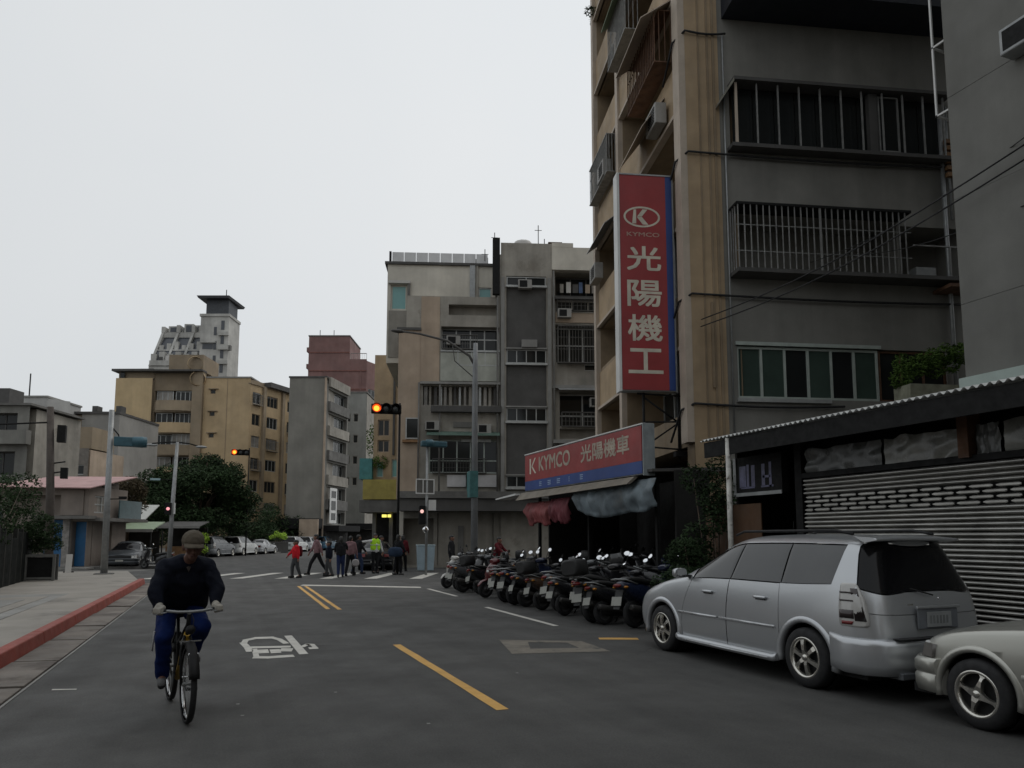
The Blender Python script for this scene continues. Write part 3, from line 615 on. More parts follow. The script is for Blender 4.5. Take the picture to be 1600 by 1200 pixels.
for a in (.0, 1.2, 2.6): c.part('shop_post', CONC_D, a, a + .25, .13, 3.35, -.2, .1)
for a, w in ((.75, .3), (1.15, .22)): c.part('shop_lamp', emit('yellow_lamp', (.85, .75, .15), 1.3), a, a + w, 3.0, 3.2, .3, .5)
MB().hexa([c.P(0, 3.4, -.21), c.P(5, 3.4, -.21), c.P(5, 3.4, -10), c.P(0, 3.4, -10), c.P(0, 14.85, -.21), c.P(5, 14.85, -.21), c.P(5, 14.85, -10), c.P(0, 14.85, -10)]).build('core_wall', BROWNW, C_)
leaves([(c.P(-.3, 8.6, -.4), (.35, .5, 1.3))], 260, .2, 5).build('climbing_plant', LEAF_L, C_); leaves([(c.P(.5, 7.0, .15), (.7, .2, .5))], 240, .2, 6).build('climbing_plant', LEAF_L, C_)

# ================================================================ distant blocks
D = thing('slab_building', 'blank grey gable slab with dark balconies on its right flank beyond the crossing', 'building', (11.1, 90.25, 0))
d = Face((7.19, 91.8), 111.6, D, 1); e = Face((11.1, 90.25), 31, D, 1)
d.wall(-.4, 4.2, 0, 21.2, [], .1, pm('smooth_grey_gable', (.215, .205, .18), .9, var=.08, scale=.3, streak=.15), 'gable_wall')
d.part('roof_edge', DARKG, -.5, 4.3, 21.2, 21.4, -8, .1); d.part('gable_trim', BROWNW, 4.0, 4.22, 0, 21.2, .0, .2)
d.part('street_awning', BLACK, -.6, 4.2, 2.6, 3.8, .0, 2.0); d.part('dark_shop_front', INTERIOR_SHADE, -.4, 4.1, 0, 2.59, .0, .3); e.part('street_awning', BLACK, .1, 7, 2.3, 3.0, .0, 2.0); e.part('dark_shop_front', INTERIOR_SHADE, .1, 7, 0, 2.29, .01, .3); d.part('shop_box', BROWNW, 2.0, 4.2, 1.2, 3.7, 2.01, 2.4)
eh = [(.6, 6.6, 3.2 + 3.05 * k, 4.7 + 3.05 * k, .9) for k in range(6)]
e.wall(0, 7, 0, 20.5, eh, .9, pm('grey_balcony_wall', (.20, .193, .175), .9, var=.12, scale=.4, streak=.25))
for k, h in enumerate(eh):
    e.window(h[0], h[1], h[2], h[3], 6, -.5, ALU, [GLASS, CURTAIN], .09)
    e.part('balcony_parapet', GREYB if k % 2 else CONC_D, .5, 6.7, h[3] + .25, h[3] + 1.45, .0, .35)
e.window(.5, 2.6, 3.3, 7.6, 1, .6, WHITEM, GLASS, .35, [4.7, 6.2], name='white_window_frame')
MB().hexa([d.P(-.4, 0, -.05), d.P(4.15, 0, -.05), e.P(7, 0, -.95), d.P(-.4, 0, -14), d.P(-.4, 21, -.05), d.P(4.15, 21, -.05), e.P(7, 20.4, -.95), d.P(-.4, 21, -14)]).build('core_wall', GREYB, D)
E_ = thing('plain_building', 'plain pale grey block between the grey slab and the red-brown tower', 'building', (12.75, 106, 0))
f_ = Face((12.9, 107.2), 111.6, E_, 1); f_.wall(-.3, 6.2, 0, 22.6, [(3.2 + 1.1 * k, 3.9 + 1.1 * k, 9 + 3.1 * j, 10.2 + 3.1 * j) for k in range(2) for j in range(4)], .2, pm('smooth_grey_gable_b', (.25, .25, .23), .9, var=.1, scale=.3, streak=.2))
for k in range(2):
    for j in range(4): f_.window(3.2 + 1.1 * k, 3.9 + 1.1 * k, 9 + 3.1 * j, 10.2 + 3.1 * j, 1, -.1, GREYB, GLASS, .08)
f_.part('street_awning', BLACK, -3, 8, 2.7, 3.5, .0, 1.8); f_.part('dark_shop_front', INTERIOR_SHADE, -2.8, 7.8, 0, 2.69, .01, .3); f_.part('core_wall', GREYB, -.3, 6.2, 0, 22.5, -10, -.21); f_.part('roof_edge', CONC_D, -.4, 6.3, 22.6, 22.8, -10, .1)
Rd = thing('tower_block', 'stepped red-brown tiled tower block with roof railing behind the grey slab', 'building', (12.63, 129.44, 0))
r = Face((12.63, 129.44), 111.6, Rd, 1); r2 = Face(r.P(10.3, 0)[:2] if False else (22.2, 125.65), 45, Rd, 1)
r.wall(0, 7.25, 0, 36.9, [], .1, REDB); r.wall(7.25, 10.3, 0, 32.8, [], .1, REDB, 'lower_wall', d=-.02)
r2.wall(0, 4.5, 0, 32.5, [(.6, 3.9, 26.0 - 3.2 * k, 27.6 - 3.2 * k) for k in range(6)], .3, REDB, 'flank_wall')
for k in range(6): r2.window(.6, 3.9, 26.0 - 3.2 * k, 27.6 - 3.2 * k, 3, -.15, ALU, GLASS, .12)
for z in (33.9, 30.6, 27.3, 24): r.part('floor_band', pm('dark_red_band', (.19, .08, .065), .8), .0, 7.25 if z > 32 else 10.25, z, z + .18, .0, .12)
for z in (34.2, 31.2, 27.5): r.part('corner_stub', REDB, -.45, -.01, z, z + .8, -1.5, -.3)
for a in (2.8, 9.2): r.part('floor_band', REDB, a, a + .18, 24, 30.6, .13, .16)
r.part('core_wall', REDB, .02, 7.2, 0, 36.8, -9, -.12); r.part('core_wall', REDB, 7.21, 10.2, 0, 32.7, -9, -.12)
r.part('roof', CONC_D, -.1, 7.3, 36.9, 37.1, -9.1, .1)
grille(r, 7.4, 10.2, 32.8, 33.9, -.5, -.1, .35, ALU, 'roof_railing')
for a in (1.4, 3.9): MB().tube([r.P(a, 37, -2), r.P(a, 38.6, -2)], .06, 5).build('antenna', BLACK, Rd)

Gb = thing('beige_block', 'beige seven storey apartment block with curved balcony bay behind the round tree', 'apartment block', (-10.0, 109.3, 0))
g1 = Face((-14.7, 111.25), 112.5, Gb, 1); g2 = Face((-10, 109.3), 111, Gb, 1); g3 = Face((-3.35, 106.75), 111.5, Gb, 1); g4 = Face((2.6, 104.4), 41, Gb, 1)
g1.wall(0, 5.1, 0, 23.4, [], .1, pm('bright_beige_tile', (.50, .375, .215), .8, var=.08, scale=.3, streak=.12), 'wing_wall')
g1.part('wing_window', GLASS, .5, 1.1, 23.42, 24.2, -.3, -.1); g1.part('roof', DARKG, -.4, 5.4, 24.3, 24.6, -8, .5); g1.part('roof_stub', BEIGE_D, .1, 5.1, 23.41, 24.3, -7, -.5)
g2.wall(0, 7.15, 0, 24.3, [(.1, 5.6, z - .2, z + 1.45, 1.2) for z in (20.3, 17.25, 14.2, 11.15, 8.1, 5.0)], 1.2, BEIGE_D, 'bay_wall', d=-.6)
g2.part('bay_pier', BEIGE_D, 5.7, 7.1, 0, 24.2, -.6, .5)
for i, z in enumerate((20.3, 17.25, 14.2, 11.15, 8.1, 5.0)):
    mb = MB(); ring = []
    for k in range(9):
        t = k / 8; s_ = .9 + 4.75 * t; dd = .1 + .85 * sin(pi * (.25 + .75 * t) * .9)
        ring.append((s_, dd))
    for (s0, d0), (s1, d1) in zip(ring[:-1], ring[1:]):
        mb.hexa([g2.P(s0, z - 1.55, d0), g2.P(s1, z - 1.55, d1), g2.P(s1, z - 1.55, d1 - .3), g2.P(s0, z - 1.55, d0 - .3), g2.P(s0, z - .15, d0), g2.P(s1, z - .15, d1), g2.P(s1, z - .15, d1 - .3), g2.P(s0, z - .15, d0 - .3)])
    mb.build('bay_parapet', BEIGE if i % 2 else BEIGE_D, Gb)
    g2.window(.3, 2.6, z - .1, z + 1.4, 3, -.9, ALU, [CURTAIN, GLASS, GLASS][i % 3], .1); g2.window(2.9, 5.5, z - .1, z + 1.4, 4, -.3 if i == 2 else -.9, ALU, [GLASS, GLASS, CURTAIN][i % 3], .1)
g2.part('penthouse', BEIGE_D, 2.3, 7.0, 24.31, 26.6, -5, .3); g2.part('roof_edge', DARKG, -.2, 7.2, 24.2, 24.42, -.6, .9)
for s_, z in ((6.0, 25.3), (6.4, 23.2)): MB().lathe([(.95, -.2), (1.05, 0), (.95, .2)], 14, g2.P(s_, z, .45), 'y').build('round_ornament', BEIGE, Gb)
g3.wall(0, 6.4, 0, 23.4, [(.9, 1.6, z, z + .6) for z in (21.2, 18.1, 15.1, 12, 9)], .2, BEIGE, 'side_wall')
for z in (21.2, 18.1, 15.1, 12, 9): g3.window(.9, 1.6, z, z + .6, 1, -.1, BEIGE_D, GLASS, .06); g3.part('window_hood', BEIGE_D, .7, 2.0, z + .62, z + .72, .0, .3)
g3.part('wall_seam', BEIGE_D, 3.2, 3.26, 0, 23.4, .0, .03); g3.part('roof_edge', CONC, -.1, 6.5, 23.4, 23.6, -6, .1)
cols = [(.5, 2.2, 2), (3.6, 6.0, 3), (8.2, 10.0, 2)]
rows = [20.0 - 3.05 * k for k in range(7)]
g4.wall(0, 11, 0, 22.6, [(a, b_, z, z + 1.6) for a, b_, _ in cols for z in rows], .25, BEIGE, 'street_wall')
for i, (a, b_, n) in enumerate(cols):
    for j, z in enumerate(rows):
        g4.window(a, b_, z, z + 1.6, n, -.12, [ALU, BEIGE_D][(i + j) % 2], [[GLASS, CURTAIN], [GLASS], [CURTAIN, GLASS]][(i * 3 + j) % 3], .09)
        if (i + j) % 3 == 0: grille(g4, a, b_, z - .2, z + 1.3, .01, .45, .28, GRILLE)
for a in (2.5, 6.7, 10.6): g4.part('pilaster', BEIGE_D, a, a + .55, 0, 22.6, .0, .35)
g4.part('street_awning', BLACK, .1, 11, 2.7, 3.6, .36, 1.8); g4.part('dark_shop_front', INTERIOR_SHADE, .1, 10.9, 0, 2.69, .36, .5); g4.part('roof_canopy', DARKG, 3.2, 11.4, 22.7, 23.4, -5, .9); g4.part('roof_edge', BEIGE_D, -.1, 11, 22.6, 22.75, -6, .2)
MB().prism([g1.P(.1, 0, -.15)[:2], g1.P(5, 0, -.15)[:2], g2.P(0, 0, -1.85)[:2], g2.P(7, 0, -1.85)[:2], g3.P(6.3, 0, -.25)[:2], g4.P(10.9, 0, -.3)[:2], g1.P(10, 0, -16)[:2], g1.P(.1, 0, -12)[:2]], 0, 23.3).build('core_wall', BEIGE_D, Gb)

T = thing('terraced_tower', 'pale terraced tower with slanted dark glazing and a black roof pavilion, tallest on the skyline', 'tower', (-16.2, 167.8, 0))
t = Face((-16.23, 167.76), 111.6, T, 1); PT = pm('pale_tower_render', (.47, .46, .43), .85, var=.2, scale=.35, streak=.25); DG = pm('dark_tower_glass', (.06, .065, .075), .3, var=.2, scale=.3)
t.part('wall', PT, 10.6, 16.6, 0, 48.8, -6, 0); t.part('wall', PT, 0, 10.59, 0, 37.5, -9, 0)
P = t.P
for k, (a, w) in enumerate(((.6, 2.6), (3.6, 2.9), (7.0, 3.5))):   # slanted glazing between ribs
    MB().hexa([P(a, 38.8, -.2), P(a + w, 38.8, -.2), P(a + w, 38.8, -6), P(a, 38.8, -6), P(a + .9, 44.6, -3.4), P(a + w + .9, 44.6, -3.4), P(a + w + .9, 44.6, -6), P(a + .9, 44.6, -6)]).build('slanted_window', DG, T)
for a in (0, 3.25, 6.55, 10.5):
    MB().hexa([P(a, 37.5, .2), P(a + .5, 37.5, .2), P(a + .5, 37.5, -6), P(a, 37.5, -6), P(a + .9, 45.6, -3.0), P(a + 1.4, 45.6, -3.0), P(a + 1.4, 45.6, -6), P(a + .9, 45.6, -6)]).build('terrace_rib', PT, T)
    t.part('rib_head', PT, a + .8, a + 1.6, 45.6, 47.0 + .3 * (a % 2), -6, -3.0, bevel=.1)
for k in range(6): t.part('terrace_step', PT, .3 + k * 1.72, 1.5 + k * 1.72, 38.71, 40.2 + .5 * (k % 2), -1.4, -.1); t.part('terrace_step', PT, 1.2 + k * 1.6, 2.1 + k * 1.6, 41.4, 42.5 + .4 * (k % 3), -3.6, -1.7)
t.part('terrace_ledge', PT, .4, 10.6, 41.2, 41.5, -4, -1.4)
t.part('terrace_wall', PT, .9, 10.6, 44.6, 45.7, -7, -3.2); t.part('terrace_wall', PT, .2, 10.6, 37.6, 38.7, -3, .25)
for k, (a, w, h) in enumerate(((2.0, 2.2, 1.6), (5.4, 2.0, 2.1), (7.9, 1.0, 1.8), (4.6, .6, 1.2))): t.part('roof_turret', PT, a, a + w, 45.71, 45.7 + h, -6, -3.8); t.part('turret_opening', DG, a + .4, a + w - .4, 46.0, 45.4 + h, -3.8, -3.75)
for z in (33, 29.5, 26): t.part('window', DG, 1.5, 6.5, z, z + 2.3, .0, .06)
for k in range(7): t.part('terrace_clutter', [PT, DARKG, OFFW][k % 3], .8 + k * 1.35, 1.5 + k * 1.35, 38.71, 39.2 + .3 * (k % 3), -.5, .1)
t.part('pavilion', pm('black_pavilion_cladding', (.055, .06, .068), .6, streak=.1), 11.4, 16.2, 48.9, 52.1, -5.5, -.6)
MB().hexa([P(10.2, 52.1, .9), P(16.6, 52.1, .9), P(17.0, 52.1, -7), P(10.2, 52.1, -7), P(9.9, 52.6, 1.0), P(16.8, 52.6, 1.0), P(17.2, 52.6, -7.2), P(9.9, 52.6, -7.2)]).build('pavilion_roof', pm('black_roof_sheet', (.035, .036, .04), .6), T)
t.part('tower_cornice', PT, 10.4, 16.8, 48.3, 48.85, -6.1, .25)
for k in range(5):
    t.part('window', DG, 15.0, 15.7, 45.4 - 3.1 * k, 47.4 - 3.1 * k, .0, .06); t.part('window', DG, 13.5, 14.1, 44.2 - 3.1 * k, 46 - 3.1 * k, .0, .06)
    t.part('balcony_box', PT, 14.6, 16.8, 44.1 - 3.1 * k, 44.9 - 3.1 * k, .01, .5)
t.part('window', DG, 11.2, 13.4, 41.2, 42.4, .0, .06); t.part('tower_ledge', PT, 10.8, 14, 42.5, 42.8, .0, .5); t.part('round_bracket', CONC_D, 16.6, 17.2, 41, 42, -.6, .2)
MB().tube([P(14.6, 53, -3), P(14.6, 55.2, -3)], .09, 5).build('antenna', BLACK, T)

# ================================================================ left-hand blocks
L1 = thing('balcony_building', 'grey building with open balconies at the left edge above the trees', 'building', (-14.4, 57.3, 0))
l = Face((-20, 59.5), 111.4, L1, 1)
LG = pm('dim_grey_wall', (.21, .205, .185), .9, var=.15, scale=.6, streak=.35)
l.wall(0, 8.1, 0, 10.4, [(2.2, 7.3, 8.7, 9.9, .8), (2.2, 7.3, 5.7, 7.3, .8), (2.2, 7.3, 2.6, 4.2, .8)], .8, LG)
for z0, z1 in ((8.7, 9.9), (5.7, 7.3), (2.6, 4.2)): l.window(2.3, 7.2, z0, z1, 5, -.5, DARKG, [GLASS, CURTAIN], .08); l.part('balcony_parapet', LG, 2.0, 8.3, z0 - .95, z0 - .02, .0, .5)
l.part('core_wall', GREYB, .02, 8.0, 0, 10.3, -6, -.85); l.part('roof_edge', CONC_D, -.1, 8.3, 10.4, 10.55, -6, .2); l.part('roof_stub', DARKG, 4.6, 5.6, 10.56, 11.9, -3, -1.5)
L2 = thing('white_block', 'plain white box building with rooftop mast behind the wooden utility pole', 'building', (-21.1, 89, 0))
l = Face((-21.12, 89.03), 111.4, L2, 1); OW = pm('dim_white_wall', (.42, .415, .40), .85, var=.08, scale=.4, streak=.2); l.part('wall', OW, -2, 3.5, 0, 16.2, -6, 0); l2 = Face((-17.85, 87.75), 60, L2, 1); l2.part('flank_wall', OW, .0, 2.2, 0, 16.1, -3, .0)
l.part('roof_edge', CONC, -2.1, 3.6, 16.2, 16.4, -6.1, .1); MB().tube([l.P(.9, 16.3, -1), l.P(.9, 19.0, -1)], .07, 5).build('antenna', BLACK, L2)
l.part('window', GLASS, 2.2, 3.0, 8.5, 10.2, .0, .04)
L3 = thing('terrace_building', 'low brown-grey building with rooftop terrace between white box and grey gable', 'building', (-14.9, 75.8, 0))
l = Face((-16.5, 76.5), 111.6, L3, 1); l.wall(0, 5.2, 0, 9.6, [(.5, 4.8, 7.2, 8.1, .3), (.5, 4.8, 4.0, 5.6, .3)], .3, pm('brown_grey_terrace', (.19, .17, .15), .9, streak=.2))
l.window(.5, 4.8, 7.2, 8.1, 5, -.15, ALU, [GLASS, CURTAIN], .08); l.window(.5, 4.8, 4, 5.6, 5, -.15, ALU, GLASS, .08)
l.part('roof_room', BEIGE_D, 3.4, 5.2, 9.61, 11.6, -4, -.3); l.part('teal_sheet', pm('pale_teal_roof', (.32, .40, .38), .6), 1.4, 3.38, 9.61, 10.6, -2, -.5); l.part('core_wall', BROWNW, .02, 5.15, 0, 9.5, -6, -.31)
L4 = thing('gable_block', 'blank pale grey gable block left of the beige apartment block', 'building', (-15.2, 92, 0))
l = Face((-15.3, 92.1), 111.4, L4, 1); l.part('gable_wall', pm('smooth_grey_gable_c', (.30, .29, .27), .9, var=.07, scale=.3, streak=.15), 0, 4.2, 0, 15.3, -9, 0)
l.part('roof_edge', DARKG, -1.3, 4.3, 15.3, 15.55, -9, .2); l.part('stair_wall', BEIGE_D, -1.2, -.02, 0, 15.2, -6, -.2); l.part('roof_vent', DARKG, .5, 1.1, 15.56, 16.4, -2, -1); l.part('roof_vent', DARKG, 3.2, 3.8, 15.56, 16.4, -2, -1); l.part('window', GLASS, 3.3, 4.1, 7, 7.9, .0, .05)
# low house with the pink roof
H = thing('house', 'small two storey house with faded pink roof and blue doors behind the poles', 'house', (-6.5, 42.37, 0))
h = Face((-9.98, 43.75), 111.6, H, 1); k_ = Face((-6.5, 42.37), 21.6, H, 1)
WL = pm('house_wall', (.27, .23, .20), .9, var=.12, scale=.8, streak=.3)
h.wall(-.8, 3.74, 0, 4.15, [(-.5, 2.3, 2.75, 3.75, .5), (1.55, 2.55, .12, 2.5, .15), (2.95, 3.7, .12, 2.4, .5)], .5, WL, 'front_wall')
k_.wall(0, 3.7, 0, 4.2, [(.5, 2.0, 2.85, 3.75, .2), (.4, 2.3, .12, 2.35, .5)], .3, WL, 'side_wall')
h.part('door', BLUEDOOR, 1.57, 2.53, .12, 2.48, -.12, -.05); h.part('door', BLUEDOOR, 2.97, 3.68, .12, 2.38, -.4, -.35); k_.part('door', pm('dark_blue_door', (.02, .085, .16), .6, streak=.25), .42, 2.28, .12, 2.33, -.4, -.35)
h.part('door_post', pm('postered_post', (.33, .31, .29), .85, var=.35, scale=4, streak=.3), 2.58, 2.92, .05, 2.6, -.1, .15)
h.part('mid_canopy', CONC_D, 1.3, 4.2, 2.52, 2.68, .0, .7); k_.part('mid_canopy', CONC_D, -.1, 3.9, 2.42, 2.6, .0, .7)
k_.window(.5, 2.0, 2.86, 3.74, 2, -.05, ALU, [CURTAIN, GLASS], .06, [3.3]); k_.part('glass_balcony', pm('dim_teal_glass', (.06, .11, .12), .2, var=.2), 2.3, 4.6, 2.62, 3.6, .3, .36); k_.part('balcony_floor', CONC_D, 2.2, 4.7, 2.43, 2.59, -.5, .71)
h.part('upper_panel', WL, 2.35, 3.5, 2.72, 4.0, .01, .06); h.part('front_step', CONC, 1.0, 4.3, 0, .1, .0, .9)
ra, rb = h.P(-1.3, 4.12, .55), h.P(4.1, 4.05, .55); rc, rd = k_.P(3.9, 4.95, .4), (h.P(-.7, 4.98, -3.9))
nrib = 26
for i in range(nrib):                                                  # ribbed metal sheets
    t0, t1 = i / nrib, (i + .96) / nrib
    a, b2 = Vector(ra).lerp(Vector(rb), t0), Vector(ra).lerp(Vector(rb), t1); c2, d2 = Vector(rd).lerp(Vector(rc), t1), Vector(rd).lerp(Vector(rc), t0); up = Vector((0, 0, .05))
    MB().hexa([a, b2, c2, d2, a + up, b2 + up, c2 + up, d2 + up]).build('roof_sheet', PINKROOF, H)
MB().hexa([h.P(-.78, 0, -.55), h.P(3.7, 0, -.55), k_.P(3.6, 0, -.45), h.P(-.78, 0, -4), h.P(-.78, 4.1, -.55), h.P(3.7, 4.0, -.55), k_.P(3.6, 4.6, -.45), h.P(-.78, 4.7, -4)]).build('core_wall', WL, H)

# ================================================================ unseen blocks added behind and beside the camera to darken the street
for nm, lab, x0, x1, y0, y1, h_, m_ in (('apartment_block', 'unseen grey block added on the left behind the camera to cut the light', -24, -9, -34, -4, 15, GREYB), ('apartment_block', 'unseen tan block added across the street behind the camera to cut the light', -8, 8, -60, -46, 17, BEIGE_D), ('apartment_block', 'unseen brown block added on the right behind the camera to cut the light', 10.5, 24, -40, -9, 16, BROWNW), ('apartment_block', 'unseen low grey block added on the left opposite the shed to cut the light', -30, -15, -2, 14, 4.2, GREYW)):
    t = thing(nm, lab, 'apartment block', (x0, y0, 0)); MB().box(0, x1 - x0, 0, y1 - y0, 0, h_).build('wall', m_, t)
    for k in range(int(h_ // 3)):
        for j in range(int((y1 - y0) // 4)):
            for xx in (-.02, x1 - x0 - .02): MB().box(xx, xx + .04, 1 + j * 4, 3.4 + j * 4, 1.2 + k * 3, 2.6 + k * 3).build('window', GLASS, t)

# ================================================================ signs of the scooter shop
S = thing('vertical_sign', 'tall red shop sign with white characters and a blue edge, projecting from the tan block', 'sign', (9.95, 14.1, 0))
sg = Face((9.95, 14.1), 105, S, 1)
sg.part('sign_box', STEEL, -1.50, -.19, 5.02, 10.32, -.30, -.02)
sg.part('sign_face', REDS, -1.49, -.36, 5.04, 10.30, -.018, .0)
sg.part('blue_edge', BLUES, -.357, -.205, 5.04, 10.30, -.018, .0)
sg.part('end_cover', WHITEM, -1.56, -1.50, 5.0, 10.34, -.31, .015); sg.part('sign_trim', STEEL, -.20, -.17, 5.0, 10.34, -.31, .015); sg.part('sign_trim', STEEL, -1.495, -.205, 10.305, 10.34, -.3, .012)
def letters(Fc, body, s_, z, w, h, d, mat, name, parent, mirror=1, bold=0):
    v, f = text_mesh(body, 1.0)
    x1 = max(p[0] for p in v); y1 = max(p[1] for p in v); mb = MB()
    for k, (ox, oz) in enumerate([(0, 0), (bold, 0), (0, bold), (bold, bold)] if bold else [(0, 0)]):
        mb.add([Fc.P(s_ + mirror * (p[0] / x1 * w / 2 + ox), z + p[1] / y1 * h / 2 + oz, d + .0008 * k) for p in v], f)
    return mb.build(name, mat, parent)
for ch, z in (('光', 8.22), ('陽', 6.83), ('機', 5.98 + .55), ('工', 5.98)):
    pass
for ch, z, h in (('光', 8.22, .58), ('陽', 7.36, .62), ('機', 6.52, .62), ('工', 5.72, .58)):
    letters(sg, ch, -.93, z, .82, h, .004, SIGNW, 'character', S, bold=.022)
mb = MB(); n = 40                                                        # the oval emblem
for k in range(n):
    a0, a1 = 2 * pi * k / n, 2 * pi * (k + 1) / n
    mb.poly([sg.P(-.95 + .45 * cos(a), 9.26 + .26 * sin(a), .004) for a in (a0, a1)] + [sg.P(-.95 + .40 * cos(a), 9.26 + .215 * sin(a), .004) for a in (a1, a0)])
def blade(pts): mb.poly([sg.P(-.95 + x, 9.26 + z, .004) for x, z in pts])
blade([(-.24, -.17), (-.14, -.17), (-.14, .18), (-.20, .18)]); blade([(-.12, .0), (.02, .19), (.14, .19), (-.0, .01)]); blade([(-.12, -.01), (.0, -.0), (.16, -.19), (.02, -.19)])
mb.build('emblem', SIGNW, S)
letters(sg, 'KYMCO', -.93, 8.82, .8, .1, .004, pm('faded_lettering', (.42, .27, .22), .6), 'small_lettering', S, bold=.006)
# steel bracket under it
for a, b_ in (((-.95, 5.0), (-.95, 3.1)), ((-.1, 5.0), (-.1, 3.4)), ((.80, 4.95), (.80, 3.75)), ((-1.1, 4.98), (.95, 4.9)), ((-.95, 4.3), (.80, 4.35)), ((-.95, 3.72), (.2, 3.65)), ((-.95, 4.9), (-.1, 4.3)), ((-.1, 4.32), (.75, 4.9)), ((-.95, 3.72), (-.1, 4.3)), ((-.1, 4.3), (.8, 3.9))):
    thick = .032 if a[0] == b_[0] or a[1] == b_[1] else .022
    MB().tube([sg.P(a[0], a[1], -.15), sg.P(b_[0], b_[1], -.15)], thick, 6).build('bracket_bar', BLACK, S)
MB().tube([sg.P(-.02, 3.5, -.3), sg.P(-.02, 10.2, -.34)], .05, 8).build('bracket_post', STEEL, S)
sg.part('work_lamp', BLACK, -.2, .25, 3.5, 3.62, -.3, -.1); sg.part('bracket_plank', WOOD, .1, .75, 4.85, 4.88, -.2, .1)

HS = thing('shop_fascia_sign', 'long red and blue fascia sign above the parked scooters', 'sign', (8.3, 13.3, 0))
hs = Face((8.3, 13.32), 0, HS, -1)                                          # s runs up the street; faces the street
hs.part('sign_box', STEEL, 0, 6.6, 2.96, 4.04, -.28, -.022)
hs.part('sign_face', pm('dusty_red_sign', (.30, .035, .033), .5, var=.15, scale=1.5, streak=.2), .05, 6.58, 3.253, 4.02, -.02, .0); hs.part('blue_band', BLUES, .05, 6.58, 2.98, 3.25, -.02, .0)
hs.part('end_cover', pm('grey_end_cover', (.30, .33, .34), .6, streak=.2), -.03, -.001, 2.93, 4.06, -.28, .01); hs.part('sign_trim', WHITEM, 0, 6.6, 4.042, 4.07, -.28, .01)
letters(hs, '光陽機車', 1.75, 3.68, 2.35, .42, .004, pm('dull_lettering', (.40, .34, .27), .6, var=.3, scale=4), 'character', HS, -1, .02)
letters(hs, 'KYMCO', 4.55, 3.68, 2.0, .40, .004, pm('dull_lettering', (.40, .34, .27), .6, var=.3, scale=4), 'lettering', HS, -1, .02)
mb = MB()
for q in ([(6.22, 3.45), (6.12, 3.45), (6.12, 3.9), (6.22, 3.9)], [(6.1, 3.66), (5.86, 3.9), (5.76, 3.9), (6.04, 3.64)], [(6.1, 3.66), (5.84, 3.45), (5.74, 3.45), (6.02, 3.68)]): mb.poly([hs.P(a, z, .004) for a, z in q])
mb.build('emblem', SIGNW, HS)
for a, w in ((5.45, .16), (4.85, .2), (4.25, .2), (3.6, .05), (2.9, .16)):
    mb = MB(); 
    for j in range(3): hs.box(mb, a - w / 2, a + w / 2, 3.06 + j * .05, 3.082 + j * .05, .001, .004)
    mb.build('small_lettering', pm('pale_blue_lettering', (.32, .42, .6), .6), HS)

CN = thing('shop_canopy', 'flat canopy with a dull edge beam under the red and blue fascia sign', 'canopy', (8.3, 13.3, 0))
MB().hexa([(.08, -.2, 3.0), (2.4, 0, 3.1), (3.3, 7.2, 3.1), (.08, 6.8, 3.0), (.08, -.2, 3.06), (2.4, 0, 3.2), (3.3, 7.2, 3.2), (.08, 6.8, 3.06)]).build('canopy_roof', DARKG, CN)
BM = pm('dull_beam', (.19, .165, .13), .8, var=.2, scale=2, streak=.2)
MB().hexa([(-.22, .35, 2.76), (-.14, .35, 2.76), (-.14, 6.85, 2.70), (-.22, 6.85, 2.70), (-.02, .35, 2.93), (.08, .35, 2.93), (.08, 6.85, 2.93), (-.02, 6.85, 2.93)]).build('edge_flap', BM, CN)
MB().hexa([(-.2, 6.9, 2.86), (.3, 6.9, 2.86), (.3, 8.6, 2.8), (-.2, 8.6, 2.8), (-.2, 6.9, 2.92), (.3, 6.9, 2.92), (.3, 8.6, 2.84), (-.2, 8.6, 2.84)]).build('white_flap', WHITEM, CN)
for y in (.3, 3.5, 6.7): MB().box(.5, .58, y, y + .08, .0, 3.0).build('canopy_post', BLACK, CN)
MB().box(1.1, 3.6, 7.3, 7.36, .0, 3.1).build('shade_screen', INTERIOR_SHADE, CN); MB().box(.62, 1.5, -.25, -.2, .0, 3.05).build('shade_screen', INTERIOR_SHADE, CN)  # added near-black sheets for the shade under the canopy
def cloth(y0, y1, z0, z1, seed, bulge=.12, thick=.05):
    g = random.Random(seed); nu, nv = 44, 10; vs, fs = [], []
    for i in range(nu + 1):
        for j in range(nv + 1):
            u, v_ = i / nu, j / nv; y = y0 + (y1 - y0) * u
            zb = z0 + .05 * sin(u * 9 + seed) + .04 * noise.noise(Vector((u * 7, seed, 0))) + .16 * max(0, abs(u - .5) - .38) / .12
            x = .03 * sin(u * 55 + 3 * v_) * v_ + .07 * noise.noise(Vector((u * 14, v_ * 3, seed))) - bulge * sin(pi * min(1, v_ * 1.05)) ** 1.3
            vs.append((x, y + .03 * noise.noise(Vector((u * 9, v_ * 5, seed + 5))), z1 + (zb - z1) * v_))
    for i in range(nu):
        for j in range(nv): a = i * (nv + 1) + j; fs.append((a, a + nv + 1, a + nv + 2, a + 1))
    return MB().add(vs, fs, True)
def hang(name, label, mat, y0, y1, z0, z1, seed, x=8.4):
    o = cloth(0, y1 - y0, z0, z1, seed).build(name, mat, None, (x, y0, 0))
    m = o.modifiers.new('thickness', 'SOLIDIFY'); m.thickness = .02
    return tag(o, label, 'tarpaulin', 'tarpaulins hung under the canopy')
hang('tarpaulin', 'faded red tarpaulin rolled down under the far end of the canopy', pm('red_tarpaulin', (.36, .10, .10), .7, var=.3, scale=2, streak=.35), 18.25, 19.95, 1.98, 2.62, 3)
hang('tarpaulin', 'dark red tarpaulin hanging between the faded red and the blue grey ones', pm('dark_red_tarpaulin', (.24, .06, .075), .7, var=.3, scale=2, streak=.35), 17.0, 18.2, 2.0, 2.66, 8)
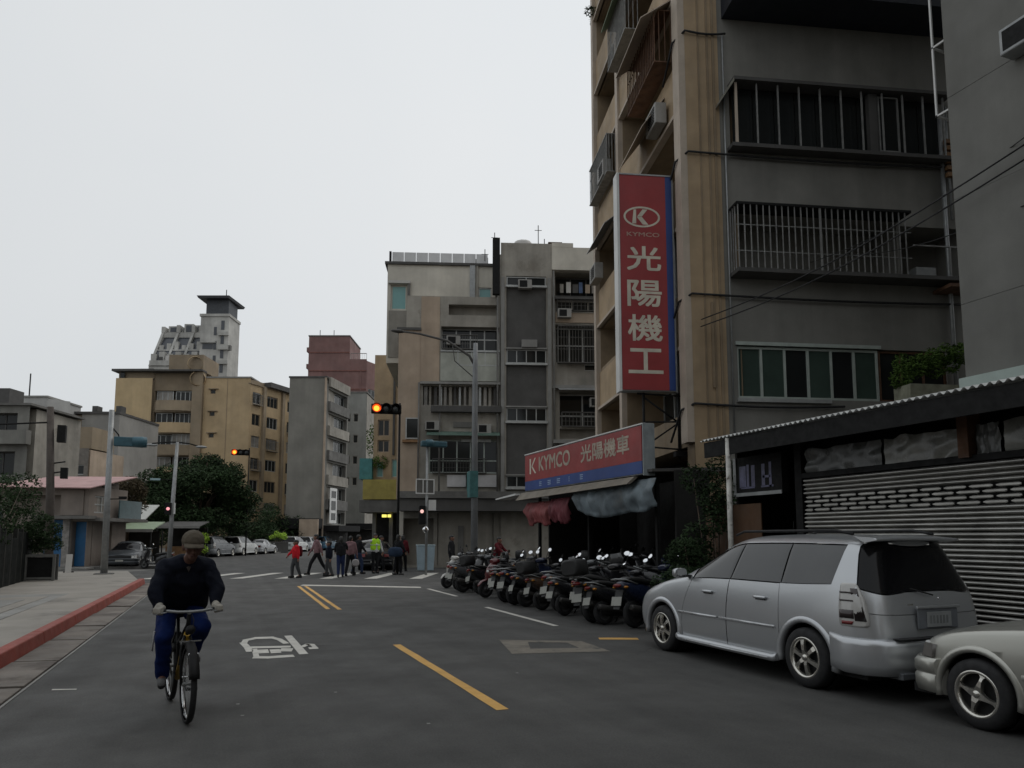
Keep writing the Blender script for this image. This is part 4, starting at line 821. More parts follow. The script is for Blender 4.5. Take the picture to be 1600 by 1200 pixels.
hang('tarpaulin', 'dirty blue grey tarpaulin drooping under the near end of the canopy', pm('blue_grey_tarpaulin', (.22, .27, .30), .6, var=.45, scale=1.6, streak=.45, dirt=((.12, .13, .13), 1.2, .55)), 13.0, 16.7, 2.12, 2.86, 12)

# ================================================================ shed with the roller shutter
SH = thing('shed', 'dark lean-to shed with corrugated roof and wide steel roller shutter behind the cars', 'shed', (8.6, 7, 0))
vs, fs = [], []                                                            # corrugated roof, y from 1.5 to 10.75
ny = 9 * 60
for i in range(ny + 1):
    y = 1.5 + 9.25 * i / ny; w = .02 * sin(2 * pi * i / 6)
    for x, z in ((-.7, 3.33), (1.86, 3.74)): vs.append((x, y - 7, z + w)); vs.append((x, y - 7, z + w - .006))
for i in range(ny):
    a = i * 4; fs += [(a, a + 4, a + 6, a + 2), (a + 1, a + 3, a + 7, a + 5), (a, a + 1, a + 5, a + 4)]
MB().add(vs, fs, True).build('roof_sheet', pm('zinc_roof', (.5, .5, .48), .4, metal=.5, var=.2, scale=2, streak=.2), SH)
MB().box(-.66, -.62, -5.5, 3.7, 3.02, 3.29).build('fascia_board', BLACK, SH)
for k in range(10): MB().hexa([(-.6, -5.3 + k, 3.18), (1.8, -5.3 + k, 3.58), (1.8, -5.22 + k, 3.58), (-.6, -5.22 + k, 3.18), (-.6, -5.3 + k, 3.28), (1.8, -5.3 + k, 3.68), (1.8, -5.22 + k, 3.68), (-.6, -5.22 + k, 3.28)]).build('rafter', BLACK, SH)
MB().box(1.7, 1.86, -5.5, 3.7, 0, 3.62).build('back_wall', INTERIOR_SHADE, SH); MB().box(.1, 1.7, -5.5, -5.4, 0, 3.4).build('dark_end_wall', INTERIOR_SHADE, SH)
MB().box(-.02, .12, 2.05, 2.2, 0, 3.35).build('post', BLACK, SH); MB().box(-.08, .16, -.82, -.68, 2.6, 3.3).build('post', RUST, SH)
MB().box(-.03, .09, -5.5, 2.04, 2.55, 2.63).build('shutter_head', BLACK, SH)
# shutter slats
def slat(z, h): 
    prof = [(.03, z), (.01, z + h * .2), (-.03, z + h * .36), (-.036, z + h * .55), (-.012, z + h * .86), (.03, z + h * .99)]
    return prof
def slat_mesh(y0, y1, z, h):
    rings = [[(x, y, zz_) for x, zz_ in slat(z, h)] for y in (y0, y1)]
    return MB().loft(rings, False, False, True)
z = .03; k = 0; H_ = .066
g = random.Random(4)
while z < 2.52:
    row = None
    if 1.95 < z < 2.21: row = k
    if row is None:
        o = slat_mesh(-5.3, 2.0, z, H_ * 1.0).build('slat', SHUTM, SH); o.location.x = g.uniform(-.007, .007); o.rotation_euler = (g.uniform(-.0008, .0008), 0, g.uniform(-.001, .001))
    else:                                                                  # open grille rows: links with gaps between them
        y = -5.3 + (.17 if k % 2 else 0)
        while y < 1.97:
            y1 = min(y + .30, 2.0)
            MB().loft([[(-.036 + .03 * abs(q) , yy, z + H_ * (.5 + q * hh)) for q in (-1, -.5, .5, 1)] for yy, hh in ((y, .16), (y + .035, .36), (y1 - .035, .36), (y1, .16))], False, False, False).build('slat_link', SHUTM, SH)
            y += .34
    z += H_; k += 1
MB().box(.035, .06, -5.3, 2.0, .0, 2.55).build('shutter_backing', BLACK, SH); MB().box(-.06, .02, -5.3, 2.0, 0, .03).build('shutter_bar', STEEL, SH); MB().box(-.075, -.03, -1.75, -1.6, .30, .42).build('lock_box', BLACK, SH, bevel=.01)
def sheet(y0, y1, z0, z1, seed):
    nu, nv = 16, 6; vs, fs = [], []
    for i in range(nu + 1):
        for j in range(nv + 1):
            u, v_ = i / nu, j / nv
            vs.append((.03 + .05 * noise.noise(Vector((u * 6, v_ * 3, seed))), y0 + (y1 - y0) * u, z1 + (z0 - z1) * v_ + (.06 * noise.noise(Vector((u * 5, seed, 2))) if j == 0 else 0)))
    for i in range(nu):
        for j in range(nv): a = i * (nv + 1) + j; fs.append((a, a + nv + 1, a + nv + 2, a + 1))
    return MB().add(vs, fs, True)
PL = pm('cloudy_plastic', (.26, .26, .235), .25, var=.4, scale=3, streak=.3); PL2 = pm('grey_plastic', (.11, .115, .11), .3, var=.4, scale=3, streak=.3)
for i, (a, b_, m_) in enumerate(((-5.0, -2.9, PL2), (-2.85, -1.2, PL), (-1.15, -.85, PL2), (-.65, .5, PL), (.55, 2.0, PL2))): sheet(a, b_, 2.64, 3.0, i).build('plastic_sheet', m_, SH)
MB().box(.0, .03, 3.05, 4.6, .0, 2.2).build('rusty_panel', pm('rusty_sheet', (.12, .065, .035), .8, var=.3, scale=2, streak=.4), SH, bevel=.004)
MB().box(.03, 1.7, 3.66, 3.72, .0, 3.5).build('dark_end_wall', INTERIOR_SHADE, SH)
o = MB().tube([(-.65, 3.05, .0), (-.65, 3.05, 3.3)], .045, 8).build('post', pm('flaking_white_paint', (.55, .54, .5), .7, var=.3, scale=6, dirt=((.12, .1, .08), 9, .55)), SH)
SB = thing('hanging_sign', 'small dark violet lightbox sign in a grey frame under the shed roof', 'sign', (8.5, 10.0, 2.36))
MB().box(0, .14, -.6, .6, 0, .66).build('sign_box', BLACK, SB)
MB().box(-.02, .0, -.6, .6, -.03, .03).build('sign_frame', STEEL, SB); MB().box(-.02, .0, .53, .6, .031, .66).build('sign_frame', STEEL, SB)
VL = pm('violet_print', (.13, .13, .22), .5, var=.4, scale=6); mb = MB()
for a, b_, z0, z1 in ((.28, .45, .12, .5), (.2, .26, .12, .52), (.05, .14, .12, .5), (.06, .42, .1, .13), (-.12, -.2, .12, .5), (-.3, -.36, .1, .52), (-.14, -.34, .26, .3), (-.1, -.4, .1, .13)): mb.box(-.004, -.001, min(a, b_), max(a, b_), z0, z1)
mb.build('sign_print', VL, SB)

# ================================================================ scooters
SC_PAINT = pm('scooter_paint', (.014, .014, .016), .3, var=.15, scale=4, coat=.35); SC_BLK = pm('scooter_plastic', (.014, .014, .014), .6, var=.2, scale=6); SEAT = pm('vinyl_seat', (.015, .015, .015), .55, var=.2, scale=5)
TAILR = pm('red_lens', (.16, .01, .01), .15, var=.1); CLEAR = pm('clear_lens', (.55, .55, .53), .12, var=.1, spec=.7); PLATE = pm('number_plate', (.30, .30, .27), .5, var=.1, scale=6)
def make_scooter(kind=0):
    """nose towards +y, wheels at y = -.62 and .62, standing at the origin"""
    t = thing('scooter', 'motor scooter', 'scooter', (0, 0, 0), 0, 'scooters parked along the kerb')
    def wheel(y):
        w = MB().lathe([(.155, -.045), (.2, -.052), (.228, -.04), (.238, 0), (.228, .04), (.2, .052), (.155, .045)], 22, (0, y, .238), 'x').build('wheel', RUBBER, t)
        r_ = MB().lathe([(.03, -.05), (.05, -.05), (.055, -.02), (.15, -.035), (.158, -.045), (.158, .045), (.15, .035), (.055, .02), (.05, .05), (.03, .05)], 18, (0, y, .238), 'x')
        r_.build('rim', pm('dull_rim', (.09, .09, .09), .5, metal=.4), w)
    wheel(-.62); wheel(.62)
    MB().loft([sup(0, y, z, w, h, 14) for y, z, w, h in ((-.98, .74, .10, .06), (-.9, .72, .22, .16), (-.7, .64, .32, .28), (-.42, .55, .34, .40), (-.18, .46, .33, .42), (-.08, .40, .28, .34), (-.04, .36, .2, .2))]).build('rear_body', SC_PAINT, t)
    MB().loft([sup(0, y, z, w, h, 14) for y, z, w, h in ((-.86, .82, .16, .05), (-.76, .83, .27, .09), (-.5, .80, .31, .11), (-.26, .755, .30, .10), (-.1, .74, .25, .09), (-.02, .72, .14, .05))]).build('seat', SEAT, t)
    MB().loft([sup(0, y, z, w, h, 12) for y, z, w, h in ((-.12, .27, .30, .12), (.1, .255, .34, .08), (.3, .27, .34, .09), (.4, .32, .30, .1))]).build('footboard', SC_BLK, t)
    # leg shield: a shell rising to the bars
    rings = []
    for z, y, w, d in ((.30, .40, .30, .10), (.45, .46, .40, .13), (.62, .47, .42, .15), (.78, .43, .38, .15), (.90, .37, .28, .13), (.96, .34, .18, .09)):
        rings.append([(w / 2 * cos(a), y + d * (sin(a) if sin(a) > 0 else sin(a) * .25), z) for a in [2 * pi * k / 16 for k in range(16)]])
    MB().loft(rings).build('leg_shield', SC_PAINT, t)
    MB().loft([sup(0, y, z, w, h, 12) for y, z, w, h in ((.22, 1.0, .16, .06), (.3, 1.0, .32, .13), (.4, .99, .30, .15), (.47, .97, .18, .10))]).build('handlebar_cover', SC_PAINT, t)
    MB().ell((0, .55, .70), (.1, .05, .08), 12, 6).build('headlight', CLEAR, t)
    MB().tube([(-.34, .22, 1.03), (-.2, .3, 1.02), (0, .32, 1.0), (.2, .3, 1.02), (.34, .22, 1.03)], .014, 6).build('handlebar', SC_BLK, t)
    for s_ in (-1, 1):
        MB().tube([(s_ * .25, .27, 1.025), (s_ * .37, .2, 1.035)], .02, 8).build('grip', RUBBER, t)
        st = MB().tube([(s_ * .2, .31, 1.03), (s_ * .25, .33, 1.16), (s_ * .32, .32, 1.20)], .007, 5).build('mirror_stem', SC_BLK, t)
        MB().lathe([(.005, .018), (.05, .014), (.056, 0)], 14, (0, 0, 0), 'y').build('mirror_shell', SC_BLK, t, (s_ * .33, .33, 1.225), (R(-14), 0, 0))
        m = MB().lathe([(.003, -.003), (.053, 0)], 14, (0, 0, 0), 'y').build('mirror', MIRROR, t, (s_ * .33, .325, 1.225), (R(-22), 0, 0)); m.scale = (1.15, 1, .82)
        MB().ell((s_ * .13, -.9, .70), (.035, .05, .025), 8, 5).build('indicator', pm('amber_lens', (.5, .2, .02), .2), t)
        MB().tube([(s_ * .085, .47, .55), (s_ * .09, .62, .24)], .026, 8).build('fork_leg', STEEL, t)
    MB().loft([sup(0, y, z, w, h, 12) for y, z, w, h in ((.36, .40, .06, .03), (.42, .47, .14, .05), (.6, .50, .15, .05), (.78, .44, .13, .04), (.87, .34, .08, .03))]).build('front_mudguard', SC_PAINT, t)
    MB().ell((0, -.985, .73), (.10, .03, .035), 10, 6).build('tail_light', TAILR, t)
    MB().hexa([(-.09, -.93, .66), (.09, -.93, .66), (.09, -.9, .66), (-.09, -.9, .66), (-.07, -1.05, .34), (.07, -1.05, .34), (.07, -1.03, .34), (-.07, -1.03, .34)]).build('rear_mudguard', SC_BLK, t)
    MB().hexa([(-.11, -1.054, .40), (.11, -1.054, .40), (.11, -1.046, .40), (-.11, -1.046, .40), (-.11, -1.01, .545), (.11, -1.01, .545), (.11, -1.002, .545), (-.11, -1.002, .545)]).build('number_plate', PLATE, t)
    MB().loft([sup(.17, y, z, w, h, 10) for y, z, w, h in ((-.88, .36, .07, .07), (-.84, .35, .11, .12), (-.5, .29, .11, .12), (-.42, .27, .05, .05), (-.1, .2, .04, .04))]).build('exhaust', pm('dark_exhaust', (.06, .058, .055), .5, metal=.5), t)  # exhaust in an even dark grey
    MB().loft([sup(0, y, z, w, h, 10) for y, z, w, h in ((-.7, .26, .16, .14), (-.5, .26, .26, .2), (-.15, .24, .24, .2), (-.1, .24, .1, .1))]).build('engine', SC_BLK, t)
    if kind == 1:                                                          # delivery type: top box and windscreen
        MB().loft([sup(0, y, z, w, h, 14, 4) for y, z, w, h in ((-1.16, 1.02, .30, .24), (-1.13, 1.02, .38, .31), (-.82, 1.02, .38, .31), (-.79, 1.02, .32, .26))]).build('top_box', SC_BLK, t)
        MB().loft([[(x, .50 - .05 * abs(x) * 6 - zz_ * .16, 1.0 + zz_) for x in (-w, -w * .5, 0, w * .5, w)] + [(x, .49 - .05 * abs(x) * 6 - zz_ * .16, 1.0 + zz_) for x in (w, w * .5, 0, -w * .5, -w)] for zz_, w in ((0, .14), (.14, .17), (.26, .12))]).build('windscreen', pm('smoked_screen', (.05, .05, .05), .1), t)
    if kind == 2:                                                          # older type: front basket and a low screen
        mb = MB()
        for z_ in (.62, .72, .82): mb.tube([(-.16, .62, z_), (.16, .62, z_), (.13, .86, z_), (-.13, .86, z_), (-.16, .62, z_)], .006, 4)
        for x_ in (-.12, -.04, .04, .12): mb.tube([(x_, .62, .85), (x_, .62, .6), (x_ * .85, .86, .6), (x_ * .85, .86, .85)], .005, 4)
        mb.build('basket', BLACK, t)
    MB().tube([(-.1, -.12, .2), (-.24, -.16, .01)], .012, 6).build('side_stand', BLACK, t)
    MB().tube([(-.14, -.62, .74), (-.16, -.95, .83), (0, -1.02, .84), (.16, -.95, .83), (.14, -.62, .74)], .012, 6).build('grab_rail', STEEL, t)
    return t
PAINTS = {n: pm('scooter_paint_' + n, c_, .3, var=.12, scale=4, coat=.35) for n, c_ in dict(white=(.42, .41, .38), red=(.085, .006, .008), silver=(.10, .105, .11), blue=(.012, .018, .045), brown=(.075, .045, .028), grey=(.045, .045, .047)).items()}
scooter0 = make_scooter(); scooter1 = make_scooter(1); scooter2 = make_scooter(2)
spots = [  # x, y, heading (degrees, clockwise from up the street), colour, label
    (7.1, 22.55, -110, 'white', 'white scooter with its nose to the road, first of the row at the crossing end'),
    (7.85, 21.95, -100, 'grey', 'grey scooter nose out beside the white one at the crossing end'),
    (7.35, 21.2, 78, '', 'black scooter parked tail out two places after the white one'),
    (7.35, 20.5, 76, 'silver', 'silver scooter parked tail out between two black ones near the crossing'),
    (7.4, 19.8, 80, '', 'black scooter parked tail out between the silver one and the red pair'),
    (7.3, 18.7, -108, 'red', 'red scooter parked nose out with its front wheel on the road'),
    (7.3, 17.95, 72, 'grey', 'dark grey scooter parked tail out beside the red nose-out one'),
    (7.35, 17.2, 75, '', 'black scooter parked tail out two places after the red nose-out one'),
    (7.3, 16.5, 72, 'blue', 'dark blue scooter in the row below the red tarpaulins'),
    (7.35, 15.85, 74, '', 'black scooter parked tail out between the dark blue and the brown one'),
    (7.25, 15.15, 70, 'brown', 'brown scooter parked tail out below the blue grey tarpaulin'),
    (7.3, 14.5, 73, 'silver', 'silver scooter parked tail out next to the brown one'),
    (7.3, 13.9, 70, '', 'black scooter parked tail out between the silver and the grey one'),
    (7.25, 13.3, 72, 'grey', 'dark grey scooter parked tail out below the near end of the sign'),
    (7.25, 12.7, 70, '', 'black scooter with top box third from the green shrub by the van'),
    (7.25, 12.1, 73, '', 'black scooter second from the green shrub by the van'),
    (7.3, 11.5, 71, 'blue', 'dark blue scooter right beside the green shrub by the van'),
    (9.75, 18.6, 165, '', 'black scooter in the back row, farthest into the arcade'),
    (9.55, 17.7, 160, 'silver', 'silver scooter in the back row behind the dark blue one'),
    (9.4, 16.9, 162, '', 'black scooter second along the back row under the canopy'),
    (9.25, 16.0, 158, 'grey', 'grey scooter in the middle of the back row under the canopy'),
    (9.1, 15.1, 160, '', 'black scooter in the back row under the blue grey tarpaulin'),
    (8.95, 14.2, 158, 'blue', 'dark blue scooter in the back row at the near end of the canopy'),
    (8.95, 13.1, 150, '', 'black scooter nearest the rusty panel in the back row'),
    (9.0, 26.6, -95, '', 'black scooter standing alone at the corner by the crossing'),
    (9.7, 25.6, -60, 'grey', 'grey scooter by the corner in front of the pale shutter'),
    (8.5, 25.6, -80, 'silver', 'silver scooter at the corner just beyond the white one'),
]
for i, (x, y, hd, c_, lab) in enumerate(spots):
    z0 = .14 if (x > 8.9 and y < 23) else 0
    if i == 0:
        sc = copy_tree(scooter0, (x, y, z0), R(-hd), lab, {'scooter_paint': PAINTS[c_]})
    else: sc = copy_tree(scooter1 if 'top box' in lab or i in (4, 10, 19, 25) else scooter2 if i in (3, 8, 13, 22) else scooter0, (x, y + rnd.uniform(-.13, .13), z0), R(-hd + rnd.uniform(-12, 12)), lab, {'scooter_paint': PAINTS[c_]} if c_ else None)
    sc.rotation_euler = (0, R(-6 + rnd.uniform(-4, 2)), sc.rotation_euler.z); sc.location.x += rnd.uniform(-.2, .2); q_ = rnd.uniform(.93, 1.05); sc.scale = (q_, q_, q_)
    for k_ in sc.children:
        if k_.name.startswith('mirror.'): k_.rotation_euler.x += R(rnd.uniform(-16, 14)); k_.rotation_euler.z += R(rnd.uniform(-25, 25))
for s0_ in (scooter0, scooter1, scooter2):
    for c_ in [c for k in list(s0_.children) for c in list(k.children)] + list(s0_.children) + [s0_]: bpy.data.objects.remove(c_)

# ================================================================ cars
def car_shell(st, lvl=2):
    """body cage from stations (front to rear), each a list of (x, y, z) from the sill up to the roof centre; returns cage mesh with material groups"""
    bm = bmesh.new(); nr = len(st[0][0]); V = {}
    cr = bm.edges.layers.float.new('crease_edge')
    for i, (row, _) in enumerate(st):
        for j, (x, y, z) in enumerate(row):
            for s_ in (1, -1):
                if x == 0 and s_ == -1: V[i, j, s_] = V[i, j, 1]; continue
                V[i, j, s_] = bm.verts.new((x * s_, y, z))
    for i in range(len(st) - 1):
        grp = st[i][1]
        for j in range(nr - 1):
            for s_ in (1, -1):
                q = [V[i, j, s_], V[i, j + 1, s_], V[i + 1, j + 1, s_], V[i + 1, j, s_]]
                q2 = []
                for v_ in q:
                    if v_ not in q2: q2.append(v_)
                if len(q2) < 3: continue
                if s_ == 1: q2.reverse()
                try: f = bm.faces.new(q2)
                except ValueError: continue
                f.material_index = grp[j]; f.smooth = True
    for i in (0, len(st) - 1):                            # nose and tail
        L_ = [V[i, j, 1] for j in range(nr)] + [V[i, j, -1] for j in range(nr - 2, -1, -1)]
        u = []
        for v_ in L_:
            if v_ not in u: u.append(v_)
    for i in (0, len(st) - 1):
        for j in range(nr - 1):
            q = [V[i, j, 1], V[i, j + 1, 1], V[i, j + 1, -1], V[i, j, -1]]; q2 = []
            for v_ in q:
                if v_ not in q2: q2.append(v_)
            if len(q2) < 3: continue
            if i: q2.reverse()
            try: f = bm.faces.new(q2); f.smooth = True; f.material_index = st[i][1][j] if i == 0 else st[i][1][j]
            except ValueError: pass
    bmesh.ops.recalc_face_normals(bm, faces=bm.faces)
    return bm, V
def split_shell(me, names, mats, parent, inset):
    """separate the groups of a finished body into parts, shrunk a little so that shut lines show"""
    src = bmesh.new(); src.from_mesh(me)
    groups = sorted({f.material_index for f in src.faces}); out = {}
    for gi in groups:
        bm = src.copy(); bmesh.ops.delete(bm, geom=[f for f in bm.faces if f.material_index != gi], context='FACES')
        seen = set(); comps = []
        for f in bm.faces:
            if f in seen: continue
            stack = [f]; comp = []; seen.add(f)
            while stack:
                a = stack.pop(); comp.append(a)
                for e_ in a.edges:
                    for n_ in e_.link_faces:
                        if n_ not in seen: seen.add(n_); stack.append(n_)
            comps.append([x.index for x in comp])
        if gi == 0: comps = [[f.index for f in bm.faces]]
        bm.faces.ensure_lookup_table(); bm.faces.index_update()
        for comp in comps:
            cs = set(comp); b2 = bm.copy(); b2.faces.ensure_lookup_table()
            bmesh.ops.delete(b2, geom=[b2.faces[i] for i in range(len(b2.faces)) if i not in cs], context='FACES')
            if inset.get(gi):
                w = inset[gi]; mv = {}
                for v_ in b2.verts:
                    be = [e_ for e_ in v_.link_edges if e_.is_boundary]
                    if be:
                        d = Vector((0, 0, 0))
                        for e_ in be:
                            f = e_.link_faces[0]; t_ = (e_.verts[1].co - e_.verts[0].co); n_ = f.normal.cross(t_)
                            if n_.length > 0:
                                n_.normalize()
                                if n_.dot(f.calc_center_median() - e_.verts[0].co) < 0: n_ = -n_
                                d += n_
                        if d.length > 0: mv[v_] = d.normalized() * w - v_.normal * (.004 if gi in GLASSG else .0)
                for v_, d in mv.items(): v_.co += d
                if gi in GLASSG:
                    for v_ in b2.verts: v_.co -= v_.normal * .006
            m2 = bpy.data.meshes.new(names[gi]); b2.to_mesh(m2); b2.free()
            for p in m2.polygons: p.material_index = 0; p.use_smooth = True
            m2.materials.clear(); m2.materials.append(mats[gi])
            o = bpy.data.objects.new(names[gi], m2); COL.objects.link(o); o.parent = parent; out.setdefault(gi, []).append(o)
        bm.free()
    src.free(); return out
GLASSG = {1, 2, 3, 4, 5}
NAMES = {0: 'body', 1: 'windscreen', 2: 'side_window', 3: 'side_window', 4: 'side_window', 5: 'rear_window', 6: 'front_door', 7: 'rear_door', 8: 'tailgate', 9: 'bonnet', 10: 'window_pillar'}
PAINT = pm('silver_car_paint', (.52, .535, .55), .32, metal=.65, var=.01, scale=2, coat=.5, rvar=False)
PAINT2 = pm('champagne_car_paint', (.46, .455, .41), .34, metal=.65, var=.02, scale=2, coat=.5, rvar=False)
CARG = pm('tinted_car_glass', (.008, .008, .009), .12, var=.1, spec=.25); CARG2 = pm('tinted_side_glass', (.075, .077, .078), .1, var=.1, scale=1, spec=.6)
LINER = pm('wheel_arch_liner', (.008, .008, .008), .9)
def finish_shell(bm, wheels, R_, paint, root, lvl):
    me = bpy.data.meshes.new('cage'); bm.to_mesh(me); bm.free()
    for k in range(11): me.materials.append(paint)
    o = bpy.data.objects.new('cage', me); COL.objects.link(o)
    ss = o.modifiers.new('s', 'SUBSURF'); ss.levels = lvl; ss.render_levels = lvl
    cutters = []
    for (y, z) in wheels:
        c_ = MB().lathe([(.001, -1.2), (R_, -1.2), (R_, 1.2), (.001, 1.2)], 40, (0, y, z), 'x').build('cut', LINER)
        b2 = bmesh.new(); b2.from_mesh(c_.data); bmesh.ops.remove_doubles(b2, verts=b2.verts, dist=.002); bmesh.ops.recalc_face_normals(b2, faces=b2.faces); b2.to_mesh(c_.data); b2.free()
        for mt in range(10): c_.data.materials.append(paint)
        m = o.modifiers.new('b', 'BOOLEAN'); m.object = c_; m.operation = 'DIFFERENCE'; m.solver = 'EXACT'; cutters.append(c_)
    bake(o)
    for c_ in cutters: bpy.data.objects.remove(c_)
    me2 = o.data
    mats = {0: paint, 1: CARG, 2: CARG2, 3: CARG2, 4: CARG2, 5: CARG, 6: paint, 7: paint, 8: paint, 9: paint, 10: RUBBER}
    from mathutils.bvhtree import BVHTree
    bv = BVHTree.FromPolygons([v_.co.copy() for v_ in me2.vertices], [tuple(p.vertices) for p in me2.polygons])
    out = split_shell(me2, NAMES, mats, root, {1: .012, 2: .012, 3: .012, 4: .012, 5: .012, 6: .0065, 7: .0065, 8: .007, 9: .006})
    bpy.data.objects.remove(o)
    # dark lining inside so that the shut lines stay dark
    return bv
def hug(bv, side, pts, off, inner):
    """closed shell following the body: grid of (angle, z) rays around a point inside the rear corner"""
    c_ = Vector((side * .52, -1.75, 0)); rows = []
    for z, a0, a1 in pts:
        ring = []
        for k in range(7):
            a = R(a0 + (a1 - a0) * k / 6); d = Vector((side * cos(a), -sin(a), 0)); o_ = c_ + Vector((0, 0, z))
            h = bv.ray_cast(o_ + d * 2, -d)[0]
            q = (h if h is not None else o_ + d * .4) + d * off; ring.append(tuple(q))
        for k in range(6, -1, -3):
            q = Vector(ring[k]); ring.append(tuple(q + (o_ - q).normalized() * inner))
        rows.append(ring)
    return MB().loft(rows)
def car_wheel(root, x, y, rt, rr, w, style, side):
    t = MB().lathe([(rr, -w / 2), (rr + .02, -w / 2 - .004), (rt - .03, -w / 2 + .005), (rt - .006, -w / 2 + .025), (rt, -.02), (rt, .02), (rt - .006, w / 2 - .025), (rt - .03, w / 2 - .005), (rr + .02, w / 2 + .004), (rr, w / 2)], 36, (0, 0, 0), 'x').build('wheel', RUBBER, root, (x, y, rt))
    RM = pm('alloy_rim', (.62, .60, .55), .22, metal=.9, var=.08)
    d = side * (w / 2)
    MB().lathe([(rr + .004, d), (rr - .006, d + side * .006), (rr - .022, d), (rr - .03, d - side * .05)], 36, (0, 0, 0), 'x').build('rim', RM, t)
    MB().lathe([(.001, d - side * .06), (rr - .01, d - side * .06)], 24, (0, 0, 0), 'x').build('wheel_hub', LINER, t)
    ns = 6 if style == 'six' else 4
    mb = MB()
    for k in range(ns):
        a = 2 * pi * k / ns + .35; ca, sa = cos(a), sin(a)
        def q(r_, off, dx): return (d + side * dx, r_ * ca - off * sa, r_ * sa + off * ca)
        if style == 'six':
            rg = [(.03, .03, -.004), (.08, .022, .004), (.14, .026, .0), (rr - .012, .034, -.012)]
        else:
            rg = [(.02, .045, .0), (.07, .026, .006), (.12, .014, .002), (rr - .045, .016, -.006), (rr - .012, .05, -.012)]
        for (r0, w0, x0), (r1, w1, x1) in zip(rg[:-1], rg[1:]):
            mb.hexa([q(r0, -w0, x0 - .03), q(r0, w0, x0 - .03), q(r1, w1, x1 - .03), q(r1, -w1, x1 - .03), q(r0, -w0 * .8, x0), q(r0, w0 * .8, x0), q(r1, w1 * .8, x1), q(r1, -w1 * .8, x1)])
    mb.build('spokes', RM, t)
    MB().lathe([(.001, d + side * .012), (.025, d + side * .011), (.036, d - side * .002), (.036, d - side * .04)], 16, (0, 0, 0), 'x').build('hub_cap', RM, t)
    return t
def arch_lip(root, x, y, z, r_, side, paint, w=.05):
    rings = []
    for k in range(25):
        a = R(-12) + R(204) * k / 24; c_, s_ = cos(a), sin(a)
        rings.append([(x + side * dx, y + (r_ + dr) * c_, z + (r_ + dr) * s_) for dx, dr in ((-.10, -.004), (.012, -.004), (.024, .018), (.016, w), (-.02, w + .02), (-.08, w))])
    return MB().loft(rings).build('wheel_arch', paint, root)

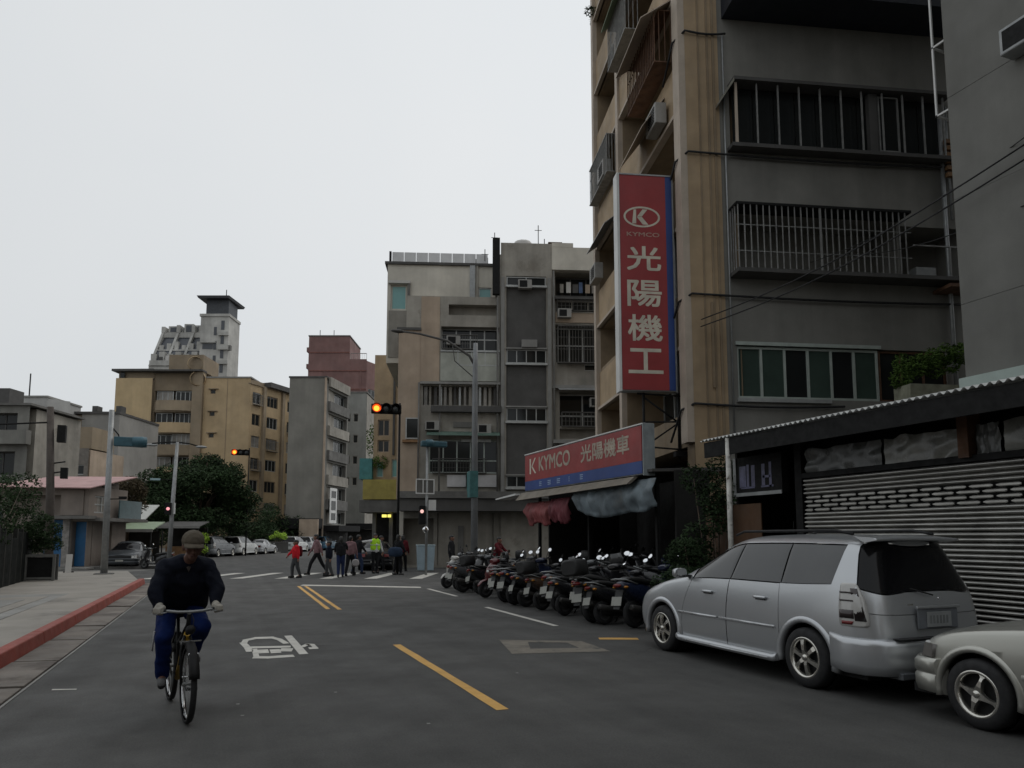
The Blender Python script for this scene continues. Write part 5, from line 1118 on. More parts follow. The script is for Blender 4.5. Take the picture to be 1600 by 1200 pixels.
def make_van():
    t = thing('minivan', 'silver minivan with dark tinted windows parked beside the roller shutter', 'van', (0, 0, 0))
    # rows: 0 floor centre, 1 floor edge, 2 sill, 3 flank, 4 shoulder, 5 belt, 6 roof side, 7 roof, 8 roof centre
    B_ = 0
    def row(yl, yb, yr, yc, w, zf, zs, zfl, zsh, zb, zr, wr, zt, ww=None):
        wb = w - .04
        return [(0, yl, zf), (w - .12, yl, zf), (w - .03, yl, zs), (w, yl, zfl), (w - .005, (yl + yb) / 2, zsh), (wb, yb, zb), (wr, yr, zr), (wr * .62, yc, zt), (0, yc, zt + .012)]
    g0 = [B_] * 8
    st = [
        (row(2.20, 2.14, 2.10, 2.12, .62, .26, .34, .5, .6, .70, .76, .46, .79), g0),
        (row(2.06, 1.98, 1.92, 1.96, .82, .22, .30, .52, .68, .80, .88, .58, .91), [B_] * 6 + [9, 9]),
        (row(1.70, 1.62, 1.5, 1.52, .855, .22, .28, .56, .78, .93, 1.0, .64, 1.03), [B_] * 6 + [9, 9]),
        (row(1.05, .98, .98, 1.0, .86, .22, .26, .56, .84, 1.045, 1.085, .70, 1.14), [B_] * 5 + [B_, 1, 1]),
        (row(.98, .66, .78, .82, .86, .22, .26, .56, .86, 1.07, 1.16, .69, 1.22), [B_, B_, 6, 6, 6, 2, 1, 1]),
        (row(.55, .40, .12, .2, .86, .22, .26, .56, .87, 1.08, 1.50, .62, 1.56), [B_, B_, 6, 6, 6, 2, B_, B_]),
        (row(.15, .12, -.12, -.05, .86, .22, .26, .56, .88, 1.085, 1.56, .615, 1.615), [B_, B_, 6, 6, 6, 2, B_, B_]),
        (row(-.08, -.14, -.20, -.2, .86, .22, .26, .56, .88, 1.09, 1.575, .612, 1.63), [B_, B_, 7, 7, 7, 3, B_, B_]),
        (row(-.11, -.18, -.26, -.26, .86, .22, .26, .56, .88, 1.09, 1.575, .612, 1.635), [B_, B_, 7, 7, 7, 3, B_, B_]),
        (row(-.60, -.62, -.65, -.65, .86, .22, .26, .56, .88, 1.09, 1.585, .61, 1.645), [B_, B_, 7, 7, 7, 3, B_, B_]),
        (row(-1.06, -1.06, -1.06, -1.06, .86, .22, .26, .56, .88, 1.09, 1.585, .608, 1.645), [B_, B_, B_, B_, B_, 4, B_, B_]),
        (row(-1.10, -1.10, -1.10, -1.10, .86, .22, .26, .56, .88, 1.09, 1.585, .608, 1.645), [B_, B_, B_, B_, B_, 4, B_, B_]),
        (row(-1.45, -1.42, -1.45, -1.45, .86, .22, .26, .56, .88, 1.10, 1.58, .605, 1.64), [B_, B_, B_, B_, B_, 4, B_, B_]),
        (row(-1.84, -1.74, -1.80, -1.8, .855, .24, .28, .56, .88, 1.12, 1.57, .60, 1.63), [B_] * 8),
        (row(-2.12, -2.05, -1.92, -2.0, .83, .26, .32, .58, .88, 1.10, 1.55, .59, 1.615), [B_, B_, B_, B_, 8, 5, 5, 5]),
        (row(-2.26, -2.20, -2.02, -2.04, .70, .28, .36, .58, .86, 1.04, 1.50, .52, 1.57), [B_, B_, B_, B_, 8, 5, 5, B_]),
        ([(0, -2.30, .30), (.40, -2.30, .30), (.44, -2.32, .38), (.46, -2.31, .58), (.46, -2.28, .86), (.46, -2.25, 1.02), (.40, -2.08, 1.47), (.2, -2.07, 1.53), (0, -2.07, 1.54)], [B_, B_, B_, B_, 8, 5, 5, B_]),
    ]
    bm, V = car_shell(st)
    cr = bm.edges.layers.float.get('crease_edge')
    def crease(a, b_, val):
        for s_ in (1, -1):
            v1, v2 = V[(*a, s_)], V[(*b_, s_)]
            e_ = bm.edges.get((v1, v2))
            if e_: e_[cr] = val
    for i in range(2, len(st) - 1):
        crease((i, 5), (i + 1, 5), .55); crease((i, 6), (i + 1, 6), .35); crease((i, 2), (i + 1, 2), .6)
    for j in range(4, 7):
        for i in (13, 14): crease((i, j), (i, j + 1), .5)
    bv = finish_shell(bm, [(1.375, .32), (-1.375, .32)], .375, PAINT, t, 2)
    for s_ in (1, -1):
        for y in (1.375, -1.375):
            car_wheel(t, s_ * .765, y, .322, .215, .2, 'six', s_); arch_lip(t, s_ * .845, y, .322, .375, s_, PAINT, .06)
            MB().lathe([(.36, .0), (.36, .5)], 24, (s_ * .5 - .25, y, .33), 'x').build('wheel_housing', LINER, t)
        for y in (.30, -.70):
            MB().loft([sup(s_ * .872, y + dy, .915, .03, h, 8) for dy, h in ((-.10, .012), (-.085, .035), (.085, .035), (.10, .012))]).build('door_handle', PAINT, t)
            MB().box(min(s_ * .858, s_ * .866), max(s_ * .858, s_ * .866), y - .08, y + .08, .885, .90).build('handle_recess', RUBBER, t)
        for y0, y1 in ((.12, .97), (-.93, .08)): MB().loft([sup(s_ * .862, y, .60, .022, .03, 8) for y in (y0, y1)]).build('rub_strip', pm('bright_strip', (.62, .63, .64), .3, metal=.6), t)
        MB().loft([sup(s_ * .862, y, z, .09, .085, 10) for y, z in ((.98, .27), (.92, .25), (-.9, .25), (-.97, .27))]).build('side_skirt', PAINT, t)
        MB().loft([sup(s_ * .905, y, .245, .03, .02, 8) for y in (.8, -.85)]).build('side_step', pm('step_trim', (.5, .51, .52), .3, metal=.5), t)
        m = MB().loft([sup(s_ * (.93 + dx), .80 + dy, 1.13, w, h, 12, 3) for dx, dy, w, h in ((0, .09, .05, .05), (.005, .06, .17, .12), (.005, -.01, .19, .14), (.0, -.03, .18, .13))]).build('wing_mirror', PAINT, t)
        MB().loft([sup(s_ * .84, .80, 1.09, .12, .04, 8), sup(s_ * .84, .72, 1.09, .12, .03, 8)]).build('mirror_arm', RUBBER, t)
        MB().poly([(s_ * .86, .765, 1.08), (s_ * 1.0, .765, 1.08), (s_ * 1.0, .765, 1.18), (s_ * .86, .765, 1.18)]).build('mirror_glass', MIRROR, m)
        MB().tube([(s_ * .60, .0, 1.64), (s_ * .60, -.15, 1.685), (s_ * .59, -1.6, 1.69), (s_ * .585, -1.85, 1.65)], .016, 8).build('roof_rail', RUBBER, t)
        # tall tail lamp on the corner
        lo = hug(bv, s_, [(.72, 24, 56), (.74, 20, 60), (.84, 18, 60), (1.0, 19, 57), (1.13, 21, 50), (1.15, 24, 47)], .008, .05).build('tail_lamp', pm('lamp_lens', (.5, .49, .47), .1, var=.1, scale=7, spec=.9), t)
        hug(bv, s_, [(.78, 44, 57), (1.10, 39, 48)], .012, .03).build('lens_band', pm('smoked_lens', (.04, .03, .03), .1), lo)
        for za, zb_ in ((.80, .885), (.97, .985), (1.05, 1.065)): hug(bv, s_, [(za, 20, 43), (zb_, 20, 42)], .012, .03).build('lens_band', pm('smoked_lens', (.04, .03, .03), .1), lo)
        hug(bv, s_, [(.74, 24, 40), (.775, 24, 42)], .013, .03).build('lens_band', TAILR, lo)
        MB().loft([[(s_ * .60, 2.13, .6), (s_ * .80, 1.96, .62), (s_ * .78, 1.9, .78), (s_ * .60, 2.07, .74)], [(s_ * .5, 2.05, .6), (s_ * .70, 1.86, .62), (s_ * .70, 1.8, .77), (s_ * .5, 1.95, .73)]]).build('headlight', CLEAR, t)
    # rear bumper
    bp = []
    for x, y, dz in ((-.885, -1.76, .03), (-.89, -1.95, 0), (-.85, -2.19, 0), (-.70, -2.335, 0), (-.35, -2.40, 0), (0, -2.41, 0), (.35, -2.40, 0), (.70, -2.335, 0), (.85, -2.19, 0), (.89, -1.95, 0), (.885, -1.76, .03)):
        n_ = Vector((x * .8, y + 1.2, 0)).normalized()
        pr = ((-.10, .25), (-.015, .27), (.0, .36), (.0, .55), (-.008, .60), (-.05, .615), (-.12, .61))
        bp.append([(x + n_.x * d, y + n_.y * d, z + dz) for d, z in pr])
    MB().loft(bp).build('rear_bumper', PAINT, t)
    MB().box(-.62, .62, -2.4, -2.3, .616, .628).build('bumper_step', RUBBER, t, bevel=.004)
    MB().box(-.6, .6, -2.38, -2.2, .235, .3).build('rear_valance', pm('dark_valance', (.14, .15, .16), .5), t, bevel=.01)
    sp = []
    for x in (-.60, -.56, -.3, 0, .3, .56, .60): sp.append([(x, -1.86, 1.60 + .045 * (1 - x * x)), (x, -2.12, 1.585 + .03 * (1 - x * x)), (x, -2.15, 1.565 + .03 * (1 - x * x)), (x, -2.0, 1.54 + .03 * (1 - x * x))])
    MB().loft(sp).build('roof_spoiler', PAINT, t)
    MB().box(-.28, .28, -2.318, -2.30, .70, .90).build('plate_recess', pm('plate_recess_paint', (.16, .17, .185), .5), t, bevel=.01)
    pl = MB().box(-.17, .17, -2.332, -2.32, .72, .87).build('number_plate', pm('dull_plate', (.30, .31, .31), .5, var=.15, scale=6), t, bevel=.004)
    mb = MB()
    for k in range(6): mb.box(-.135 + k * .046, -.11 + k * .046, -2.334, -2.3325, .755, .835)
    mb.build('plate_characters', pm('dull_plate_print', (.2, .21, .21), .6), pl)
    MB().box(-.3, .3, -2.335, -2.31, .905, .93).build('tailgate_handle', PAINT, t, bevel=.006)
    MB().box(-.43, -.36, -2.335, -2.325, .94, .96).build('badge', CHROME, t); MB().ell((.05, -2.29, 1.0), (.012, .012, .012), 8, 5).build('washer_nozzle', CHROME, t)
    MB().tube([(0, -2.27, 1.03), (-.28, -2.24, 1.10)], .008, 5).build('rear_wiper', RUBBER, t)
    MB().tube([(.45, .15, 1.58), (.45, .12, 1.83)], .004, 5).build('aerial', BLACK, t)
    MB().box(-.75, .75, -2.1, 2.0, .2, .28).build('underbody', LINER, t)
    MB().box(-.55, .55, 2.19, 2.23, .42, .52).build('front_grille', RUBBER, t)
    return t
van = make_van(); van.location = (6.745, 7.645, 0)

def make_sedan():
    t = thing('sedan', 'pale champagne saloon car parked behind the silver minivan', 'car', (0, 0, 0))
    B_ = 0
    def row(yl, yb, yr, yc, w, zf, zs, zfl, zsh, zb, zr, wr, zt):
        return [(0, yl, zf), (w - .12, yl, zf), (w - .03, yl, zs), (w, yl, zfl), (w - .005, (yl + yb) / 2, zsh), (w - .035, yb, zb), (wr, yr, zr), (wr * .62, yc, zt), (0, yc, zt + .012)]
    g0 = [B_] * 8
    st = [
        (row(1.93, 1.90, 1.88, 1.90, .60, .26, .32, .44, .54, .62, .66, .46, .68), g0),
        (row(1.83, 1.79, 1.76, 1.78, .78, .22, .28, .46, .60, .70, .745, .58, .76), [B_] * 6 + [9, 9]),
        (row(1.50, 1.42, 1.38, 1.38, .835, .22, .26, .48, .66, .80, .84, .64, .865), [B_] * 6 + [9, 9]),
        (row(.82, .78, .80, .86, .84, .2, .25, .48, .70, .875, .90, .68, .945), [B_] * 5 + [B_, 1, 1]),
        (row(.74, .60, .66, .72, .84, .2, .25, .48, .72, .885, .95, .66, 1.0), [B_, B_, 6, 6, 6, 2, 1, 1]),
        (row(.50, .40, .05, .12, .84, .2, .25, .48, .73, .89, 1.29, .56, 1.34), [B_, B_, 6, 6, 6, 2, B_, B_]),
        (row(-.20, -.20, -.25, -.25, .84, .2, .25, .48, .74, .895, 1.34, .55, 1.39), [B_] * 8),
        (row(-.24, -.24, -.29, -.29, .84, .2, .25, .48, .74, .895, 1.34, .55, 1.39), [B_, B_, 7, 7, 7, 3, B_, B_]),
        (row(-.95, -.98, -.92, -.95, .84, .2, .25, .48, .75, .90, 1.31, .53, 1.36), [B_, B_, B_, B_, B_, B_, 5, 5]),
        (row(-1.35, -1.40, -1.30, -1.3, .835, .22, .26, .48, .76, .91, 1.0, .60, 1.04), [B_] * 6 + [8, 8]),
        (row(-1.95, -1.95, -1.9, -1.9, .80, .24, .30, .50, .76, .88, .95, .60, .975), g0),
        (row(-2.14, -2.12, -2.08, -2.08, .66, .28, .34, .50, .74, .83, .90, .50, .92), g0),
    ]
    bm, V = car_shell(st); cr = bm.edges.layers.float.get('crease_edge')
    for i in range(1, len(st) - 1):
        for j, val in ((5, .5), (2, .5), (6, .3)):
            for s_ in (1, -1):
                e_ = bm.edges.get((V[i, j, s_], V[i + 1, j, s_]))
                if e_: e_[cr] = val
    finish_shell(bm, [(1.25, .3), (-1.25, .3)], .345, PAINT2, t, 2)
    for s_ in (1, -1):
        for y in (1.25, -1.25):
            car_wheel(t, s_ * .755, y, .295, .195, .185, 'four', s_); arch_lip(t, s_ * .828, y, .297, .343, s_, PAINT2, .045)
            MB().lathe([(.335, .0), (.335, .5)], 24, (s_ * .5 - .25, y, .31), 'x').build('wheel_housing', LINER, t)
        MB().loft([sup(s_ * .842, y, .50, .022, .04, 8) for y in (.86, -.9)]).build('rub_strip', pm('pale_strip', (.5, .5, .46), .4, metal=.3), t)
        for y in (.02, -.8): MB().loft([sup(s_ * .85, y + dy, .775, .025, .03, 8) for dy in (-.08, .08)]).build('door_handle', RUBBER, t)
        m = MB().loft([sup(s_ * (.90 + dx), .62 + dy, .96, w, h, 12, 3) for dx, dy, w, h in ((0, .08, .05, .05), (.005, .05, .17, .11), (.005, -.01, .18, .12), (.0, -.03, .17, .11))]).build('wing_mirror', PAINT2, t)
        MB().loft([[(s_ * .54, 1.93, .53), (s_ * .775, 1.81, .53), (s_ * .76, 1.77, .67), (s_ * .54, 1.88, .66)], [(s_ * .5, 1.8, .53), (s_ * .70, 1.7, .53), (s_ * .70, 1.66, .66), (s_ * .5, 1.78, .65)]]).build('headlight', CLEAR, t)
        MB().loft([[(s_ * .785, 1.80, .54), (s_ * .822, 1.67, .54), (s_ * .812, 1.66, .655), (s_ * .775, 1.765, .66)], [(s_ * .70, 1.7, .54), (s_ * .75, 1.62, .54), (s_ * .75, 1.62, .65), (s_ * .70, 1.68, .65)]])  .build('indicator', pm('smoky_lens', (.16, .15, .14), .15), t)
        MB().loft([[(s_ * .45, -2.145, .66), (s_ * .68, -2.10, .66), (s_ * .67, -2.08, .8), (s_ * .45, -2.115, .81)], [(s_ * .45, -2.0, .66), (s_ * .62, -1.97, .66), (s_ * .62, -1.97, .8), (s_ * .45, -2.0, .81)]]).build('tail_lamp', TAILR, t)
    for name, ys in (('front_bumper', 1), ('rear_bumper', -1)):
        bp = []
        for x, y in ((-.86, 1.62), (-.865, 1.70), (-.82, 1.85), (-.66, 1.95), (-.33, 2.0), (0, 2.01), (.33, 2.0), (.66, 1.95), (.82, 1.85), (.865, 1.70), (.86, 1.62)):
            y += (ys < 0) * .2; n_ = Vector((x * .8, y - 1.1, 0)).normalized()
            bp.append([(x + n_.x * d, (y + n_.y * d) * ys, z) for d, z in ((-.10, .22), (-.02, .235), (.0, .3), (.0, .38), (-.014, .39), (-.014, .405), (.0, .415), (.0, .5), (-.02, .53), (-.12, .535))])
        MB().loft(bp).build(name, PAINT2, t)
    MB().box(-.5, .5, 1.87, 1.93, .54, .65).build('front_grille', RUBBER, t); MB().box(-.18, .18, -2.225, -2.215, .38, .48).build('number_plate', PLATE, t); MB().box(-.18, .18, 2.015, 2.025, .36, .46).build('number_plate', PLATE, t)
    MB().box(-.72, .72, -2.0, 1.95, .19, .27).build('underbody', LINER, t)
    return t
sed = make_sedan(); sed.location = (6.81, 3.15, 0)

# ================================================================ people
def merge(mb, voxel, name, mat, parent=None, smooth=2, wrinkle=0):
    """fuse overlapping volumes into one continuous skin"""
    o = mb.build(name, mat, parent)
    m = o.modifiers.new('r', 'REMESH'); m.mode = 'VOXEL'; m.voxel_size = voxel; m.use_smooth_shade = True
    s_ = o.modifiers.new('s', 'SMOOTH'); s_.factor = .5; s_.iterations = smooth
    bake(o)
    if wrinkle and voxel < .0125:                                                           # folds in cloth
        for v_ in o.data.vertices:
            p = v_.co; q = noise.noise(Vector((p.x * 8 + p.z * 2, p.y * 8, p.z * 8 + p.x * 3))); q2 = noise.noise(Vector((p.x * 17 + 5, p.y * 17, p.z * 9)))
            v_.co = p + v_.normal * (wrinkle * ((1 - abs(q) * 3.2) + .5 * q2))
    return o
def lerp3(a, b_, t): return tuple(a[i] + (b_[i] - a[i]) * t for i in range(3))
def person(label, loc, rz, J, cols, vox=.016, hair='short', bag=None, cap=None, skin=None, extra=None, jacket_len=.9, gloves=None, bulk=1.0, group=None):
    """J: joints in metres, person facing -y: head, neck, chest, pelvis, and per side sh, el, wr, hip, kn, an, toe (a = own right / -x, b = own left / +x)"""
    mb = MB()
    hd, nk, ch, pv = J['head'], J['neck'], J['chest'], J['pelvis']
    fx = Vector(J.get('look', (0, -1, 0))).normalized(); up = Vector(J.get('up', (0, 0, 1))).normalized(); sx = up.cross(fx).normalized()
    def hp(x, y, z): v = Vector(hd) + sx * x + fx * y + up * z; return (v.x, v.y, v.z)
    # skull, jaw, nose, brow, cheeks, lips, ears
    mb.capsule(hp(0, -.02, .035), hp(0, .01, .02), .086, .08, 14); mb.capsule(hp(0, .03, -.03), hp(0, .045, -.075), .062, .042, 12)
    mb.capsule(hp(0, .094, .012), hp(0, .112, -.03), .011, .017, 8); mb.capsule(hp(-.045, .082, .028), hp(.045, .082, .028), .014, .014, 8)
    for q in (-1, 1):
        mb.capsule(hp(q * .045, .062, -.015), hp(q * .04, .06, -.035), .026, .022, 8); mb.capsule(hp(q * .082, -.01, .02), hp(q * .08, -.01, -.03), .014, .011, 6)
    mb.capsule(hp(-.018, .082, -.058), hp(.018, .082, -.058), .011, .011, 6); mb.capsule(hp(-.018, .08, -.072), hp(.018, .08, -.072), .011, .011, 6)
    mb.capsule(hp(0, -.015, -.06), nk, .052, .06)
    mb.capsule(nk, ch, .07, .12); mb.capsule(ch, pv, .125, .12)
    for s_ in 'ab':
        sh, el, wr = J['sh' + s_], J['el' + s_], J['wr' + s_]
        mb.capsule(ch, sh, .09, .055); mb.capsule(sh, el, .05, .038); mb.capsule(el, wr, .038, .026)
        hip, kn, an, toe = J['hip' + s_], J['kn' + s_], J['an' + s_], J['toe' + s_]
        mb.capsule(pv, hip, .1, .085); mb.capsule(hip, kn, .078, .052); mb.capsule(kn, an, .05, .036); mb.capsule(an, toe, .036, .026)
        if not gloves:
            d = (Vector(wr) - Vector(el)).normalized(); d = (d + Vector((0, 0, -.6))).normalized(); w = Vector((0, 1, 0)).cross(d).normalized() if abs(d.y) < .9 else Vector((1, 0, 0)); w = Vector((0, -1, 0)) if abs(d.z) > .6 else w
            p0 = Vector(wr); p1 = p0 + d * .075; mb.capsule(p0, p1, .026, .03)
            for k, L in enumerate((.065, .075, .07, .052)):
                b0 = p1 + w * ((k - 1.5) * .019); mb.capsule(b0, b0 + d * L * .55, .0095, .009, 6); c_ = b0 + d * L * .55; mb.capsule(c_, c_ + (d * .8 + sx * .3).normalized() * L * .5, .009, .0075, 6)
            t0 = p0 + d * .03 - w * .025; mb.capsule(t0, t0 + (d * .7 - w * .7).normalized() * .055, .011, .0085, 6)
    body = merge(mb, vox, 'person', skin or SKIN, None, 2)
    body.location = loc; body.rotation_euler = (0, 0, rz); tag(body, label, 'person', group)
    up_m, lo_m, sh_m, hair_m = cols
    b_ = bulk
    jk = MB(); hem = lerp3(ch, pv, jacket_len)
    jk.capsule(lerp3(nk, ch, .35), ch, .085 * b_, .15 * b_, 14); jk.capsule(ch, hem, .152 * b_, .148 * b_, 14)
    if bulk > 1.15:
        for q in (-.13, .13): jk.capsule((ch[0] + q, ch[1] - .03, ch[2] - .02), (hem[0] + q * 1.12, hem[1] - .12, hem[2] - .02), .11, .10, 12)
    for q in (-.09, .09): jk.capsule((ch[0] + q * b_, ch[1], ch[2] - .04), (hem[0] + q * b_, hem[1], hem[2]), .11 * b_, .11 * b_, 12)
    for s_ in 'ab':
        sh, el, wr = J['sh' + s_], J['el' + s_], lerp3(J['el' + s_], J['wr' + s_], .93)
        jk.capsule(lerp3(nk, sh, .2), sh, .085 * b_, .074 * b_, 12); jk.capsule(ch, sh, .12 * b_, .076 * b_, 12); jk.capsule(sh, el, .076 * b_, .058 * b_, 12); jk.capsule(el, wr, .06 * b_, .042 * b_, 12)
    merge(jk, vox * 1.1, 'jacket', up_m, body, 3, .008)
    tr = MB()
    for s_ in 'ab':
        hip, kn, an = J['hip' + s_], J['kn' + s_], lerp3(J['kn' + s_], J['an' + s_], .97)
        tr.capsule(pv, hip, .125, .105, 12); tr.capsule(hip, kn, .1, .075, 12); tr.capsule(kn, an, .075, .058, 12)
    merge(tr, vox * 1.1, 'trousers', lo_m, body, 3, .007)
    for s_ in 'ab':
        an, toe = Vector(J['an' + s_]), Vector(J['toe' + s_]); dv = (toe - an); hl = an - Vector((dv.x, dv.y, 0)) * .35 + Vector((0, 0, dv.z * .8))
        sm = MB(); sm.capsule(tuple(hl + Vector((0, 0, .012))), tuple(toe), .043, .038, 10); sm.capsule(tuple(an), tuple(hl.lerp(toe, .4) + Vector((0, 0, .03))), .046, .042, 10)
        so = merge(sm, .01, 'shoe', sh_m, body, 2)
        MB().capsule(tuple(hl - Vector((0, 0, .022))), tuple(toe - Vector((0, 0, .016))), .034, .034, 10).build('sole', RUBBER, so)
    for q in (-1, 1): MB().ell(hp(q * .033, .088, .012), (.011, .011, .010), 8, 6).build('eye', pm('eye_dark', (.03, .022, .018), .15), body)
    if cap:
        for q in (-1, 1):
            MB().tube([hp(q * .016, .103, .034), hp(q * .035, .102, .038), hp(q * .054, .088, .032)], .006, 6).build('eyebrow', hair_m, body)
            MB().ell(hp(q * .033, .093, .012), (.015, .008, .008), 8, 6).build('eye_white', pm('eye_white', (.35, .33, .3), .3), body)
        MB().tube([hp(-.026, .088, -.066), hp(0, .098, -.063), hp(.026, .088, -.066)], .007, 6).build('mouth', pm('lips', (.10, .035, .03), .5), body)
    hr = MB(); hr.capsule(hp(0, -.03, .05), hp(0, .012, .055), .09, .082, 14); hr.capsule(hp(0, -.05, .03), hp(0, -.05, -.04), .075, .05, 12)
    if hair == 'long': hr.capsule(hp(0, -.06, .0), hp(0, -.07, -.17), .075, .05, 12); hr.capsule(hp(-.06, -.03, 0), hp(-.07, -.03, -.12), .035, .025); hr.capsule(hp(.06, -.03, 0), hp(.07, -.03, -.12), .035, .025)
    merge(hr, max(.009, vox * .6), 'hair', hair_m, body, 2)
    if cap:
        cp = MB(); cp.capsule(hp(0, -.03, .058), hp(0, .015, .06), .101, .095, 16)
        co = merge(cp, .008, 'cap', cap, body, 2)
        rg = []
        for k in range(9):
            a = -1.15 + 2.3 * k / 8; rg.append([hp(.088 * sin(a), .07 * cos(a) + .012, .052), hp(.096 * sin(a), .185 * cos(a) + .01, .030 - .012 * abs(a)), hp(.096 * sin(a), .185 * cos(a) + .01, .02 - .012 * abs(a)), hp(.088 * sin(a), .07 * cos(a) + .012, .04)])
        MB().loft(rg).build('peak', cap, co)
    return body
def stand(h=1.7, arms=((.06, 0, 0), (.06, 0, 0)), step=0.0, lean=0.0, head=(0, 0, 0)):
    """joints of someone standing or mid-stride, facing -y"""
    k = h / 1.72; J = dict(head=(0 + head[0], -.015 - lean, 1.60 + head[2]), neck=(0, -lean * .9, 1.45), chest=(0, -lean * .5, 1.28), pevis=None, pelvis=(0, 0, .96))
    for s_, q in (('a', -1), ('b', 1)):
        f = step * (1 if s_ == 'a' else -1); J['sh' + s_] = (q * .175, -lean * .7, 1.40); J['hip' + s_] = (q * .085, 0, .90)
        J['kn' + s_] = (q * .09, -f * .5 - (.06 if f > 0 else 0) * (step > 0), .50); J['an' + s_] = (q * .09, -f * .95 + (.0 if f > 0 else .08) * (step > 0), .09 + (.0 if f >= 0 else .06) * (step > 0)); J['toe' + s_] = (q * .1, J['an' + s_][1] - .15, .045)
        o, f1, u = arms[0 if s_ == 'a' else 1]
        J['el' + s_] = (q * (.19 + o), -lean * .7 - f1 * .5 + .02, 1.12 + u * .5); J['wr' + s_] = (q * (.19 + o * 1.3), -lean * .7 - f1 - .03, .88 + u)
    J.pop('pevis'); J2 = {}
    for n_, p in J.items(): J2[n_] = tuple(c_ * k for c_ in p)
    return J2
def fab(name, col, **kw): return pm(name, col, .9, var=.2, scale=5, bump=.8, bscale=9, spec=.15, **kw)
DARKH = pm('black_hair', (.012, .011, .01), .5, var=.2, scale=20)
navy_f, black_f, jean_f, red_f, blue_f, pink_f, grey_f, white_f, hiv_f, blk_shoe = fab('navy_jacket', (.008, .010, .018)), fab('black_cloth', (.015, .015, .017)), fab('jeans', (.03, .045, .09)), fab('red_jacket', (.55, .02, .03)), fab('blue_track_pants', (.006, .017, .085)), fab('dusty_pink_top', (.22, .13, .14)), fab('grey_cloth', (.07, .072, .075)), fab('white_cloth', (.5, .5, .5)), fab('fluorescent_vest', (.42, .75, .04)), fab('dark_shoe', (.03, .03, .03))
greyshoe = fab('grey_trainer', (.14, .14, .14)); capm = fab('khaki_cap', (.10, .085, .065)); glovem = fab('pale_work_glove', (.36, .34, .30)); maroon_f = fab('maroon_cloth', (.10, .015, .02))

def backpack(body, mat, y=.17, z=1.17, k=1.0):
    o = MB().loft([sup(0, y, z - .21 * k, .2 * k, .1, 12)[:0] or [(x, yy, zz_) for x, yy, zz_ in ring] for ring in [[(w / 2 * cos(2 * pi * j / 14), y * 1.0 + d / 2 * sin(2 * pi * j / 14), zz_) for j in range(14)] for w, d, zz_ in ((.2 * k, .08 * k, z - .22 * k), (.30 * k, .17 * k, z - .18 * k), (.31 * k, .19 * k, z), (.27 * k, .15 * k, z + .16 * k), (.14 * k, .07 * k, z + .22 * k))]]).build('backpack', mat)
    return o
# ---- the cyclist and the bicycle
BK = thing('bicycle', 'old black bicycle with yellow down tube ridden towards the camera', 'bicycle', (-.245, 7.12, 0), R(10.5))
BF = pm('black_bike_paint', (.008, .008, .008), .6, var=.1, spec=.25); BY = pm('yellow_bike_paint', (.50, .30, .03), .4, var=.12, scale=5)
# local: front wheel hub at y=0, bicycle heading -y
RW = .335
def bwheel(y):
    w = MB().lathe([(RW - .034, -.02), (RW - .012, -.025), (RW, 0), (RW - .012, .025), (RW - .034, .02)], 48, (0, y, RW), 'x').build('wheel', RUBBER, BK)
    MB().lathe([(RW - .05, -.012), (RW - .028, -.015), (RW - .027, .015), (RW - .05, .012), (RW - .053, 0), (RW - .05, -.012)], 48, (0, y, RW), 'x').build('rim', CHROME, w)
    sp = MB()
    for k in range(28):
        a = 2 * pi * k / 28; b_ = a + (.5 if k % 2 else -.5); sx = .03 if k % 4 < 2 else -.03
        sp.tube([(sx, y + .02 * cos(b_), RW + .02 * sin(b_)), (0, y + (RW - .05) * cos(a), RW + (RW - .05) * sin(a))], .0014, 4)
    sp.build('spokes', STEEL, w)
    MB().tube([(-.05, y, RW), (.05, y, RW)], .018, 10).build('hub', STEEL, w)
bwheel(0); bwheel(1.08)
MB().tube([(0, .115, .93), (0, .17, .74)], .019, 10).build('head_tube', BF, BK)
MB().tube([(0, .165, .75), (0, .62, .29)], .03, 10).build('down_tube', BY, BK); MB().tube([(0, .15, .84), (0, .70, .60)], .015, 10).build('top_tube', BF, BK); MB().tube([(0, .62, .29), (0, .78, .86)], .016, 10).build('seat_tube', BF, BK)
for s_ in (-1, 1):
    MB().tube([(s_ * .02, .16, .735), (s_ * .055, .12, .60), (s_ * .055, .0, RW)], .012, 8).build('fork_blade', BF, BK)
    MB().tube([(s_ * .02, .62, .29), (s_ * .06, 1.08, RW)], .01, 8).build('chain_stay', BF, BK); MB().tube([(s_ * .02, .73, .70), (s_ * .06, 1.08, RW)], .009, 8).build('seat_stay', BF, BK)
    MB().tube([(s_ * .05, .62, .29), (s_ * .085, .62 + s_ * .10, .29 - s_ * .135)], .01, 8).build('crank', STEEL, BK)
    MB().box(min(s_ * .09, s_ * .19), max(s_ * .09, s_ * .19), .62 + s_ * .10 - .035, .62 + s_ * .10 + .035, .29 - s_ * .135 - .012, .29 - s_ * .135 + .012).build('pedal', RUBBER, BK)
    MB().tube([(s_ * .185, .10, .965), (s_ * .285, .20, .965)], .017, 10).build('grip', RUBBER, BK); MB().tube([(s_ * .19, .075, .955), (s_ * .26, .12, .94), (s_ * .30, .18, .935)], .006, 6).build('brake_lever', STEEL, BK)
MB().tube([(-.285, .20, .965), (-.185, .10, .965), (-.10, .07, .955), (0, .085, .95), (.10, .07, .955), (.185, .10, .965), (.285, .20, .965)], .013, 8).build('handlebar', STEEL, BK)
MB().tube([(0, .085, .95), (0, .12, .93)], .018, 8).build('stem', STEEL, BK)
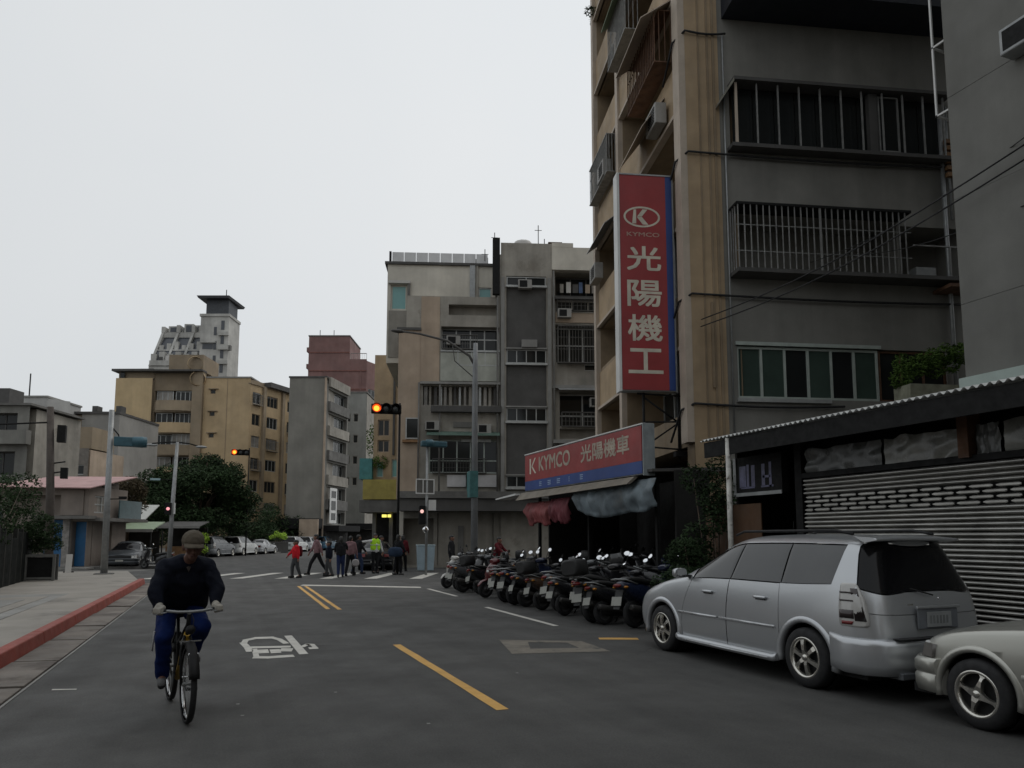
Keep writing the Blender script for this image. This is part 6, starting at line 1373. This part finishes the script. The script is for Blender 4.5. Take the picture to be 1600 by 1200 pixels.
def guard(y, a0, a1):
    rg = []
    for k in range(19):
        a = R(a0 + (a1 - a0) * k / 18); rr = RW + .03
        rg.append([(x, y + (rr + dr) * cos(a), RW + (rr + dr) * sin(a)) for x, dr in ((-.044, -.03), (-.032, .0), (0, .010), (.032, .0), (.044, -.03), (0, .003))])
    return MB().loft(rg)
guard(0, 20, 165).build('front_mudguard', BF, BK); guard(1.08, -20, 150).build('rear_mudguard', BF, BK)
MB().ell((0, -.0, .80), (.042, .05, .042), 12, 8).build('headlamp', BF, BK); MB().tube([(0, .12, .78), (0, .04, .79)], .008, 6).build('lamp_bracket', STEEL, BK)
MB().box(-.09, .09, -.03, .0, .70, .712).build('mudguard_stay', CHROME, BK); MB().tube([(-.055, -.02, .40), (.055, -.02, .40)], .006, 6).build('wheel_reflector', CHROME, BK)
for s_ in (-1, 1): MB().tube([(s_ * .05, .0, RW), (s_ * .035, -.22, RW + .29)], .004, 5).build('guard_stay', CHROME, BK)
MB().loft([sup(0, y, z, w, h, 12) for y, z, w, h in ((.62, .90, .03, .03), (.70, .905, .06, .05), (.84, .91, .17, .07), (.92, .915, .18, .06), (.96, .915, .1, .04))]).build('saddle', SEAT, BK)
MB().lathe([(.02, -.003), (.095, -.003), (.095, .003), (.02, .003)], 24, (-.055, .62, .29), 'x').build('chainring', STEEL, BK)
MB().tube([(.02, .1, .93), (.03, .03, .88), (.02, .12, .72)], .004, 5).build('brake_cable', RUBBER, BK)
Jc = dict(head=(.02, .21, 1.525), neck=(0, .36, 1.37), chest=(0, .46, 1.24), pelvis=(0, .80, .99), look=(-.02, -1, -.16), up=(.02, -.16, 1),
          sha=(-.175, .40, 1.33), ela=(-.262, .31, 1.13), wra=(-.235, .235, 1.0), shb=(.175, .40, 1.33), elb=(.262, .31, 1.13), wrb=(.235, .235, 1.0),
          hipa=(-.095, .76, .95), kna=(-.17, .36, .70), ana=(-.145, .55, .33), toea=(-.165, .40, .285),
          hipb=(.095, .76, .95), knb=(.155, .34, .79), anb=(.135, .70, .50), toeb=(.15, .56, .46))
# pedals: left crank up, right crank down
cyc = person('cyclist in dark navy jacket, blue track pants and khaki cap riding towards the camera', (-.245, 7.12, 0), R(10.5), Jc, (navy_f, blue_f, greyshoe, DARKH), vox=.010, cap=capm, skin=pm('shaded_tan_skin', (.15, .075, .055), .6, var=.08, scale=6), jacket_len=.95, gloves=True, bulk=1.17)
for q in (-1, 1):                                                         # gloved hands closed round the grips
    gm = MB(); ax = Vector((q * .09, .10, 0)).normalized(); c0 = Vector((q * .235, .155, .965)); top = Vector((0, .0, 1)); back = Vector((q * .45, .55, .35)).normalized()
    wrist = Vector((q * .235, .235, 1.005)); gm.capsule(tuple(wrist), tuple(c0 + Vector((0, .02, .03))), .036, .032, 12); gm.capsule(tuple(c0 - ax * .03 + Vector((0, 0.01, .026))), tuple(c0 + ax * .03 + Vector((0, 0.01, .026))), .026, .026, 12)
    fwd = Vector((q * .74, -.67, 0)).normalized()
    for k in range(4):
        b0 = c0 + ax * ((k - 1.5) * .023) + Vector((0, 0, .026)); b1 = b0 + fwd * .034 - Vector((0, 0, .008)); b2 = b0 + fwd * .038 - Vector((0, 0, .042)); b3 = b0 + fwd * .012 - Vector((0, 0, .056))
        gm.capsule(tuple(b0), tuple(b1), .0125, .012, 8); gm.capsule(tuple(b1), tuple(b2), .012, .0115, 8); gm.capsule(tuple(b2), tuple(b3), .0115, .011, 8)
    t0 = c0 - ax * .045 + Vector((0, .02, .02)); gm.capsule(tuple(t0), tuple(t0 - ax * .012 + fwd * .03 - Vector((0, 0, .02))), .014, .012, 8); gm.capsule(tuple(t0 - ax * .012 + fwd * .03 - Vector((0, 0, .02))), tuple(t0 + ax * .01 + fwd * .045 - Vector((0, 0, .04))), .012, .011, 8)
    merge(gm, .0055, 'glove', glovem, cyc, 1)
MB().loft([[(-.035, .285, 1.375), (.0, .255, 1.30), (.0, .262, 1.298), (-.032, .295, 1.37)], [(.035, .285, 1.375), (.002, .255, 1.30), (.002, .262, 1.298), (.032, .295, 1.37)]]).build('shirt_collar', fab('checked_shirt', (.10, .085, .08)), cyc)
MB().tube([(-.245, .40, .76), (-.252, .44, .58)], .008, 6).build('trouser_stripe', white_f, cyc)
# ---- people on the crossing
p = person('child in red jacket with dark backpack walking on the zebra crossing', (2.68, 30.1, 0), R(-75), stand(1.48, ((.05, .25, .15), (.05, -.05, 0)), .12), (red_f, grey_f, blk_shoe, DARKH))
bp_ = backpack(p, maroon_f, .17, 1.05, .95); bp_.location = p.location; bp_.rotation_euler = p.rotation_euler; tag(bp_, 'dark maroon school backpack worn by the child in red', 'backpack')
person('dark haired walker in a dusty pink top striding over the crossing', (3.75, 32.2, 0), R(-80), stand(1.72, ((.05, .2, .05), (.05, -.2, .05)), .36, .06), (pink_f, black_f, blk_shoe, DARKH), hair='long')
person('woman in dark top and blue jeans beside the striding walker', (4.42, 29.95, 0), R(170), stand(1.62, ((.05, .25, .3), (.05, .2, .2)), .05), (black_f, fab('deep_blue_trousers', (.02, .03, .08)), blk_shoe, DARKH), hair='long')
q_ = person('pedestrian in pink with a pale bag right behind the woman in jeans', (4.95, 30.9, 0), R(150), stand(1.64, ((.05, .1, 0), (.05, .2, .1)), .2), (pink_f, black_f, blk_shoe, DARKH))
b2 = MB().loft([sup(0, y, z, w, h, 12) for y, z, w, h in ((-.06, .42, .2, .24), (0, .42, .3, .32), (.06, .42, .2, .24))]).build('tote_bag', fab('pale_tote', (.35, .33, .33)), None, (5.12, 30.62, -.2)); tag(b2, 'pale tote bag carried low by the pedestrian in pink', 'bag')
b2.location.z = .12
pol = person('traffic officer in fluorescent vest with one arm held out', (6.3, 32.5, 0), R(15), stand(1.76, ((.40, .0, .48), (.08, .1, .05)), 0), (white_f, black_f, blk_shoe, DARKH))
vm = MB()
for q in (-.07, .07): vm.capsule((q, 0, 1.40), (q, 0, 1.12), .155, .155, 14)
vest = merge(vm, .016, 'vest', hiv_f, pol, 3)
MB().lathe([(.14, 1.24), (.235, 1.24), (.235, 1.28), (.14, 1.28)], 20).build('reflective_band', pm('reflective_tape', (.6, .62, .6), .4), vest).scale = (1, .72, 1)
pg = person('adult in dark hooded jacket carrying a bulky dark blue bag over the crossing', (7.0, 31.0, 0), R(120), stand(1.70, ((.1, .1, .1), (.15, .1, .1)), .08), (black_f, black_f, greyshoe, DARKH), hair='long')
bg = MB().loft([sup(0, y, .0, w, h, 14) for y, w, h in ((-.3, .16, .2), (-.22, .32, .38), (0, .36, .44), (.22, .32, .38), (.3, .16, .2))]).build('duffel_bag', fab('dark_blue_duffel', (.025, .04, .07)), None, (6.82, 30.75, .98), (0, 0, R(60))); tag(bg, 'bulky dark blue duffel bag carried at the waist by the hooded adult', 'bag')
person('man in black standing by the pale shutter at the far corner', (8.75, 28.9, 0), R(60), stand(1.68, ((.05, .1, 0), (.05, .05, 0)), .05), (black_f, black_f, blk_shoe, DARKH))
person('person in maroon top bending over the scooters in the corner', (10.0, 26.9, 0), R(40), stand(1.60, ((.05, .35, .2), (.05, .3, .2)), .05, .12), (maroon_f, black_f, blk_shoe, DARKH))

person('pedestrian in grey hoodie right behind the traffic officer', (6.9, 34.2, 0), R(60), stand(1.66, ((.05, .1, 0), (.05, -.1, 0)), .2), (grey_f, black_f, blk_shoe, DARKH))
person('short haired pedestrian in black between the woman in jeans and the officer', (5.5, 32.2, 0), R(110), stand(1.70, ((.05, .2, .1), (.05, .1, 0)), .15), (black_f, jean_f, blk_shoe, DARKH))
person('schoolchild in navy jacket beside the woman in jeans', (4.05, 30.7, 0), R(-100), stand(1.42, ((.05, .1, 0), (.05, -.1, 0)), .1), (navy_f, grey_f, blk_shoe, DARKH))
person('pedestrian in dark maroon walking just left of the pale blue cabinet', (7.9, 34.0, 0), R(150), stand(1.68, ((.05, .1, 0), (.05, -.1, 0)), .2), (maroon_f, black_f, blk_shoe, DARKH), hair='long')

# ================================================================ cars farther away
CP = {n: pm('car_paint_' + n, c_, .4, metal=.1, var=.05, scale=2, coat=.3, spec=.3) for n, c_ in dict(black=(.012, .013, .015), white=(.55, .56, .55), grey=(.16, .17, .18), silver=(.36, .37, .38), blue=(.035, .10, .16), dark=(.04, .045, .05)).items()}
def car_at(src, x, y, az, c_, label, grp='cars parked along the far left kerb', z=0):
    o = copy_tree(src, (x, y, z), R(-az), label, {'silver_car_paint': CP[c_], 'champagne_car_paint': CP[c_]})
    if grp: o['group'] = grp
    else:
        if 'group' in o: del o['group']
    return o
car_at(sed, 7.3, 37.0, 15, 'black', 'black saloon waiting behind the people on the crossing', None)
car_at(sed, -4.7, 43.8, 186, 'dark', 'dark saloon nose out beside the low house with the pink roof', None)
car_at(van, -.6, 64.5, 24, 'grey', 'grey minivan first in the kerb row, right behind the cyclist')
car_at(van, 1.4, 69.0, 24, 'white', 'white minivan second in the kerb row beyond the yellow green shrub')
car_at(sed, 3.4, 73.5, 24, 'silver', 'silver saloon just before the hedge box in the kerb row')
car_at(van, 7.2, 81.9, 24, 'white', 'white minivan just past the hedge box in the kerb row')
car_at(van, 9.2, 86.4, 24, 'silver', 'silver minivan between the white one and the blue van in the kerb row')
car_at(van, 11.6, 91.2, 28, 'blue', 'blue van at the far end of the kerb row')

# ================================================================ poles, signals, lamps
up_ = thing('utility_pole', 'dark leaning utility pole in front of the pink roofed house', 'utility pole', (-6.55, 34.4, 0))
MB().tube([(0, 0, -.1), (-.1, 0, 3), (-.32, 0, 6.95)], [.17, .155, .125], 12).build('pole', pm('dark_wood_pole', (.09, .075, .065), .9, var=.25, scale=3, streak=.3), up_)
MB().tube([(-.3, -.05, 6.3), (-2.0, -.2, 6.1)], .035, 6).build('cross_arm', BLACK, up_); MB().box(.0, .3, -.15, .15, 5.5, 6.2).build('transformer_box', BLACK, up_)
for z in (4.6, 4.2): MB().tube([(-.2, 0, z), (.35, -.05, z + .1)], .03, 6).build('bracket', BLACK, up_)
MB().box(.2, .45, -.12, .1, 4.0, 4.45).build('cable_box', BLACK, up_)
sp_ = thing('signal_pole', 'grey pole carrying a teal signal head seen from behind, right of the house', 'signal pole', (-4.6, 34.6, 0))
MB().tube([(0, 0, 0), (-.06, 0, 7.0)], [.14, .10], 12).build('pole', STEEL, sp_); MB().box(-.35, .35, -.3, .3, 0, .12).build('pole_base', CONC_D, sp_, bevel=.03)
MB().tube([(-.05, 0, 6.3), (.25, -.03, 5.95), (.3, -.05, 5.75)], .03, 6).build('signal_arm', BLACK, sp_)
TEAL = pm('teal_signal_shell', (.035, .10, .13), .5, var=.2, scale=4)
MB().box(.1, .85, -.22, .05, 5.45, 5.85).build('signal_housing', TEAL, sp_, bevel=.03)
MB().lathe([(.05, -.26), (.22, -.24), (.24, .1), (.22, .3), (.02, .32)], 16, (1.05, -.1, 5.66), 'x').build('signal_hood', TEAL, sp_)
MB().tube([(-.05, -.02, 3.2), (.65, -.05, 3.22)], .025, 6).build('sign_arm', BLACK, sp_); MB().box(.4, .7, -.1, -.02, 3.2, 3.32).build('small_box', BLACK, sp_)
lp = thing('street_lamp', 'slim grey lamp post with a twin arm and pink lit pedestrian signal', 'street lamp', (-2.5, 39.7, 0))
MB().tube([(0, 0, 0), (.05, 0, 3), (.14, 0, 6.35)], [.11, .10, .075], 12).build('pole', STEEL, lp)
MB().tube([(-1.0, -.1, 6.22), (-.3, 0, 6.33), (.14, 0, 6.35), (.7, .0, 6.3), (1.25, .05, 6.15)], .035, 6).build('lamp_arm', BLACK, lp)
for x in (-1.0, 1.25): MB().ell((x, -.05, 6.15), (.28, .1, .07), 12, 6).build('lamp_head', STEEL, lp)
MB().box(-.28, .02, -.18, -.04, 2.7, 3.3).build('signal_housing', BLACK, lp, bevel=.02); MB().lathe([(.001, -.185), (.08, -.184)], 14, (-.13, 0, 3.0), 'y').build('signal_lens', emit('pink_signal_light', (.9, .35, .38), 1.0), lp)
MB().box(.12, .2, -.16, -.1, 2.75, 3.3).build('signal_side', WHITEM, lp); MB().box(-1.0, -.55, -.1, -.06, 4.4, 4.5).build('small_sign', pm('pale_blue_sign', (.3, .42, .45), .5), lp); MB().tube([(0, 0, 4.45), (-.9, -.05, 4.45)], .02, 6).build('sign_arm', BLACK, lp)
AMB = emit('amber_light', (1.0, .33, .03), 3.2); AMB2 = emit('amber_core', (1.0, .46, .04), 1.8)
def signal(x, y, z, w, name, label, pole_top, side):
    """horizontal three-lamp signal facing the camera, hung left of its pole, left lamp lit"""
    t = thing(name, label, 'traffic light', (x, y, 0), R(-8))
    r_ = w * .155
    MB().tube([(0, .1, 0), (0, .1, pole_top)], [.065, .045], 10).build('pole', BLACK, t)
    MB().tube([(.02, .1, z + .02), (-w * .25, .1, z + .02)], .04, 6).build('signal_arm', BLACK, t)
    b_ = MB().box(-w, .06, -.08, .12, z - w * .17, z + w * .17).build('signal_housing', BLACK, t, bevel=.04)
    for k in range(3):
        cx = -w + w * .18 + k * w * .33
        MB().lathe([(r_ + .01, -.09), (r_ + .02, -.36), (r_, -.36), (r_ - .005, -.09)], 20, (cx, 0, z), 'y').build('lens_hood', pm('signal_hood_glow', (.35, .02, .02), .5) if k == 0 else BLACK, b_)  # lit lamp's hood is coloured red for the glow it reflects
        MB().lathe([(r_ * .62, -.11), (r_ * .8, -.105), (r_, -.09)], 20, (cx, 0, z), 'y').build('lens_rim', emit('red_orange_glow', (1.0, .10, .012), 1.0) if k == 0 else BLACK, b_)
        MB().lathe([(.001, -.12), (r_ * .4, -.116), (r_ * .63, -.11)], 20, (cx, 0, z), 'y').build('lens', AMB2 if k == 0 else pm('dark_lens', (.02, .03, .03), .2), b_)
    return t
signal(7.0, 31.1, 7.2, 1.25, 'traffic_light', 'traffic light with glowing amber lamp on the black pole before the brown building', 7.5, 1)
signal(1.75, 66.5, 8.9, 1.45, 'traffic_light', 'distant traffic light with glowing amber lamp beside the round tree', 9.3, 1)
sl = thing('street_lamp', 'tall grey street lamp with long arm in front of the weathered grey building', 'street lamp', (10.55, 31.3, 0))
MB().tube([(0, 0, 0), (0, 0, 9.6), (.02, 0, 10.6)], [.17, .12, .10], 12).build('pole', pm('grey_pole_paint', (.27, .28, .29), .6, var=.15, scale=2, streak=.25), sl)
MB().tube([(.0, 0, 9.5), (-.25, .1, 10.0), (-1.2, .45, 10.7), (-2.4, .95, 11.05), (-3.3, 1.35, 11.2)], [.06, .06, .055, .05, .045], 8).build('lamp_arm', DARKG, sl)
MB().ell((-3.35, 1.37, 11.19), (.35, .16, .08), 12, 6).build('lamp_head', DARKG, sl); MB().tube([(.02, 0, 8.9), (-.9, .3, 9.75), (-1.0, .35, 10.55)], .025, 6).build('arm_stay', DARKG, sl)
MB().box(-.28, .1, -.22, .2, 3.4, 4.6).build('control_box', pm('teal_sheet', (.05, .15, .15), .7), sl)
pp = thing('signal_pole', 'thin pale pole with teal signal hoods and sign frames near the pale shutter', 'signal pole', (8.05, 30.3, 0))
MB().tube([(0, 0, 0), (0, 0, 5.75)], .055, 10).build('pole', STEEL, pp)
MB().box(-.3, .85, -.2, .1, 5.5, 5.75).build('signal_housing', TEAL, pp, bevel=.05); MB().lathe([(.05, -.2), (.15, -.18), (.16, .1), (.03, .2)], 14, (.1, -.1, 5.66), 'x').build('signal_hood', TEAL, pp)
mb = MB(); mb.box(-.5, .32, -.06, -.03, 4.05, 4.1).box(-.5, .32, -.06, -.03, 3.45, 3.5).box(-.5, -.46, -.06, -.03, 3.5, 4.05).box(-.2, -.16, -.06, -.03, 3.5, 4.05).box(.28, .32, -.06, -.03, 3.5, 4.05); mb.build('sign_frame', WHITEM, pp)
MB().box(-.46, .28, -.03, -.02, 3.5, 4.05).build('sign_panel', CONC_D, pp); MB().box(-.35, -.08, -.14, .02, 2.15, 2.95).build('signal_housing', BLACK, pp, bevel=.02); MB().lathe([(.001, -.145), (.08, -.144)], 14, (-.24, 0, 2.7), 'y').build('signal_lens', emit('pale_red_signal', (.95, .55, .5), .9), pp)
mb = MB(); mb.box(.07, .4, -.06, -.03, 2.75, 3.2).build('small_sign', WHITEM, pp)
MB().lathe([(.001, -.02), (.09, -.015), (.12, .0), (.13, .01)], 18, (-.06, -.08, 1.92), 'y').build('convex_mirror', MIRROR, pp)
cab = thing('utility_cabinet', 'pale blue utility cabinet beside the adult with the duffel bag', 'cabinet', (8.9, 33.6, 0), R(-10))
MB().hexa([(-.36, -.3, .05), (.36, -.3, .05), (.36, .3, .05), (-.36, .3, .05), (-.42, -.32, 1.2), (.42, -.32, 1.2), (.42, .32, 1.2), (-.42, .32, 1.2)]).build('cabinet_body', pm('pale_blue_paint', (.36, .46, .52), .6, var=.1, streak=.15), cab, bevel=.03); MB().box(-.4, .4, -.35, .35, 0, .05).build('cabinet_base', CONC_D, cab)
MB().box(-.44, .44, -.34, .34, 1.2, 1.25).build('cabinet_lid', pm('pale_blue_lid', (.42, .52, .56), .6), cab, bevel=.01)

# ================================================================ plants
def tree(name, label, loc, cl, n, size, trunk, mat, seed, group=None, blobs=True):
    t = thing(name, label, 'tree', loc, 0, group)
    tk = MB(); g = random.Random(seed); h_, r_ = trunk
    tk.tube([(0, 0, -.1), (g.uniform(-.1, .1), g.uniform(-.1, .1), h_ * .5), (g.uniform(-.2, .2), g.uniform(-.2, .2), h_)], [r_ * 1.25, r_, r_ * .8], 10)
    for c_, rr in cl[:10]:
        mid = (c_[0] * .4, c_[1] * .4, h_ + (c_[2] - h_) * .45); tk.tube([(0, 0, h_ * .8), mid, c_], [r_ * .55, r_ * .35, r_ * .12], 6)
    tk.build('trunk', BARK, t)
    leaves(cl, n, size, seed).build('crown', mat, t)
    return t
g = random.Random(11); cl = []
for k in range(64):                                                       # the round street tree: clumps over a dome
    a = g.uniform(0, 2 * pi); u = g.uniform(-.75, 1) ; rr = math.sqrt(max(0, 1 - u * u)) if u > 0 else 1
    f = g.uniform(.55, .92); cl.append(((4.9 * f * rr * cos(a), 4.4 * f * rr * sin(a), 4.5 + 4.1 * f * u), (g.uniform(1.0, 1.6), g.uniform(1.0, 1.6), g.uniform(.75, 1.15))))
tree('street_tree', 'big round dark green street tree in front of the beige apartment block', (-2.1, 67.3, 0), cl, 42000, .30, (3.4, .28), LEAF, 3)
def bush(name, label, loc, cl, n, size, mat, seed, cat='shrub', group=None):
    t = thing(name, label, cat, loc, 0, group); st = MB()
    for c_, rr in cl: st.tube([(c_[0] * .2, c_[1] * .2, 0), c_], [.02, .008], 5)
    st.build('stem', BARK, t); leaves(cl, n, size, seed).build('foliage', mat, t); return t
def blob(n, rx, ry, z0, z1, s0, s1, seed):
    g = random.Random(seed); return [((g.uniform(-rx, rx), g.uniform(-ry, ry), g.uniform(z0, z1)), (g.uniform(s0, s1), g.uniform(s0, s1), g.uniform(s0, s1) * .8)) for _ in range(n)]
tree('tree', 'dark leafy tree at the left edge behind the pole fence', (-10.6, 33.5, 0), blob(14, 1.6, 1.2, 1.9, 3.3, .7, 1.0, 4), 7000, .2, (2.4, .16), LEAF, 21)
tree('tree', 'tall dark tree mass left of the pink roofed house', (-13.6, 46, 0), blob(16, 2.4, 1.6, 2.8, 6.6, .9, 1.5, 5), 7000, .26, (3, .2), LEAF, 22)
tree('tree', 'brownish tree behind the right corner of the pink roofed house', (-5.7, 50.5, 0), blob(10, .9, .9, 3.5, 4.9, .5, .8, 6), 3000, .2, (3.4, .15), LEAF_B, 23)
tree('tree', 'small tree beside the stalls left of the round street tree', (-6.2, 64, 0), blob(12, 1.6, 1.4, 2.6, 5.0, .8, 1.2, 9), 4500, .24, (2.6, .15), LEAF, 24)
for k, (x, y, z1, lab) in enumerate(((5.6, 89.5, 4.6, 'dark tree beside the grey slab gable behind the parked cars'), (-.8, 80, 4.8, 'low dark tree right behind the round street tree'), (2.2, 84.0, 4.0, 'low dark tree in front of the beige apartment block'), (-4.5, 78, 4.5, 'low dark tree behind the stalls'))):
    tree('tree', lab, (x, y, 0), blob(12, 2.8, 1.6, 1.5, z1, .9, 1.4, 30 + k), 4200, .3, (1.8, .14), LEAF, 40 + k, 'low trees along the far street')
bush('shrub', 'yellow green shrub standing behind the cyclist', (-2.0, 60.2, 0), blob(12, .7, .5, .6, 1.75, .3, .46, 2), 1500, .17, LEAF_Y, 51)
bush('shrub', 'yellow green shrub on top of the hedge box by the parked cars', (5.2, 77.6, 1.0), blob(8, .7, .4, .5, 1.0, .25, .4, 3), 700, .16, LEAF_Y, 52)
hb = thing('planter', 'dark hedge box standing between the parked cars', 'planter', (5.2, 77.6, 0)); MB().box(-.9, .9, -.5, .5, 0, 1.05).build('planter_box', DARKG, hb, bevel=.03)
MB().box(-.95, .95, -.55, .55, 1.051, 1.12).build('planter_rim', CONC_D, hb)
bush('climbing_vine', 'dark green vine sprawling round the white post of the shed', (8.3, 10.9, 0), [((g.uniform(-.35, .75), g.uniform(-.3, .9), z), (.28, .28, .3)) for z in (.9, 1.3, 1.6, 1.9, 2.1, 2.3, 2.5, 2.7, 2.9, 2.0, 1.7, 2.4)], 4200, .085, LEAF, 53, 'vine')
bush('shrub', 'dark green shrub between the last scooters and the silver minivan', (7.15, 10.6, 0), blob(14, .34, .3, .3, 1.05, .18, .28, 4), 5200, .055, LEAF, 54)
bush('shrub', 'tall green shrub behind the minivan at the rusty panel', (8.05, 11.0, 0), blob(14, .4, .35, .5, 1.5, .22, .34, 5), 5600, .07, LEAF, 55)
wb = thing('window_planter', 'overgrown pale planter trough below the right end of the lowest grey wall window', 'planter', (14.9, 12.2, 0))
MB().hexa([(-.85, -.75, 4.55), (.7, -1.15, 4.55), (.8, -.6, 4.55), (-.7, -.2, 4.55), (-.9, -.8, 5.0), (.75, -1.2, 5.0), (.8, -.6, 5.0), (-.7, -.2, 5.0)]).build('planter_trough', pm('pale_planter', (.36, .36, .27), .85, var=.25, scale=5), wb)
leaves([((-.7 + .17 * k, -.4 - .06 * k + .1 * (k % 2), 5.2 + .35 * abs(sin(k * 1.3)) + .04 * k), (.24, .24, .26)) for k in range(11)], 3600, .09, 61).build('foliage', LEAF_L, wb)
tree('roof_plant', 'small plant on the roof edge at the very top left of the tan block', (12.3, 22.0, 20.6), blob(4, .5, .5, .3, .9, .2, .35, 7), 500, .12, (.3, .03), LEAF, 62)

# ================================================================ the left-hand verge: fence, planter, stalls
fe = thing('fence', 'dark fence of upright boards at the left edge of the pavement', 'fence', (-5.5, 23, .15))
for k in range(14):
    y = -5.5 + k * .88; x = -.05 - .065 * (y + 5.5) * .9
    hgt = 1.62 + rnd.uniform(-.12, .12) - (.0 if k < 9 else .1)
    MB().box(x - .03, x + .03, y, y + .62 + rnd.uniform(0, .12), 0, hgt).build('fence_board', pm('dark_fence_board', (.016, .018, .017), .9, var=.3, scale=2, streak=.3, spec=.08), fe, bevel=.01)
    MB().box(x - .06, x + .06, y - .13, y - .02, 0, hgt + .1).build('fence_post', pm('worn_fence_post', (.04, .04, .037), .9, var=.3, scale=3, streak=.3, spec=.1), fe)
for z in (.35, 1.3): MB().hexa([(-.12, -5.6, z), (-.06, -5.6, z), (-.79, 6.6, z), (-.85, 6.6, z), (-.12, -5.6, z + .08), (-.06, -5.6, z + .08), (-.79, 6.6, z + .08), (-.85, 6.6, z + .08)]).build('fence_rail', BLACK, fe)
nt = thing('shade_net', 'dark green shade net hung above the board fence', 'shade net', (-6.4, 24, 1.7))
MB().add([(-.0 - .07 * j + .05 * sin(i * 1.1), -6 + j * 1.0, 1.0 - i * .25) for j in range(13) for i in range(5)], [(j * 5 + i, (j + 1) * 5 + i, (j + 1) * 5 + i + 1, j * 5 + i + 1) for j in range(12) for i in range(4)], True).build('net', pm('dark_green_net', (.015, .03, .028), .9, var=.3, scale=2), nt)
bush('hedge', 'dark green hedge growing over the board fence', (-6.9, 25.5, .15), [((g.uniform(-.5, .5), -6.5 + k * .55, g.uniform(1.2, 3.2)), (.65, .6, .55)) for k in range(26)], 14000, .12, LEAF, 63, 'hedge')
pb = thing('planter', 'grey planter frame with leafy shrub at the end of the board fence', 'planter', (-5.72, 28.9, .15))
mb = MB()
for x in (-.45, .37):
    for y in (-.3, .22): mb.box(x, x + .08, y, y + .08, 0, .8)
mb.box(-.45, .45, -.301, -.22, .801, .88).box(-.45, .45, .22, .301, .801, .88).box(-.44, .44, -.29, -.23, .05, .12); mb.build('planter_frame', pm('grey_planter', (.14, .14, .13), .8, var=.2), pb)
MB().box(-.4, .4, -.22, .21, .02, .78).build('planter_box', BLACK, pb)
leaves(blob(10, .35, .25, 1.0, 2.2, .2, .32, 8), 2600, .1, 64).build('foliage', LEAF, pb)
aw = thing('bollard_board', 'white notice board leaning by the blue door', 'notice board', (-6.35, 37.2, .05)); MB().hexa([(-.12, 0, 0), (.12, 0, 0), (.12, .04, 0), (-.12, .04, 0), (-.12, .16, .8), (.12, .16, .8), (.12, .2, .8), (-.12, .2, .8)]).build('board', OFFW, aw); MB().box(-.2, .2, .1, .16, 0, .05).build('board_foot', BLACK, aw)
for nm, lab, loc, w, dp, z0, z1, mat in (('stall', 'pale green awning of a stall behind the parked scooter', (-5.0, 49.5, 0), 2.6, 2.4, 2.0, 2.5, TARP_G), ('stall', 'stall with light grey pitched roof behind the green awning', (-5.9, 55.5, 0), 2.6, 3.0, 2.7, 3.8, pm('light_grey_roof', (.42, .43, .40), .7, var=.1)), ('stall', 'long low stall roof with pale edge right of the lamp post', (-2.9, 60.5, 0), 3.0, 3.0, 2.35, 2.75, DARKG)):
    t = thing(nm, lab, 'stall', loc, R(-12))
    MB().hexa([(-w / 2, -dp / 2, z0), (w / 2, -dp / 2, z0), (w / 2, dp / 2, z1), (-w / 2, dp / 2, z1), (-w / 2, -dp / 2, z0 + .06), (w / 2, -dp / 2, z0 + .06), (w / 2, dp / 2, z1 + .06), (-w / 2, dp / 2, z1 + .06)]).build('roof', mat, t)
    MB().box(-w / 2 - .02, w / 2 + .02, -dp / 2 - .04, -dp / 2 - .001, z0 - .1, z0 + .08).build('roof_edge', CONC, t)
    for x in (-w / 2 + .1, w / 2 - .1):
        for y in (-dp / 2 + .1, dp / 2 - .1): MB().tube([(x, y, 0), (x, y, z0)], .04, 6).build('post', BLACK, t)
    MB().box(-w / 2 + .2, w / 2 - .2, dp / 2 - .25, dp / 2 - .2, 0, z0 - .05).build('back_panel', INTERIOR_SHADE, t); MB().box(-w / 2 + .4, w / 2 - .4, -.4, .3, 0, .9).build('counter', WOOD, t)
ms = make_scooter(); ms.location = (-3.2, 41.5, 0); ms.rotation_euler = (0, R(-5), R(60)); tag(ms, 'dark scooter parked by the lamp post on the far left pavement', 'scooter'); del ms['group']
